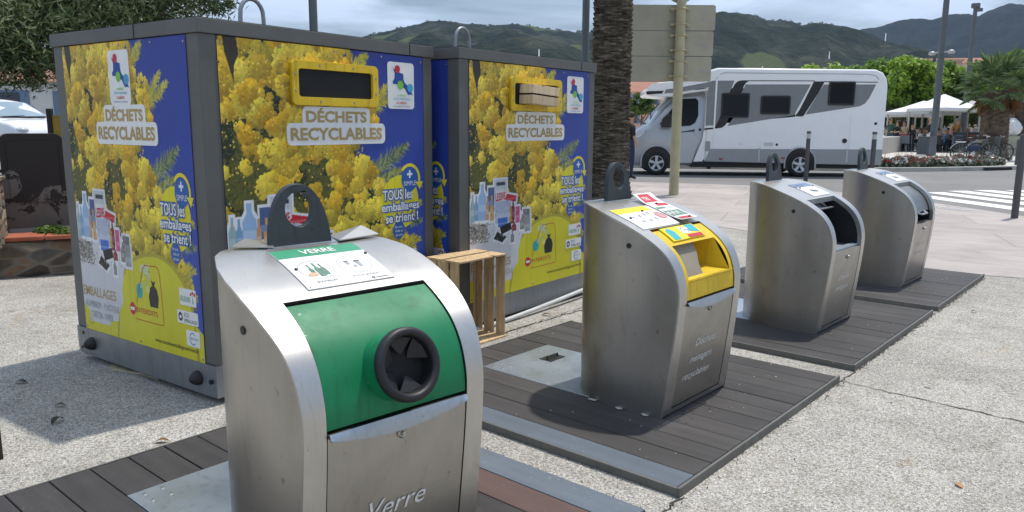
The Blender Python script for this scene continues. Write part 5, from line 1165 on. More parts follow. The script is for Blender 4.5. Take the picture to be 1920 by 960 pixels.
# ------------------------------------------------------------------ people
M_skin = simple('skin', (186, 140, 114), .6, 0, .05, 10)
def cloth(name, rgb): return simple('cloth_'+name, rgb, .85, 0, .12, 14)
CL = {k: cloth(k, v) for k, v in dict(black=(34, 35, 40), white=(216, 214, 208), navy=(42, 52, 78), red=(176, 62, 54), ochre=(170, 120, 62), grey=(120, 122, 124), blue=(92, 122, 156), green=(62, 92, 78), pale=(176, 196, 190), pink=(196, 130, 120), beige=(180, 164, 136)).items()}
M_hairs = {k: simple('hair_'+k, v, .7, 0, .2, 30) for k, v in dict(dark=(40, 32, 28), brown=(84, 62, 44), grey=(150, 146, 140), fair=(158, 128, 84)).items()}
def pose_mesh(pose):
    """one continuous body; joints -> skin modifier. returns mesh with material slots skin / top / legs / shoes"""
    sit = pose.startswith('sit'); H0 = .47 if sit else .92
    J = {'pel': ((0, 0, H0+.05), .13), 'wst': ((0, -.005, H0+.20), .115), 'chs': ((0, 0, H0+.40), .135), 'nck': ((0, .0, H0+.55), .055), 'hd0': ((0, -.01, H0+.63), .075), 'hd1': ((0, -.015, H0+.72), .088), 'hd2': ((0, -.005, H0+.80), .062)}
    E_ = [('pel', 'wst'), ('wst', 'chs'), ('chs', 'nck'), ('nck', 'hd0'), ('hd0', 'hd1'), ('hd1', 'hd2')]
    for s, g in ((-1, 'l'), (1, 'r')):
        J['sh'+g] = ((s*.17, 0, H0+.47), .06)
        if sit: el, wr, hn = ((s*.22, -.08, H0+.24), (s*.14, -.30, H0+.20), (s*.10, -.38, H0+.22))
        elif pose == 'walk': el, wr, hn = ((s*.23, -s*.10, H0+.24), (s*.23, -s*.22-.04, H0+.05), (s*.23, -s*.26-.05, H0-.03))
        else: el, wr, hn = ((s*.24, .02, H0+.22), (s*.25, -.06, H0+.0), (s*.24, -.09, H0-.08))
        J['el'+g] = (el, .042); J['wr'+g] = (wr, .030); J['hn'+g] = (hn, .036)
        J['hp'+g] = ((s*.09, 0, H0), .095)
        if sit: kn, an, to = ((s*.11, -.44, H0+.02), (s*.11, -.42, .10), (s*.12, -.58, .05))
        elif pose == 'walk': kn, an, to = ((s*.10, -s*.14-.05, H0-.42), (s*.10, s*(-.22)+(.05 if s < 0 else .02), .10), (s*.11, s*(-.22)-.11, .05))
        else: kn, an, to = ((s*.11, -.02, H0-.43), (s*.12, .02, .10), (s*.14, -.13, .045))
        J['kn'+g] = (kn, .062); J['an'+g] = (an, .042); J['to'+g] = (to, .036)
        E_ += [('chs', 'sh'+g), ('sh'+g, 'el'+g), ('el'+g, 'wr'+g), ('wr'+g, 'hn'+g), ('pel', 'hp'+g), ('hp'+g, 'kn'+g), ('kn'+g, 'an'+g), ('an'+g, 'to'+g)]
    ks = list(J); me = bpy.data.meshes.new('p'); me.from_pydata([J[k][0] for k in ks], [(ks.index(a), ks.index(c)) for a, c in E_], [])
    o = bpy.data.objects.new('p', me); C.objects.link(o); md = o.modifiers.new('s', 'SKIN'); md.use_smooth_shade = True
    for i, k in enumerate(ks):
        sv = me.skin_vertices[0].data[i]; sv.radius = (J[k][1], J[k][1]*(.78 if k in ('chs', 'wst', 'pel') else 1)); sv.use_root = (k == 'pel')
    su = o.modifiers.new('u', 'SUBSURF'); su.levels = 1; su.render_levels = 1
    bpy.context.view_layer.update()
    m2 = bpy.data.meshes.new_from_object(o.evaluated_get(bpy.context.evaluated_depsgraph_get())); bpy.data.objects.remove(o)
    m2.name = 'person'; m2.materials.clear()
    for q in range(4): m2.materials.append(M_skin)
    P = {k: Vector(J[k][0]) for k in ks}
    def seg(p, a, c):
        d = P[c]-P[a]; t = max(0, min(1, (p-P[a]).dot(d)/d.length_squared)); return (p-P[a]-d*t).length
    bones = [('top', 'pel', 'wst'), ('top', 'wst', 'chs'), ('skin', 'chs', 'nck'), ('skin', 'nck', 'hd1'), ('skin', 'hd1', 'hd2')]
    for g in 'lr': bones += [('top', 'chs', 'sh'+g), ('sleeve', 'sh'+g, 'el'+g), ('skin', 'el'+g, 'wr'+g), ('skin', 'wr'+g, 'hn'+g), ('leg', 'pel', 'hp'+g), ('leg', 'hp'+g, 'kn'+g), ('shin', 'kn'+g, 'an'+g), ('shoe', 'an'+g, 'to'+g)]
    for f in m2.polygons:
        c = f.center; bst = min(bones, key=lambda q: seg(c, q[1], q[2])); k = bst[0]
        if k == 'skin' and bst[1] == 'chs' and c.z < P['nck'].z-.045: k = 'top'
        f.material_index = {'skin': 0, 'top': 1, 'sleeve': 1, 'leg': 2, 'shin': 2, 'shoe': 3}[k]; f.use_smooth = True
    return m2, P
POSE = {k: pose_mesh(k) for k in ('sit', 'stand', 'walk')}
def hair_mesh(long):
    b = B(); b.ball((0, .012, .03), .098, .105, .098, 14, 10); b.v = [(x, y, z if not (y < -.035 and z < .07) else max(z, .07+(z-.07)*.1)) for x, y, z in b.v]
    if long: b.ball((0, .06, -.08), .085, .05, .14, 12, 8)
    else: b.v = [(x, y, max(z, -.03) if y > -.035 else z) for x, y, z in b.v]
    return b
_hm = {}
def person(pose, label, loc, rz, top, leg, hair='dark', long=False, sc=1.0, group=None, shoe='black', sleeve=None):
    o = bpy.data.objects.new('person', POSE[pose][0]); C.objects.link(o); o.location = loc; o.rotation_euler = (0, 0, rz); o.scale = (sc,)*3
    for i, m_ in ((0, M_skin), (1, CL[top]), (2, CL[leg]), (3, CL[shoe])): o.material_slots[i].link = 'OBJECT'; o.material_slots[i].material = m_
    tag(o, label, 'person', group)
    k = (hair, long)
    if k not in _hm: h = hair_mesh(long).build('hair', M_hairs[hair], o, smooth=80); _hm[k] = h.data
    else: h = bpy.data.objects.new('hair', _hm[k]); C.objects.link(h); h.parent = o
    h.location = POSE[pose][1]['hd1']+Vector((0, .002, .0))
    b = B(); hd = POSE[pose][1]['hd1']
    if 'face' not in _hm:
        for sx in (-1, 1): b.ball((sx*.034, -.083, .008), .011, .007, .008, 8, 5)
        b.ball((0, -.096, -.018), .012, .014, .020, 8, 5); b.box(-.022, .022, -.088, -.080, -.052, -.046); f = b.build('face', M_dark if False else simple('face_features', (96, 62, 52), .6), o, smooth=60); _hm['face'] = f.data
    else: f = bpy.data.objects.new('face', _hm['face']); C.objects.link(f); f.parent = o
    f.location = hd
    return o
# driver behind the glass is hinted by the dark window; man in black beside the palm
mp = at(1181, 285, 20.6); person('stand', 'person in a black T-shirt and dark trousers half hidden behind the palm trunk', (mp.x, mp.y, .004), rad(150), 'black', 'navy', 'dark', sc=1.0)

# ------------------------------------------------------------------ palm trunk, fronds above the frame
def mat_bark(name, a=(42, 39, 35), b_=(94, 87, 76), c_=(142, 134, 120)):
    s = NB(name); v = s.coord(scale=(2.2, 2.2, 13)); n1 = s.noise(v, 1.6, 6, .65, .8); n2 = s.noise(s.coord(), 2.0, 4)
    c = s.ramp(n1, [(.36, L(*a)), (.52, L(*b_)), (.68, L(*c_))]); c = s.mix(1.0, c, s.ramp(n2, [(.3, (.7, .7, .7)), (.7, (1.1, 1.08, 1.05))]), 'MULTIPLY'); s.col(c); s.set(rough=.95, spec=.15); s.bump(n1, .8, .03); return s.m
M_ptrunk = mat_bark('palm_trunk_bark'); M_frond = mat_leaf('palm_frond', [(52, 74, 40), (84, 104, 58), (120, 132, 80)])
def ptrunk_mesh(h, r0, r1, nsc, step, flare=.35, seed=1, amp=.055):
    """trunk covered by overlapping old leaf bases"""
    b = B(); r = random.Random(seed); n = nsc*6; rows = int(h/step*6); vs = []
    for j in range(rows+1):
        z = h*j/rows; base = r0+(r1-r0)*z/h+flare*max(0, 1-z/.6)**2*.5
        rowi = z/step+.35*noise.noise(Vector((0, z*2.3, 5)))
        for i in range(n):
            a = 2*PI*i/n; k = rowi+.55*noise.noise(Vector((math.cos(a)*2.5, math.sin(a)*2.5, z*1.6)))+(0.5 if int(i/n*nsc) % 2 else 0); fr = k % 1.0; u = (i/n*nsc) % 1.0
            q = (1-abs(2*u-1)**2.2)*(fr**.8); jit = noise.noise(Vector((math.cos(a)*3.2, math.sin(a)*3.2, z*7)))*.016+noise.noise(Vector((math.cos(a)*9, math.sin(a)*9, z*14)))*.010
            rr = base+amp*q+jit; vs.append((rr*math.cos(a), rr*math.sin(a), z))
    b.add(vs, [(j*n+i, j*n+(i+1) % n, (j+1)*n+(i+1) % n, (j+1)*n+i) for j in range(rows) for i in range(n)]); return b
pt = gnd(1140, 376); palm = thing('palm_tree', 'tall palm with a thick scaly brown trunk standing beside the far container', 'palm tree', (pt.x, pt.y, 0))
ptrunk_mesh(6.6, .345, .30, 17, .085, .22, 3).build('trunk', M_ptrunk, palm, smooth=30)
def frond_mesh(L_, droop, n=34, wl=.42, seed=0):
    r = random.Random(seed); b = B(); pts = []
    for i in range(n+1):
        u = i/n; pts.append(Vector((L_*u*(1-.18*u*droop), 0, L_*(.55*u-.62*droop*u*u))))
    b.tube(pts, [.035*(1-.8*i/n) for i in range(n+1)], 5)
    for i in range(3, n):
        d = (pts[i+1]-pts[i-1]).normalized(); ll = wl*math.sin(PI*min(1, i/n*.9+.12))**.6
        for s in (-1, 1):
            for hh in (0, .5):
                p = pts[i]+(pts[i+1]-pts[i])*hh; tip = p+d*ll*.55+Vector((0, s*ll*.8, -ll*.35+r.uniform(-.05, .05))); w_ = d*.016
                b.add([p-w_, p+w_, tip], [(0, 1, 2)])
    return b
def add_tone(o, fn=None):
    me = o.data; a = me.attributes.new('tone', 'FLOAT', 'FACE'); v = rng.random(len(me.polygons)).astype(np.float32)
    if fn is not None: v = fn(v)
    a.data.foreach_set('value', v)
fm = [frond_mesh(3.1, d_, seed=i) for i, d_ in enumerate((.4, .8, 1.2, 1.5))]; fmo = []
for i in range(40):
    q = i % 4
    if i < 4: o = fm[q].build('frond', M_frond, palm, fix=False); add_tone(o); fmo.append(o)
    else: o = fmo[q].copy(); C.objects.link(o); o.parent = palm
    o.location = (.12*math.cos(i*2.4), .12*math.sin(i*2.4), 6.55+random.uniform(-.1, .15)); o.rotation_euler = (random.uniform(-.2, .2), -rad(55-18*q)+random.uniform(-.1, .1)+rad(20), i*2.399)

# ------------------------------------------------------------------ road sign seen from behind
M_post = simple('cream_post', (176, 168, 134), .5, 0, .08, 4); M_signb = simple('grey_sign_back', (166, 162, 142), .5, .1, .07, 3); 
sgp = gnd(1263, 366); vdir = Vector((-sgp.x, -sgp.y)).normalized(); sg = thing('road_sign', 'cream post carrying three stacked grey sign panels seen from behind', 'road sign', (sgp.x, sgp.y, .004), .7139)
# local x to the right in view, y away from the camera
b = B(); b.cyl((0, 0, 0), (0, 0, 4.6), .098, .095, 24); b.build('pole', M_post, sg, smooth=60)
zz = [(2.30, 2.79), (2.805, 3.29), (3.305, 3.80)]
for i, (z0, z1) in enumerate(zz):
    b = B(); b.prism(rrect(-1.06+.02*i, z0, .69+.018*i, z1, .04), lambda u, v, q: (u, q, v), .16, .19); p_ = b.build('sign_panel', M_signb, sg, bevel=.004)
    b = B()
    for z_ in (z0+.10, z1-.10):
        b.box(-1.0, .64, .135, .158, z_-.018, z_+.018) if False else b.box(-.17, .17, .100, .159, z_-.016, z_+.016); b.box(-.19, -.12, .05, .16, z_-.022, z_+.022); b.box(.12, .19, .05, .16, z_-.022, z_+.022); b.tube([(.115*math.cos(PI+PI*k/10), .115*math.sin(PI+PI*k/10), z_) for k in range(11)], .012, 6)
    b.build('clamp', M_post, p_)
    b = B(); b.box(.44, .60, .152, .159, z0+.19, z0+.215); b.build('maker_tab', M_greyink, p_)
b = B(); b.prism(circle(.0, 4.12, .30, 32), lambda u, v, q: (u, q, v), .10, .13); b.build('sign_disc', M_signb, sg)

# ------------------------------------------------------------------ lamp posts, bollards
M_lamp = simple('lamp_grey_paint', (92, 98, 100), .5, .2, .08, 3)
def lamp(label, loc, h, r0, r1, heads=None, hz=0, rz=0, top=True, base=True, group='slender grey lamp posts'):
    t = thing('street_lamp', label, 'street lamp', loc, rz, group); b = B(); b.cyl((0, 0, 0), (0, 0, h), r0, r1, 20); b.build('pole', M_lamp, t, smooth=60)
    if base:
        b = B(); b.lathe([(r0*1.5, 0), (r0*1.5, .02), (r0*1.12, .04), (r0*1.04, .3), (r0*1.0, .31)], n=20); b.build('base_sleeve', M_lamp, t, smooth=50)
    if heads:
        for s in (-1, 1)[:heads]:
            b = B(); b.tube([(0, 0, hz), (s*.3, 0, hz+.02), (s*.42, 0, hz)], .03, 8); b.lathe([(.0, .10), (.07, .09), (.15, .02), (.16, -.03), (.13, -.07), (.0, -.09)], (s*.50, 0, hz), n=20); b.build('lamp_head', simple('lamp_head_glass', (170, 172, 170), .35), t, smooth=60)
    if top:
        b = B(); b.tube([(0, 0, h), (0, 0, h+.15), (.5, 0, h+.25), (1.2, 0, h+.25)], .05, 8); b.box(.7, 1.4, -.14, .14, h+.17, h+.29); b.build('lamp_arm', M_lamp, t, bevel=.02)
    return t
lamp('thick grey lamp post with two globe heads by the dark litter bin', (-8.93, 39.93, .105), 9.0, .155, .115, 2, 4.63, -.5, True)
q = at(1099, 12, 17); lamp('grey lamp post rising left of the tall palm trunk behind the far container', (q.x, q.y, 0), 8.2, .085, .07, None, 0, .3, True)
q = at(588, 50, 9.5); lamp('dark slim lamp post standing behind the near recycling container', (q.x, q.y, 0), 6.2, .05, .045, None, 0, 0, True)
q = at(1806, 240, 50); t = thing('street_lamp', 'tall thin mast with a floodlight on top, right of the globe lamp post', 'street lamp', (q.x, q.y, .105), 0, 'slender grey lamp posts')
zt_ = at(1831, 8, 50).z; b = B(); b.cyl((0, 0, 0), (0, 0, zt_-.3), .17, .10, 14); b.build('pole', M_lamp, t, smooth=60); b = B(); b.box(-.2, .2, -.15, .15, zt_-.3, zt_-.05); b.box(.05, .35, -.1, .1, zt_-.5, zt_-.32); b.build('floodlight', M_lamp, t, bevel=.03)
q = at(1740, 240, 62); t = thing('street_lamp', 'faint thin lamp post left of the globe lamp post in front of the trees', 'street lamp', (q.x, q.y, .105), 0, 'slender grey lamp posts'); zt_ = at(1745, 112, 62).z
b = B(); b.cyl((0, 0, 0), (0, 0, zt_), .13, .10, 14); b.build('pole', M_lamp, t, smooth=60); b = B(); b.box(-.2, .5, -.1, .1, zt_, zt_+.12); b.build('lamp_head', M_lamp, t)
M_boll = simple('bollard_grey', (80, 80, 80), .5, .2, .08, 4)
def bollard(label, loc, h, r, band=True):
    t = thing('bollard', label, 'bollard', loc, 0, 'slim grey bollards along the road'); b = B(); b.cyl((0, 0, 0), (0, 0, h*.86), r, r, 20); b.build('shaft', M_boll, t, smooth=60)
    b = B(); b.cyl((0, 0, h*.86), (0, 0, h*.95), r*.93, r*.93, 20); b.build('band', simple('pale_band', (186, 186, 182), .5), t, smooth=60) if band else None
    b = B(); b.lathe([(r, h*.95 if band else h*.86), (r, h-.015), (r*.8, h), (0, h)], n=20); b.build('cap', M_boll, t, smooth=60)
    return t
bollard('bollard standing at the right edge beside the crossing', (-1.96, 14.46, .004), 1.32, .052, False)
q = gnd(1510, 345); bollard('bollard in front of the rear wheel of the motorhome', (q.x, q.y, .004), 1.30, .050)
q = gnd(1632, 350); bollard('bollard before the rear corner of the motorhome, behind the farthest bin', (q.x, q.y, .004), 1.30, .055)
for i, (px, py, h_, lab) in enumerate(((1866, 302, .95, 'short bollard beside the front wheel of the bicycles'), (1908, 309, .9, 'squat thick bollard right of the grey plinth'), (1876, 300, 1.1, 'slim bollard just left of the grey plinth'), (1919, 300, 1.2, 'slim bollard cut by the right edge behind the flower bed'))):
    q = gnd(px, py, .105); bollard(lab, (q.x, q.y, .105), h_, .10 if i in (1, 0) else .05, False)
# ------------------------------------------------------------------ bits on the far plaza
M_conc = simple('pale_concrete', (172, 170, 162), .8, 0, .08, 1.5, .1, 30)
a = gnd(1655, 289, .105); c = gnd(1697, 283, .105); b = B(); d = (Vector((c.x, c.y))-Vector((a.x, a.y))); a2 = Vector((a.x, a.y))-d*1.5; q_ = Vector((-d.y, d.x)).normalized()
def wallbox(b, p, r_, th, z0, z1, n_): b.add([(p.x, p.y, z0), (r_.x, r_.y, z0), (r_.x+n_.x*th, r_.y+n_.y*th, z0), (p.x+n_.x*th, p.y+n_.y*th, z0), (p.x, p.y, z1), (r_.x, r_.y, z1), (r_.x+n_.x*th, r_.y+n_.y*th, z1), (p.x+n_.x*th, p.y+n_.y*th, z1)], [(0, 1, 5, 4), (1, 2, 6, 5), (2, 3, 7, 6), (3, 0, 4, 7), (4, 5, 6, 7), (0, 3, 2, 1)])
wallbox(b, a2, Vector((c.x, c.y)), .6, .105, .105+.80, Vector((q_.x, q_.y))); tag(b.build('low_wall', M_conc, bevel=.02), 'low pale concrete seat wall right of the motorhome', 'wall')
t = thing('litter_bin', 'dark grey square litter bin in front of the globe lamp post', 'litter bin', (-9.10, 39.45, .105), -.25); b = B(); b.box(-.27, .27, -.25, .25, .05, .84); b.build('body', simple('slate_metal', (84, 90, 98), .55), t, bevel=.02)
b = B()
for k in range(8): b.box(-.25+k*.066, -.225+k*.066, -.262, -.251, .08, .80)
b.build('front_slats', M_lamp, t); b = B(); b.box(-.29, .29, -.27, .27, .84, .875); b.build('rim', M_lamp, t, bevel=.01)
pd = gnd(1889, 291, .105); t = thing('sculpture', 'grey plinth topped by a bust wrapped in white sheeting', 'sculpture', (pd.x, pd.y, .105), -.6)
b = B(); b.box(-.34, .34, -.3, .3, 0, .92); b.build('plinth', simple('plinth_stone', (156, 154, 134), .8, 0, .1, 3), t, bevel=.02)
b = B(); b.ball((0, 0, 1.30), .47, .42, .46, 9, 6); b.v = [(x+random.uniform(-.05, .05), y+random.uniform(-.05, .05), max(.93, z+random.uniform(-.05, .05))) for x, y, z in b.v]; b.build('wrapped_head', simple('white_sheeting', (214, 214, 212), .6), t, smooth=None)
b = B(); b.ball((-.15, .1, 1.84), .17, .17, .1, 8, 5); b.build('top_knot', simple('brown_fabric', (120, 96, 80), .8), t)
# planter fence with pale posts right of the bikes
t = thing('low_railing', 'low railing with a pale rail between the bicycles and the plinth', 'railing', (*gnd(1890, 300, .105)[:2], .105), -.55)
b = B(); b.box(-1.7, 1.6, -.03, .03, .42, .50); b.build('rail', M_conc, t); b = B()
for k in range(12): b.box(-1.65+k*.29, -1.55+k*.29, -.02, .02, 0, .42)
b.build('balusters', simple('railing_white', (206, 206, 200), .6), t)
# flowers
def flower_bed(name, pts, w, hgt, n, cols, label, seed):
    r = random.Random(seed); V = []; F = []; tone = []; MI = []
    P = [Vector(p) for p in pts]; seg = [(P[i], P[i+1]) for i in range(len(P)-1)]; Ls = [(b_-a_).length for a_, b_ in seg]
    for i in range(n):
        k = r.choices(range(len(seg)), Ls)[0]; a_, b_ = seg[k]; d_ = (b_-a_).normalized(); nv = Vector((-d_.y, d_.x)); q = a_.lerp(b_, r.random())+nv*r.uniform(0, w)
        cl = noise.noise(Vector((q.x*1.1, q.y*1.1, 3.3)))
        z = .1+hgt*r.random()**.8*(.7+.5*noise.noise(Vector((q.x*2, q.y*2, 0)))); s = r.uniform(.025, .06); mi = 0
        if z > .1+hgt*.35 and r.random() < .42: mi = 1+(0 if cl < -.22 else 1 if cl < .02 else 3 if cl < .14 else 2 if cl < .2 else 1) if r.random() < .85 else r.randint(1, 4)
        ax_ = Vector((r.gauss(0, 1), r.gauss(0, 1), r.gauss(.6, 1))).normalized(); u = ax_.orthogonal().normalized()*s; v = ax_.cross(u); c_ = Vector((q.x, q.y, z)); o = len(V)
        if r.random() < .03: V += [c_, c_+Vector((.012, 0, 0)), c_+Vector((r.uniform(-.1, .1), r.uniform(-.1, .1), r.uniform(.2, .4)))]; F.append((o, o+1, o+2)); MI.append(0); continue
        V += [c_-u-v*.6, c_+u-v*.6, c_+u*.6+v, c_-u*.6+v]; F.append((o, o+1, o+2, o+3)); MI.append(mi)
    me = bpy.data.meshes.new(name); me.from_pydata([tuple(x) for x in V], [], F)
    for m_ in cols: me.materials.append(m_)
    me.polygons.foreach_set('material_index', MI); o = bpy.data.objects.new(name, me); C.objects.link(o); add_tone(o); o['kind'] = 'stuff'; o['label'] = label; return o
M_bedleaf = mat_leaf('bed_leaf', [(56, 72, 50), (104, 112, 92), (150, 154, 142)]); fl = [M_bedleaf, simple('flower_red', (160, 28, 52), .6), simple('flower_white', (214, 208, 208), .6), simple('flower_coral', (206, 96, 80), .6), simple('flower_silver', (176, 178, 176), .6)]
flower_bed('flower_bed', [(-11.5, 24.5), (-8.55, 26.15), (-7.45, 27.0), (-6.6, 28.1), (-5.95, 29.25), (-5.45, 30.2), (-5.0, 31.2), (-4.75, 32)], 1.0, .38, 15000, fl, 'bed of red, coral and white flowers along the far kerb', 5)
# bicycles
def bicycle(label, loc, rz, col, lean=.08, bag=None):
    t = thing('bicycle', label, 'bicycle', loc, rz, 'bicycles parked behind the flower bed'); t.rotation_euler = (lean, 0, rz)
    fm_ = simple('frame_'+label[:6], col, .4, .1)
    for x_ in (-.52, .52):
        b = B(); b.tube([(x_+.335*math.cos(2*PI*i/28), 0, .35+.335*math.sin(2*PI*i/28)) for i in range(28)], .020, 6, closed=True); w = b.build('wheel', M_tyre, t, smooth=60)
        b = B()
        for i in range(14): t_ = 2*PI*i/14; b.cyl((x_, 0, .35), (x_+.32*math.cos(t_), 0, .35+.32*math.sin(t_)), .003, n=4)
        b.lathe([(.03, -.04), (.03, .04)], (x_, 0, .35), (0, 1, 0), 10); b.build('spokes', M_rim, w)
    b = B()
    for p_, q_ in (((-.52, 0, .35), (-.08, 0, .30)), ((-.08, 0, .30), (-.20, 0, .82)), ((-.52, 0, .35), (-.19, 0, .76)), ((-.08, 0, .30), (.36, 0, .78)), ((-.19, 0, .76), (.35, 0, .84)), ((.33, 0, .92), (.52, 0, .35))): b.cyl(p_, q_, .018, n=8)
    b.build('frame', fm_, t, smooth=60)
    b = B(); b.tube([(.28, -.28, .98), (.36, -.22, 1.0), (.33, 0, .98), (.36, .22, 1.0), (.28, .28, .98)], .014, 6); b.cyl((.33, 0, .9), (.33, 0, .98), .014); b.build('handlebar', M_rim, t, smooth=60)
    b = B(); b.ball((-.23, 0, .90), .14, .07, .035, 12, 6); b.cyl((-.20, 0, .80), (-.22, 0, .9), .012); b.build('saddle', M_black, t, smooth=60)
    b = B(); b.cyl((-.08, -.03, .30), (-.08, .03, .30), .07, n=16); b.box(-.10, -.06, -.12, -.06, .14, .17); b.cyl((-.08, -.05, .30), (-.08, -.06, .15), .01); b.build('crankset', M_rim, t)
    b = B(); b.tube([(-.86, 0, .5)]+[(-.52+.38*math.cos(rad(160-i*14)), 0, .35+.38*math.sin(rad(160-i*14))) for i in range(7)], .014, 5); b.box(-.72, -.36, -.06, .06, .74, .76); b.build('carrier', M_rim, t)
    if bag: b = B(); b.ball((-.05, 0, .52), .26, .07, .12, 12, 7); b.build('frame_bag', CL[bag], t, smooth=60)
    return t
q = gnd(1826, 303, .105); bicycle('grey bicycle with a blue bag leaning behind the flower bed', (q.x, q.y, .105), rad(25), (92, 96, 96), .10, 'navy')
q = gnd(1853, 301, .105); bicycle('dark green bicycle just right of the one with a blue bag', (q.x, q.y, .105), rad(30), (40, 74, 60), .12)
# umbrellas, tables, chairs, people of the terrace
M_canvas = simple('white_canvas', (222, 222, 220), .8, 0, .03, 1); M_canvas2 = simple('grey_canvas', (168, 166, 164), .8, 0, .04, 1); M_upole = simple('umbrella_pole_paint', (176, 176, 170), .5)
def umbrella(label, x, y, half, ze, zp, mat, rz=.3):
    t = thing('parasol', label, 'parasol', (x, y, .105), rz, 'square parasols over the terrace'); b = B(); h = half
    rim = [(-h, -h), (0, -h*1.0), (h, -h), (h, 0), (h, h), (0, h), (-h, h), (-h, 0)]
    vs = [(0, 0, zp)]+[(u*.5, v*.5, ze+(zp-ze)*.46) for u, v in rim]+[(u, v, ze+(.05 if i % 2 else 0)) for i, (u, v) in enumerate(rim)]+[(u, v, ze-.16+(.05 if i % 2 else 0)) for i, (u, v) in enumerate(rim)]
    fs = [(0, 1+i, 1+(i+1) % 8) for i in range(8)]+[(1+i, 9+i, 9+(i+1) % 8, 1+(i+1) % 8) for i in range(8)]+[(9+i, 17+i, 17+(i+1) % 8, 9+(i+1) % 8) for i in range(8)]
    b.add(vs, fs); b.build('canopy', mat, t)
    b = B(); b.cyl((0, 0, 0), (0, 0, zp), .06, n=10); b.build('pole', M_upole, t)
    b = B()
    for u, v in rim: b.cyl((0, 0, ze+.25), (u*.6, v*.6, ze+(zp-ze)*.34), .018, n=5)
    b.build('ribs', M_upole, t)
    for u, v in ((-h, -h), (h, -h)):
        b = B(); b.cyl((u*.92, v*.92, 0), (u*.92, v*.92, ze), .045, n=8); b.build('corner_post', M_upole, t)
    return t
um = [(1765, 48, 1.75, 2.25, 3.05, M_canvas, 'white parasol with the highest peak, just right of the globe lamp post'), (1728, 53, 2.0, 2.15, 2.85, M_canvas, 'white parasol left of the globe lamp post'), (1700, 57, 1.9, 2.05, 2.65, M_canvas, 'low white parasol at the left end of the terrace'),
      (1812, 52, 2.0, 2.25, 2.85, M_canvas2, 'greyish parasol between the globe lamp post and the fan palm'), (1668, 62, 1.7, 2.2, 2.65, M_canvas2, 'grey parasol partly behind the rear of the motorhome'), (1850, 56, 2.0, 2.3, 2.95, M_canvas, 'white parasol showing behind the fan palm')]
for px, D, hf, ze, zp, mt, lab in um:
    q = at(px, 240, D); umbrella(lab, q.x, q.y, hf, ze, zp, mt, .25)
# furniture
def chair_mesh():
    b = B(); b.box(-.22, .22, -.22, .22, .43, .46); b.box(-.22, .22, .20, .225, .46, .86)
    for x_ in (-.2, .2):
        for y_ in (-.2, .2): b.cyl((x_, y_, 0), (x_, y_, .44), .016, n=5)
        b.cyl((x_, .21, .4), (x_, .22, .86), .016, n=5)
    return b
def table_mesh():
    b = B(); b.cyl((0, 0, .72), (0, 0, .75), .40, n=18); b.cyl((0, 0, .02), (0, 0, .72), .035, n=8); b.cyl((0, 0, 0), (0, 0, .02), .25, n=14); return b
chm = None; tbm = None; rr_ = random.Random(4); M_chairm = simple('dark_wicker', (44, 46, 50), .7, 0, .15, 20); M_chairl = simple('grey_wicker', (110, 116, 122), .7, 0, .15, 20)
tabs = [(1700, 47.0), (1722, 50), (1742, 46.5), (1757, 50.5), (1776, 47.5), (1790, 52), (1803, 47.2), (1816, 53), (1826, 48.5), (1838, 52), (1684, 54), (1770, 55), (1740, 58), (1712, 57)]
names_c = ['leftmost', 'second', 'third', 'fourth', 'fifth', 'sixth', 'seventh', 'eighth', 'ninth', 'tenth', 'eleventh', 'twelfth', 'thirteenth', 'fourteenth']
tops = ['white', 'black', 'red', 'ochre', 'grey', 'blue', 'green', 'pale', 'pink', 'beige', 'navy']; hairs = list(M_hairs); pc = 0
adj = {'white': 'white', 'black': 'black', 'red': 'red', 'ochre': 'ochre', 'grey': 'grey', 'blue': 'light blue', 'green': 'dark green', 'pale': 'pale green', 'pink': 'pink', 'beige': 'beige', 'navy': 'navy'}
combo = [(a_, c_) for c_ in ('navy', 'black', 'beige', 'grey') for a_ in tops]
for i, (px, D) in enumerate(tabs):
    q = at(px, 260, D); x, y = q.x, q.y
    if tbm is None: o = table_mesh().build('terrace_table', M_upole); tbm = o.data
    else: o = bpy.data.objects.new('terrace_table', tbm); C.objects.link(o)
    o.location = (x, y, .105); tag(o, 'small round terrace table under the parasols', 'table', 'round tables on the terrace')
    for k in range(3 if i % 2 else 4):
        a_ = 2*PI*k/(3 if i % 2 else 4)+rr_.uniform(-.3, .3)+i; cx, cy = x+.68*math.cos(a_), y+.68*math.sin(a_)
        if chm is None: o = chair_mesh().build('terrace_chair', M_chairm); chm = o.data
        else: o = bpy.data.objects.new('terrace_chair', chm); C.objects.link(o)
        if (i+k) % 3 == 0: o.material_slots[0].link = 'OBJECT'; o.material_slots[0].material = M_chairl; dk = 'grey'
        else: dk = 'dark'
        o.location = (cx, cy, .105); o.rotation_euler = (0, 0, a_-PI/2); tag(o, dk+' wicker chair at a terrace table under the parasols', 'chair', dk+' chairs on the terrace')
        if rr_.random() < .62 and pc < len(combo):
            tp_, lg_ = combo[pc]; pc += 1; hz_ = hairs[pc % 4]; lab = 'person in a %s top and %s trousers seated at a terrace table' % (adj[tp_], adj[lg_])
            person('sit', lab, (cx+.02*math.cos(a_), cy+.02*math.sin(a_), .105), a_-PI/2, tp_, lg_, hz_, rr_.random() < .5, .96, 'people seated on the terrace')
q = at(1792, 255, 46.8); person('stand', 'waiter-like person in an ochre top standing among the tables', (q.x, q.y, .105), .8, 'ochre', 'black', 'grey')
q = at(1741, 262, 44.5); person('stand', 'person dressed in black standing just left of the globe lamp post', (q.x, q.y, .105), 2.2, 'black', 'white', 'fair')
q = at(1694, 262, 47.8); person('sit', 'person with long brown hair and red trousers sitting on the end of the low wall', (q.x, q.y, .105+.33), -.6, 'beige', 'red', 'brown', True, 1.0)
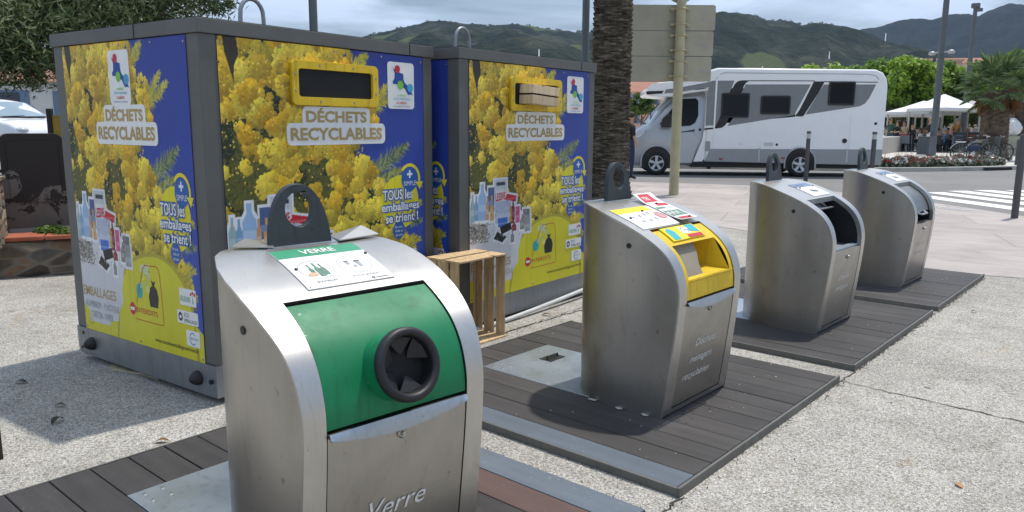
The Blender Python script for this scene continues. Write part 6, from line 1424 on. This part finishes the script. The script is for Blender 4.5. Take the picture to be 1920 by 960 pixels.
q = at(1681, 262, 47.0); person('sit', 'person in a black top sitting on the low wall beside the one in red trousers', (q.x, q.y, .105+.33), -.5, 'black', 'navy', 'dark', True, 1.0)
q = at(1709, 262, 46.2); person('walk', 'child in a black outfit with fair hair walking by the end of the low wall', (q.x, q.y, .105), .4, 'black', 'black', 'fair', True, .80)
q = at(1668, 262, 49); person('stand', 'person in dark green standing behind the low wall by the motorhome', (q.x, q.y, .105), .4, 'green', 'green', 'brown', True, 1.0)
for i, (px0, px1, D, lab) in enumerate(((1789, 1812, 44.0, 'dark slatted terrace screen right of the globe lamp post'), (1814, 1836, 44.6, 'dark slatted terrace screen behind the parked bicycles'))):
    a = at(px0, 262, D); c = at(px1, 262, D); t = thing('terrace_screen', lab, 'screen', (a.x, a.y, .105), math.atan2(c.y-a.y, c.x-a.x), 'dark screens of the terrace'); l_ = (Vector((c.x, c.y))-Vector((a.x, a.y))).length
    b = B()
    for k in range(5): b.box(0, l_, -.02, .02, .12+k*.2, .27+k*.2)
    b.build('slat_panel', M_chairm, t); b = B(); b.box(0, .05, -.03, .03, 0, 1.12); b.box(l_-.05, l_, -.03, .03, 0, 1.12); b.build('posts', M_chairm, t)
# ------------------------------------------------------------------ leaves
def leaf_cloud(name, mat, parent, clusters, n, size, aspect=2.0, spread=1.0, seed=0, up=.3, shell=.75, droop=0):
    """clusters: (x, y, z, rx, ry, rz, weight)"""
    g = np.random.default_rng(seed); w = np.array([c[6] for c in clusters], float); w /= w.sum(); k = g.choice(len(clusters), n, p=w); cc = np.array([c[:3] for c in clusters])[k]; rr = np.array([c[3:6] for c in clusters])[k]
    d = g.normal(size=(n, 3)); d /= np.linalg.norm(d, axis=1)[:, None]; rad_ = (shell+(1-shell)*g.random(n))*g.random(n)**(1/4.5); p = cc+d*rr*rad_[:, None]*spread
    nrm = d*.8+g.normal(size=(n, 3))*.7; nrm[:, 2] += up; nrm /= np.linalg.norm(nrm, axis=1)[:, None]
    t = np.cross(nrm, g.normal(size=(n, 3))); t[:, 2] -= droop*np.abs(t[:, 2]); t /= np.linalg.norm(t, axis=1)[:, None]; bb = np.cross(nrm, t); s = size*(.6+.8*g.random(n))[:, None]; l_ = t*s; w_ = bb*s/aspect
    V = np.stack([p-l_, p+w_-l_*.1, p+l_, p-w_-l_*.1], 1).reshape(-1, 3).astype(np.float32)
    me = bpy.data.meshes.new(name); me.vertices.add(4*n); me.vertices.foreach_set('co', V.ravel()); me.loops.add(4*n); me.loops.foreach_set('vertex_index', np.arange(4*n, dtype=np.int32)); me.polygons.add(n)
    me.polygons.foreach_set('loop_start', np.arange(0, 4*n, 4, dtype=np.int32)); me.polygons.foreach_set('loop_total', np.full(n, 4, np.int32)); me.update(calc_edges=True)
    a = me.attributes.new('tone', 'FLOAT', 'FACE'); cl = g.random(len(clusters))[k]; a.data.foreach_set('value', np.clip(.55*g.random(n)+.45*cl, 0, 1).astype(np.float32))
    me.materials.append(mat); o = bpy.data.objects.new(name, me); C.objects.link(o); o.parent = parent; return o
M_olive = mat_leaf('narrow_grey_green_leaf', [(44, 58, 36), (72, 90, 52), (100, 116, 76), (150, 160, 124)], .5, .3); M_plane = mat_leaf('bright_green_leaf', [(64, 96, 34), (104, 138, 48), (140, 170, 62), (164, 188, 84)], .5, .45); M_plane2 = mat_leaf('darker_green_leaf', [(48, 72, 30), (80, 106, 42), (112, 136, 56)], .55, .35); M_bark = simple('grey_bark', (104, 94, 80), .9, 0, .25, 6, .4, 20)
def branchy(b, base, h, r, seed, n=6, spread=1.2):
    g = random.Random(seed); b.tube([base, (base[0]+g.uniform(-.1, .1), base[1]+g.uniform(-.1, .1), base[2]+h*.5), (base[0], base[1], base[2]+h)], [r, r*.8, r*.6], 10)
    for i in range(n):
        a = 2*PI*i/n+g.uniform(-.3, .3); z0 = base[2]+h*g.uniform(.6, 1); e1 = (base[0]+math.cos(a)*spread*.5, base[1]+math.sin(a)*spread*.5, z0+spread*.5); e2 = (base[0]+math.cos(a)*spread, base[1]+math.sin(a)*spread, z0+spread*g.uniform(.6, 1.1)); b.tube([(base[0], base[1], z0), e1, e2], [r*.45, r*.3, r*.12], 7)
# big grey-green tree at the upper left
q = at(-110, 330, 11.0); tr = thing('tree', 'large dark tree with slender grey-green leaves overhanging at the upper left', 'tree', (q.x, q.y, .3)); b = B(); branchy(b, (0, 0, 0), 2.0, .16, 3, 8, 1.6); b.build('trunk', M_bark, tr, smooth=60)
cl = []; g = random.Random(8); qq = Vector((q.x, q.y, .3)); 
for px, py, D, r_ in ((-60, -60, 9.8, 1.1), (20, 20, 9.4, 1.0), (60, 90, 9.2, .62), (0, 100, 9.2, .5), (120, 30, 9.6, .9), (200, -10, 9.8, 1.0), (150, 110, 9.6, .45), (-40, 40, 9.0, .8), (130, 140, 9.8, .22), (280, -30, 10, .9), (350, -50, 10, .8), (300, 10, 9.9, .42), (375, 5, 10, .34), (408, 12, 10, .17), (430, 6, 10.1, .10), (240, 30, 9.7, .45), (100, -120, 10.5, 1.3), (240, -160, 11, 1.3), (-100, -200, 10.5, 1.4), (60, -20, 11.2, 1.5), (200, -60, 11.5, 1.5), (60, 150, 9.3, .16), (-30, 150, 9.2, .2)):
    p_ = at(px, py, D)-qq; cl.append((p_.x, p_.y, p_.z, r_, r_, r_*.85, r_**2.3+.03))
leaf_cloud('crown', M_olive, tr, cl, 62000, .048, 5.5, 1.05, 5, .1, .35)
q2 = random.Random(5); b = B()
for i in range(26):
    c_ = cl[q2.randrange(18)]; e2 = Vector(c_[:3])+Vector((q2.uniform(-.3, .3), q2.uniform(-.3, .3), q2.uniform(-.3, .3))); b.tube([(0, 0, 1.8), Vector((0, 0, 1.8)).lerp(e2, .5)+Vector((0, 0, .3)), e2], [.05, .03, .01], 5)
b.build('limbs', M_bark, tr)
# row of bright trees behind the terrace
def round_tree(name, label, px, D, zt, w, mat, seed, n=5200, group=None, sz=.17, trunk_h=2.2, zb=None):
    q = at(px, 240, D); t = thing(name, label, 'tree', (q.x, q.y, 0), 0, group); g = random.Random(seed); zb = zb if zb is not None else 2.2; cl = []; zc = (zt+zb)/2; rz_ = (zt-zb)/2
    for i in range(26):
        a = g.uniform(0, 2*PI); u = g.uniform(-.85, .8); rr = math.sqrt(max(0, 1-u*u))*g.uniform(.5, .82)*w; s = g.uniform(.24, .42)*w; cl.append((rr*math.cos(a), rr*math.sin(a), zc+u*rz_*.82, s, s, s*.75, s*s))
    leaf_cloud('crown', mat, t, cl, n, sz, 1.5, 1.0, seed, .35, .55)
    b = B(); branchy(b, (0, 0, 0), max(1.5, zc-1), .16, seed, 6, w*.5); b.build('trunk', M_bark, t, smooth=60)
    return t
def ztop(px, py, D): return at(px, py, D).z
for i, (px, py, D, w, mt, lab) in enumerate((
    (1525, 114, 70, 2.6, 0, 'bright green treetop showing above the roof of the motorhome, farthest left'), (1575, 109, 70, 2.6, 0, 'bright green treetop above the motorhome roof, second from the left'), (1625, 111, 68, 2.4, 0, 'bright green treetop above the rear corner of the motorhome'),
    (1680, 102, 62, 2.9, 0, 'tall bright green tree right behind the rear of the motorhome'), (1712, 104, 64, 2.8, 0, 'full bright green tree left of the globe lamp post'), (1752, 128, 66, 2.6, 1, 'darker green tree behind the globe lamp post'), (1795, 108, 66, 2.6, 0, 'bright green tree right of the globe lamp post'),
    (1836, 118, 64, 2.6, 1, 'darker green tree behind the fan palm'), (1905, 92, 62, 3.0, 0, 'bright green tree at the right edge behind the fan palm'), (1875, 120, 70, 2.6, 1, 'deep green tree far behind the crown of the fan palm'), (1690, 150, 72, 3.0, 1, 'deep green tree standing behind the low seat wall'))):
    round_tree('tree', lab, px, D, ztop(px, py, D), w, (M_plane, M_plane2)[mt], 20+i, 8000, 'green trees behind the terrace', .15, zb=(.9 if mt else 2.0))
q = round_tree('tree', 'round green tree seen between the palm trunk and the windscreen of the motorhome', 1203, 60, ztop(1203, 170, 60), 1.1, M_plane2, 55, 2600, None, .12, 1.4, 2.0)
# fan palm on the right
fp = gnd(1858, 300, .105); t = thing('palm_tree', 'fan palm with a shaggy trunk and brown dead leaves under its crown', 'palm tree', (fp.x, fp.y, .105)); 
ptrunk_mesh(2.75, .52, .42, 11, .16, .3, 9).build('trunk', simple('fan_palm_bark', (96, 82, 66), .95, 0, .4, 5, .5, 20), t, smooth=30)
M_fan = mat_leaf('fan_leaf', [(70, 96, 62), (104, 130, 80), (150, 166, 118)], .5, .3); M_fandry = mat_leaf('dry_fan_leaf', [(112, 74, 44), (150, 104, 62), (140, 128, 92)], .8, .1)
def fan_mesh(seed, pet=.7, blade=.85, n=26, droop=.25):
    r = random.Random(seed); b = B(); b.tube([(0, 0, 0), (pet*.6, 0, .05), (pet, 0, 0)], [.02, .015, .012], 5)
    for i in range(n):
        a = rad(-118+236*i/(n-1)); l_ = blade*(.72+.28*math.cos(a*.6))*r.uniform(.9, 1.08); d = Vector((math.cos(a), math.sin(a), 0)); q_ = Vector((-d.y, d.x, 0))*.024; c_ = Vector((pet, 0, 0)); m_ = c_+d*l_*.55+Vector((0, 0, -.02)); e_ = c_+d*l_+Vector((0, 0, -droop*l_*r.uniform(.6, 1.4)))
        b.add([c_, m_-q_, e_, m_+q_], [(0, 1, 2), (0, 2, 3)])
    return b
src = {}
fr = random.Random(6)
for i in range(44):
    el = rad(82-122*(i/43)**1.0); az = i*2.39996; dry = el < rad(-22); k = (i % 3, dry)
    if k not in src: o = fan_mesh(i, .80, .70, 26, .22 if not dry else .6).build('dead_fan_leaf' if dry else 'fan_leaf', M_fandry if dry else M_fan, t, fix=False); add_tone(o); src[k] = o
    else: o = src[k].copy(); C.objects.link(o); o.parent = t
    o.location = (.15*math.cos(az), .15*math.sin(az), 2.7+.3*math.sin(el)); M_ = Matrix.Rotation(az, 4, 'Z') @ Matrix.Rotation(-el, 4, 'Y') @ Matrix.Rotation(fr.uniform(-.5, .5), 4, 'X'); o.rotation_euler = M_.to_euler(); s_ = fr.uniform(.82, 1.08)*(1 if not dry else .62); o.scale = (s_,)*3
# second darker trunk seen right behind it
fp = at(1905, 260, 45); t = thing('palm_tree', 'second shaggy palm trunk in shade behind the wrapped bust', 'palm tree', (fp.x, fp.y, .105)); ptrunk_mesh(3.4, .55, .45, 11, .16, .2, 12).build('trunk', simple('shaded_bark', (80, 70, 58), .95, 0, .3, 5, .5, 20), t, smooth=30)
for i in range(36):
    k = (i % 3, i > 26); o = src[(i % 3, i > 26)].copy(); C.objects.link(o); o.parent = t; el = rad(75-110*i/35); az = i*2.4; o.location = (.15*math.cos(az), .15*math.sin(az), 3.4+.3*math.sin(el)); o.rotation_euler = (Matrix.Rotation(az, 4, 'Z') @ Matrix.Rotation(-el, 4, 'Y')).to_euler()
# masts in the far harbour
M_mast = simple('mast_white', (236, 238, 240), .4)
for px, py, D, lab in ((1423, 124, 110, 'short white mast tip just above the motorhome roof'), (1545, 97, 110, 'thin white mast left of the trees behind the motorhome'), (1646, 63, 110, 'tall thin white mast above the rear of the motorhome'), (1753, 18, 110, 'tallest thin white mast left of the globe lamp post'), (1009, 92, 80, 'short white mast tip above the far container')):
    q = at(px, 240, D); zt_ = at(px, py, D).z; t = thing('mast', lab, 'mast', (q.x, q.y, 0), 0, 'thin boat masts far off'); b = B(); b.cyl((0, 0, 0), (0, 0, zt_-.9), .05, .045, 8); b.build('dark_shaft', M_lamp, t); b = B(); b.cyl((0, 0, zt_-.9), (0, 0, zt_), .07, .05, 8); b.build('white_tip', M_mast, t)
# ------------------------------------------------------------------ houses far away
M_roof = simple('terracotta', (150, 104, 84), .85, 0, .12, .5); M_wallc = simple('cream_render', (206, 188, 166), .85, 0, .06, .3); M_wallp = simple('pink_render', (206, 160, 138), .85, 0, .06, .3); M_wallw = simple('white_render', (206, 204, 198), .85, 0, .06, .3); M_shut = simple('blue_shutter', (104, 124, 146), .6); M_wind = simple('window_dark', (60, 66, 74), .3)
def house(label, px, D, w, d, h, rz, wall, nwin, floors, roofh=1.0, flat=False):
    q = at(px, 240, D); t = thing('house', label, 'house', (q.x, q.y, 0), rz); b = B(); b.box(-w/2, w/2, 0, d, 0, h); wl = b.build('wall', wall, t)
    b = B()
    if flat: b.box(-w/2-.2, w/2+.2, -.2, d+.2, h, h+.3); b.build('roof', wall, t)
    else: b.add([(-w/2-.3, -.3, h), (w/2+.3, -.3, h), (w/2+.3, d+.3, h), (-w/2-.3, d+.3, h), (-w/2+.2, d/2, h+roofh), (w/2-.2, d/2, h+roofh)], [(0, 1, 5, 4), (1, 2, 5), (2, 3, 4, 5), (3, 0, 4), (0, 3, 2, 1)]); b.build('roof', M_roof, t)
    for f_ in range(floors):
        for k in range(nwin):
            x_ = -w/2+w*(k+.5)/nwin; z_ = h-1.9-f_*2.9
            if z_ < .5: continue
            b = B(); b.box(x_-.75, x_+.75, -.05, -.002, z_-.1, z_+1.5); f = b.build('window', M_shut, t); b = B(); b.box(x_-.38, x_+.38, -.07, -.052, z_, z_+1.4); b.build('pane', M_wind, f)
    return t
z_ = lambda px, py, D: at(px, py, D).z
house('pink house with a red roof seen between the palm trunk and the motorhome, lower one', 1190, 125, 9, 8, z_(1190, 172, 125), .55, M_wallp, 3, 2, 1.2)
house('cream house with a terracotta roof above and behind the pink house', 1206, 150, 14, 9, z_(1206, 160, 150), .7, M_wallc, 4, 2, .9)
house('white building with blue shutters and a red roof behind the white car', 25, 42, 22, 9, z_(25, 152, 42), 1.05, M_wallw, 9, 1, .9)
house('long building with a terracotta roof peeping above the trees near the fan palm', 1800, 150, 15, 12, z_(1800, 119, 150), .45, M_wallc, 4, 2, 1.3)
house('flat pale building just left of the globe lamp post above the trees', 1735, 130, 8, 9, z_(1735, 116, 130), .45, simple('brown_render', (160, 140, 124), .85), 2, 2, 0, True)
# ------------------------------------------------------------------ left side: wall, planter, cabinet, car
def mat_stonewall():
    s = NB('rubble_stone'); v = s.coord(scale=(1, 1, 2.3)); vo = s.n('ShaderNodeTexVoronoi', feature='F1'); vo.inputs['Scale'].default_value = 4.2; s.l(v, vo.inputs['Vector']); ve = s.n('ShaderNodeTexVoronoi', feature='DISTANCE_TO_EDGE'); ve.inputs['Scale'].default_value = 4.2; s.l(v, ve.inputs['Vector'])
    sp_ = s.n('ShaderNodeSeparateColor'); s.l(vo.outputs['Color'], sp_.inputs[0]); c = s.ramp(sp_.outputs[0], [(0, L(70, 62, 54)), (.35, L(104, 92, 76)), (.6, L(140, 110, 84)), (.8, L(92, 90, 84)), (1, L(168, 156, 132))])
    n1 = s.noise(s.coord(), 14, 5); c = s.mix(1.0, c, s.ramp(n1, [(.3, (.7, .7, .7)), (.7, (1.15, 1.1, 1.05))]), 'MULTIPLY'); e_ = s.ramp(ve.outputs['Distance'], [(.02, (0, 0, 0)), (.12, (1, 1, 1))]); s.col(s.mix(e_, L(120, 112, 98), c)); s.set(rough=.9); s.bump(ve.outputs['Distance'], .9, .05); return s.m
M_stone = mat_stonewall(); M_tile = simple('terracotta_coping', (168, 96, 70), .85, 0, .2, 5, .3, 30)
wa = gnd(0, 523); wb = gnd(138, 514); wdir = (Vector((wb.x, wb.y))-Vector((wa.x, wa.y))).normalized(); wrz = math.atan2(wdir.y, wdir.x)
t = thing('planter_wall', 'low rubble stone planter wall with terracotta coping at the left', 'wall', (wa.x, wa.y, 0), wrz)
b = B(); n_ = 40; fn = lambda u, v: (u, noise.noise(Vector((u*3, v*5, 1)))*.03, v); b.grid(fn, list(np.linspace(-2.2, 3.4, 90)), list(np.linspace(-.01, .33, 12))); b.add([(-2.2, 0, .32), (3.4, 0, .32), (3.4, .4, .32), (-2.2, .4, .32)], [(0, 1, 2, 3)]); b.build('stones', M_stone, t, smooth=40)
x_ = -2.2; rr_ = random.Random(3)
while x_ < 3.3:
    l_ = rr_.uniform(.34, .42); b = B(); zz_ = .33+rr_.uniform(0, .015)+(.035 if x_ > .45 else 0); b.box(x_, x_+l_-.012, -.035+rr_.uniform(-.012, .012), .30, zz_, zz_+.04); b.build('coping_tile', M_tile, t, bevel=.008); x_ += l_
b = B(); b.box(-2.2, 3.4, .30, 2.2, .0, .34); b.build('soil_bed', simple('dark_soil', (62, 52, 42), .95, 0, .25, 6), t)
wv = Vector((wdir.x, wdir.y, 0)); wn_ = Vector((-wdir.y, wdir.x, 0))
P_ = Vector((wa.x, wa.y, .36))+wv*.32+wn_*.42; o = thing('weed_clump', 'low clump of green weeds on the planter in front of the painted cabinet', 'plant', P_); leaf_cloud('foliage', M_plane2, o, [(x_, random.uniform(-.06, .10), .03, .12, .09, .05, 1) for x_ in np.linspace(-.2, .42, 9)], 900, .022, 1.8, 1, 3, .6)
P_ = Vector((wa.x, wa.y, .36))+wv*(-.28)+wn_*.5; o = thing('shrub', 'dark green shrub at the left edge of the photo beside the cabinet', 'plant', P_); leaf_cloud('foliage', M_plane2, o, [(random.uniform(-.3, .05), random.uniform(-.05, .3), z_2, .22, .2, .16, 1) for z_2 in np.linspace(.1, .55, 8)], 1600, .03, 1.8, 1, 4, .6)
# painted cabinet
def mat_peel():
    s = NB('peeling_paint'); v = s.coord(); n1 = s.noise(v, 3.2, 6, .7, .6); g = s.n('ShaderNodeSeparateXYZ'); s.l(v, g.inputs[0])
    m1 = s.n('ShaderNodeMath', operation='MULTIPLY_ADD'); m1.inputs[1].default_value = -.42; m1.inputs[2].default_value = .25; s.l(g.outputs[2], m1.inputs[0]); m2 = s.n('ShaderNodeMath', operation='ADD'); s.l(n1, m2.inputs[0]); s.l(m1.outputs[0], m2.inputs[1])
    s.col(s.ramp(m2.outputs[0], [(.0, L(36, 30, 26)), (.60, L(44, 36, 32)), (.615, L(112, 104, 94)), (1, L(92, 86, 78))])); s.set(rough=.75); return s.m
pc_ = at(74, 416, 8.75); t = thing('utility_cabinet', 'dark brown rounded cabinet with peeling paint standing on the planter', 'cabinet', (pc_.x, pc_.y, .36), wrz+.16)
b = B(); b.prism(rrect(-.265, 0, .265, .95, .08), lambda u, v, q: (u, q, v), 0, .34); b.build('body', mat_peel(), t, bevel=.02)
b = B(); b.prism(rrect(-.21, .30, .21, .88, .03), lambda u, v, q: (u, q, v), -.012, .0); b.build('door', MATS['peeling_paint'], t, bevel=.004); b = B(); b.box(-.25, .25, -.006, .02, .0, .05); b.build('base_lip', M_conc, t)
pb = at(12, 420, 8.1); t = thing('stone_pillar', 'dim rubble pillar at the left edge, left of the painted cabinet', 'pillar', (pb.x, pb.y, .3), wrz); b = B(); b.box(-.95, -.06, 0, .45, 0, .60); b.build('stones', M_stone, t, bevel=.02); b = B(); b.box(-.97, -.04, -.02, .47, .60, .63); b.build('coping', M_stone, t)
pq = at(117, 300, 9.6); t = thing('yellow_panel', 'yellow panel on a dark post between the car and the near container', 'sign', (pq.x, pq.y, 0), .7); b = B(); b.box(-.13, -.08, 0, .05, 0, 1.56); b.build('post', M_black, t); b = B(); b.box(-.075, .2, .01, .03, .95, 1.49); b.build('panel', simple('ochre_panel', (176, 146, 40), .6), t)
b = B(); b.flat([(-13.2, 2), (-14.2, 6), (-16, 8.2), (-60, 30), (-60, -30), (-13, -12)], lambda u, v, d: (u, v, d), .45); struct(b.build('upper_street', M_asph))
b = B(); ow = [(-13, -12), (-13.2, 2), (-14.2, 6), (-16, 8.2), (-60, 30)]
for a_, c_ in zip(ow[:-1], ow[1:]): wallbox(b, Vector(a_), Vector(c_), .3, 0, .52, Vector((-1, -.2)).normalized())
tag(b.build('street_wall', M_stone), 'low stone retaining wall of the street behind the cabinet', 'wall')
# white car: only its front half shows
M_cwhite = glossy('car_white', (222, 224, 226), .2, 0, .8, .02)
chub = at(2, 272, 23); chz = .45; crz = rad(14); cp = Vector((chub.x, chub.y, 0))-Matrix.Rotation(crz, 3, 'Z') @ Vector((1.3, -.8, 0)); car = thing('car', 'white car parked behind the cabinet, its windscreen and bonnet showing', 'car', (cp.x, cp.y, chz), crz)
# local: x forward (to the right in view), y left
CS = [(2.05, .55, .52, .22, .66), (1.98, .78, .70, .20, .80), (1.75, .86, .80, .18, .92), (1.2, .88, .80, .18, 1.00), (.95, .88, .78, .18, 1.05), (.55, .88, .70, .18, 1.30), (.15, .88, .64, .18, 1.47), (-.4, .88, .62, .18, 1.54), (-1.2, .88, .62, .18, 1.52), (-1.8, .87, .60, .2, 1.40), (-2.05, .84, .66, .25, 1.05), (-2.15, .70, .6, .3, .7)]
b = B(); vs = []; n_ = None
for x_, wb_, wt_, z0, z1 in CS:
    mid = min(.95, z1-.05); pr = [(wb_*.9, z0), (wb_, z0+.12), (wb_, mid-.15), (wb_*.97, mid), (wt_*1.02, mid+(z1-mid)*.8), (wt_*.85, z1-.01), (wt_*.4, z1+.01)]; ring_ = [(x_, -w_, z_1) for w_, z_1 in pr]+[(x_, w_, z_1) for w_, z_1 in pr[::-1]]; n_ = len(ring_); vs += ring_
b.add(vs, [(i*n_+j, i*n_+j+1, (i+1)*n_+j+1, (i+1)*n_+j) for i in range(len(CS)-1) for j in range(n_-1)]+[tuple(range(n_)), tuple(range(len(vs)-n_, len(vs)))]); b.build('body', M_cwhite, car, smooth=50)
b = B(); b.grid(lambda u, v: (.98-.84*v+.0-.10*abs(u)**2+.05, u*(.74-.12*v), 1.06+.41*v-.02*abs(u)**2+.02), list(np.linspace(-1, 1, 11)), list(np.linspace(.04, .96, 6))); ws_ = b.build('windscreen', M_wsg, car, smooth=60)
b = B(); b.tube([(1.02, -.55, 1.085), (.96, .05, 1.11)], .012, 5); b.tube([(1.02, -.0, 1.085), (.94, .62, 1.10)], .012, 5); b.build('wiper', M_black, ws_)
for s in (-1, 1):
    b = B(); b.prism([(.75, 1.0), (.25, 1.38), (-.4, 1.45), (-1.3, 1.42), (-1.7, 1.1), (-1.7, 1.0)], lambda u, v, q: (u, s*(.875-max(0, v-.95)*.42+q), v), -.02, .008); b.build('side_window', M_mglass, car)
    b = B(); b.ball((1.93, s*.62, .76), .12, .16, .08, 12, 6); b.build('headlight', MATS['headlamp_glass'], car, smooth=60)
    b = B(); b.ball((.72, s*.98, 1.02), .07, .10, .07, 10, 6); b.build('wing_mirror', M_cwhite, car, smooth=60)
    for x_ in (1.3, -1.3):
        b = B(); b.lathe([(.20, -.09), (.30, -.10), (.315, -.04), (.315, .04), (.30, .10), (.20, .09)], (x_, s*.80, .315), (0, s, 0), 28); w = b.build('wheel', M_tyre, car, smooth=50); b = B(); b.lathe([(.2, .09), (.17, .06), (.05, .08), (0, .08)], (x_, s*.80, .315), (0, s, 0), 20); b.build('rim', M_rim, w, smooth=50)
# ------------------------------------------------------------------ hills
RID = [(-400, 120), (0, 110), (300, 105), (500, 95), (640, 78), (688, 69), (720, 63), (771, 51), (803, 43), (820, 41), (846, 44), (878, 48), (925, 51), (961, 47.5), (997, 52), (1036, 59), (1096, 63), (1140, 56), (1200, 44), (1260, 34), (1300, 29), (1340, 26.6), (1379, 28), (1406, 30), (1440, 41), (1473, 42), (1506, 50), (1533, 46), (1557, 50), (1588, 55), (1625, 68), (1680, 84), (1760, 104), (1850, 125), (2000, 140), (2300, 150)]
RID2 = [(1200, 120), (1400, 90), (1500, 74), (1560, 64), (1600, 58), (1642, 51), (1687, 39), (1715, 36), (1748, 37), (1778, 28), (1802, 26), (1835, 29), (1872, 14), (1893, 7), (1920, 11), (2000, -5), (2200, 10), (2500, 60)]
def mat_hill(name, cols, haze):
    s = NB(name); v = s.coord(); n1 = s.noise(v, .012, 6, .65, .5); n2 = s.noise(v, .11, 5, .7); c = s.ramp(n1, [(.36, L(*cols[0])), (.5, L(*cols[1])), (.62, L(*cols[2]))]); c = s.mix(1.0, c, s.ramp(n2, [(.38, (.45, .5, .5)), (.52, (1, 1, 1)), (.66, (1.5, 1.45, 1.3))]), 'MULTIPLY')
    n3 = s.noise(v, .0052, 3, .5, .3); c = s.mix(s.ramp(n3, [(.615, (0, 0, 0)), (.63, (1, 1, 1))]), c, L(*cols[3])); s.col(c); s.set(rough=.95, spec=.1); s.bump(n2, 1.0, 6.0); return s.m
def hill(name, R_, rid, rn, rf, mat, seed, amp, z_near=0):
    b = B(); px0, px1 = rid[0][0], rid[-1][0]; NA = 520; NR = 70; vs = []; xs = [q[0] for q in rid]; ys = [q[1] for q in rid]
    for i in range(NA+1):
        px = px0+(px1-px0)*i/NA; py = float(np.interp(px, xs, ys)); e_ = at(px, py, R_); az = math.atan2(e_.x, e_.y); zr = e_.z
        for j in range(NR+1):
            u = j/NR; r = rn+(R_-rn)*u if u <= .8 else None
            if u <= .8: uu = u/.8; r = rn+(R_-rn)*uu; z = zr*(uu**1.25)
            else: uu = (u-.8)/.2; r = R_+(rf-R_)*uu; z = zr*(1-uu)**1.3
            x, y = r*math.sin(az), r*math.cos(az); w_ = math.sin(PI*min(1, uu if u <= .8 else 0))**.6 if u <= .8 else 0
            nz = noise.fractal(Vector((x*.0035, y*.0035, seed)), 1.0, 2.0, 5)*amp*w_; rg = (1-abs(noise.noise(Vector((x*.0022, y*.0022, seed+3)))*2))*amp*.8*w_
            fine = noise.fractal(Vector((x*.03, y*.03, seed)), 1.0, 2.0, 3)*zr*.012
            lim = zr*(.06+.94*(r/R_)) if u <= .8 else 1e9
            vs.append((x, y, min(z+nz+rg-amp*.3*w_, lim)+(fine if u > .3 else 0)-2*(j == 0)-2*(j == NR)))
    n = NR+1; b.add(vs, [(i*n+j, (i+1)*n+j, (i+1)*n+j+1, i*n+j+1) for i in range(NA) for j in range(NR)]); return struct(b.build(name, mat, fix=False, smooth=180))
hill('hills', 1700, RID, 320, 2300, mat_hill('scrub_hill', [(18, 30, 26), (32, 44, 34), (62, 66, 54), (80, 90, 60)], 0), 1.0, 46)
hill('far_hills', 2600, RID2, 1900, 3800, mat_hill('far_scrub_hill', [(14, 22, 22), (22, 32, 30), (36, 42, 38), (44, 50, 42)], 0), 7.0, 90)
# trees standing on the ridge line
M_ridge = mat_leaf('ridge_tree_leaf', [(34, 48, 32), (52, 66, 42)])
o = bpy.data.objects.new('ridge_trees', None)
cl = []; g = random.Random(3)
for i in range(150):
    px = g.uniform(690, 1590); py = float(np.interp(px, [q[0] for q in RID], [q[1] for q in RID])); p_ = at(px, py, 1695); s_ = g.uniform(1.5, 5.5) if g.random() < .8 else 6.5; cl.append((p_.x, p_.y, p_.z+s_*.3, s_, s_, s_*.8, s_))
bpy.data.objects.remove(o); o = leaf_cloud('ridge_woodland', M_ridge, None, cl, 5200, 1.6, 1.3, 1, 9); o['kind'] = 'stuff'; o['label'] = 'scattered small trees along the hill ridge'
# ------------------------------------------------------------------ haze
H = NB('haze_air'); H.t.nodes.remove(H.b); pv = H.n('ShaderNodeVolumePrincipled'); pv.inputs['Color'].default_value = (.34, .46, .62, 1); pv.inputs['Density'].default_value = .00013; pv.inputs['Anisotropy'].default_value = .2; H.l(pv.outputs[0], H.o.inputs['Volume'])
b = B(); b.box(-8800, 6000, -3900, 8800, -3, 700); o = b.build('haze', H.m); o['kind'] = 'stuff'; o['label'] = 'thin blue air haze over the valley'
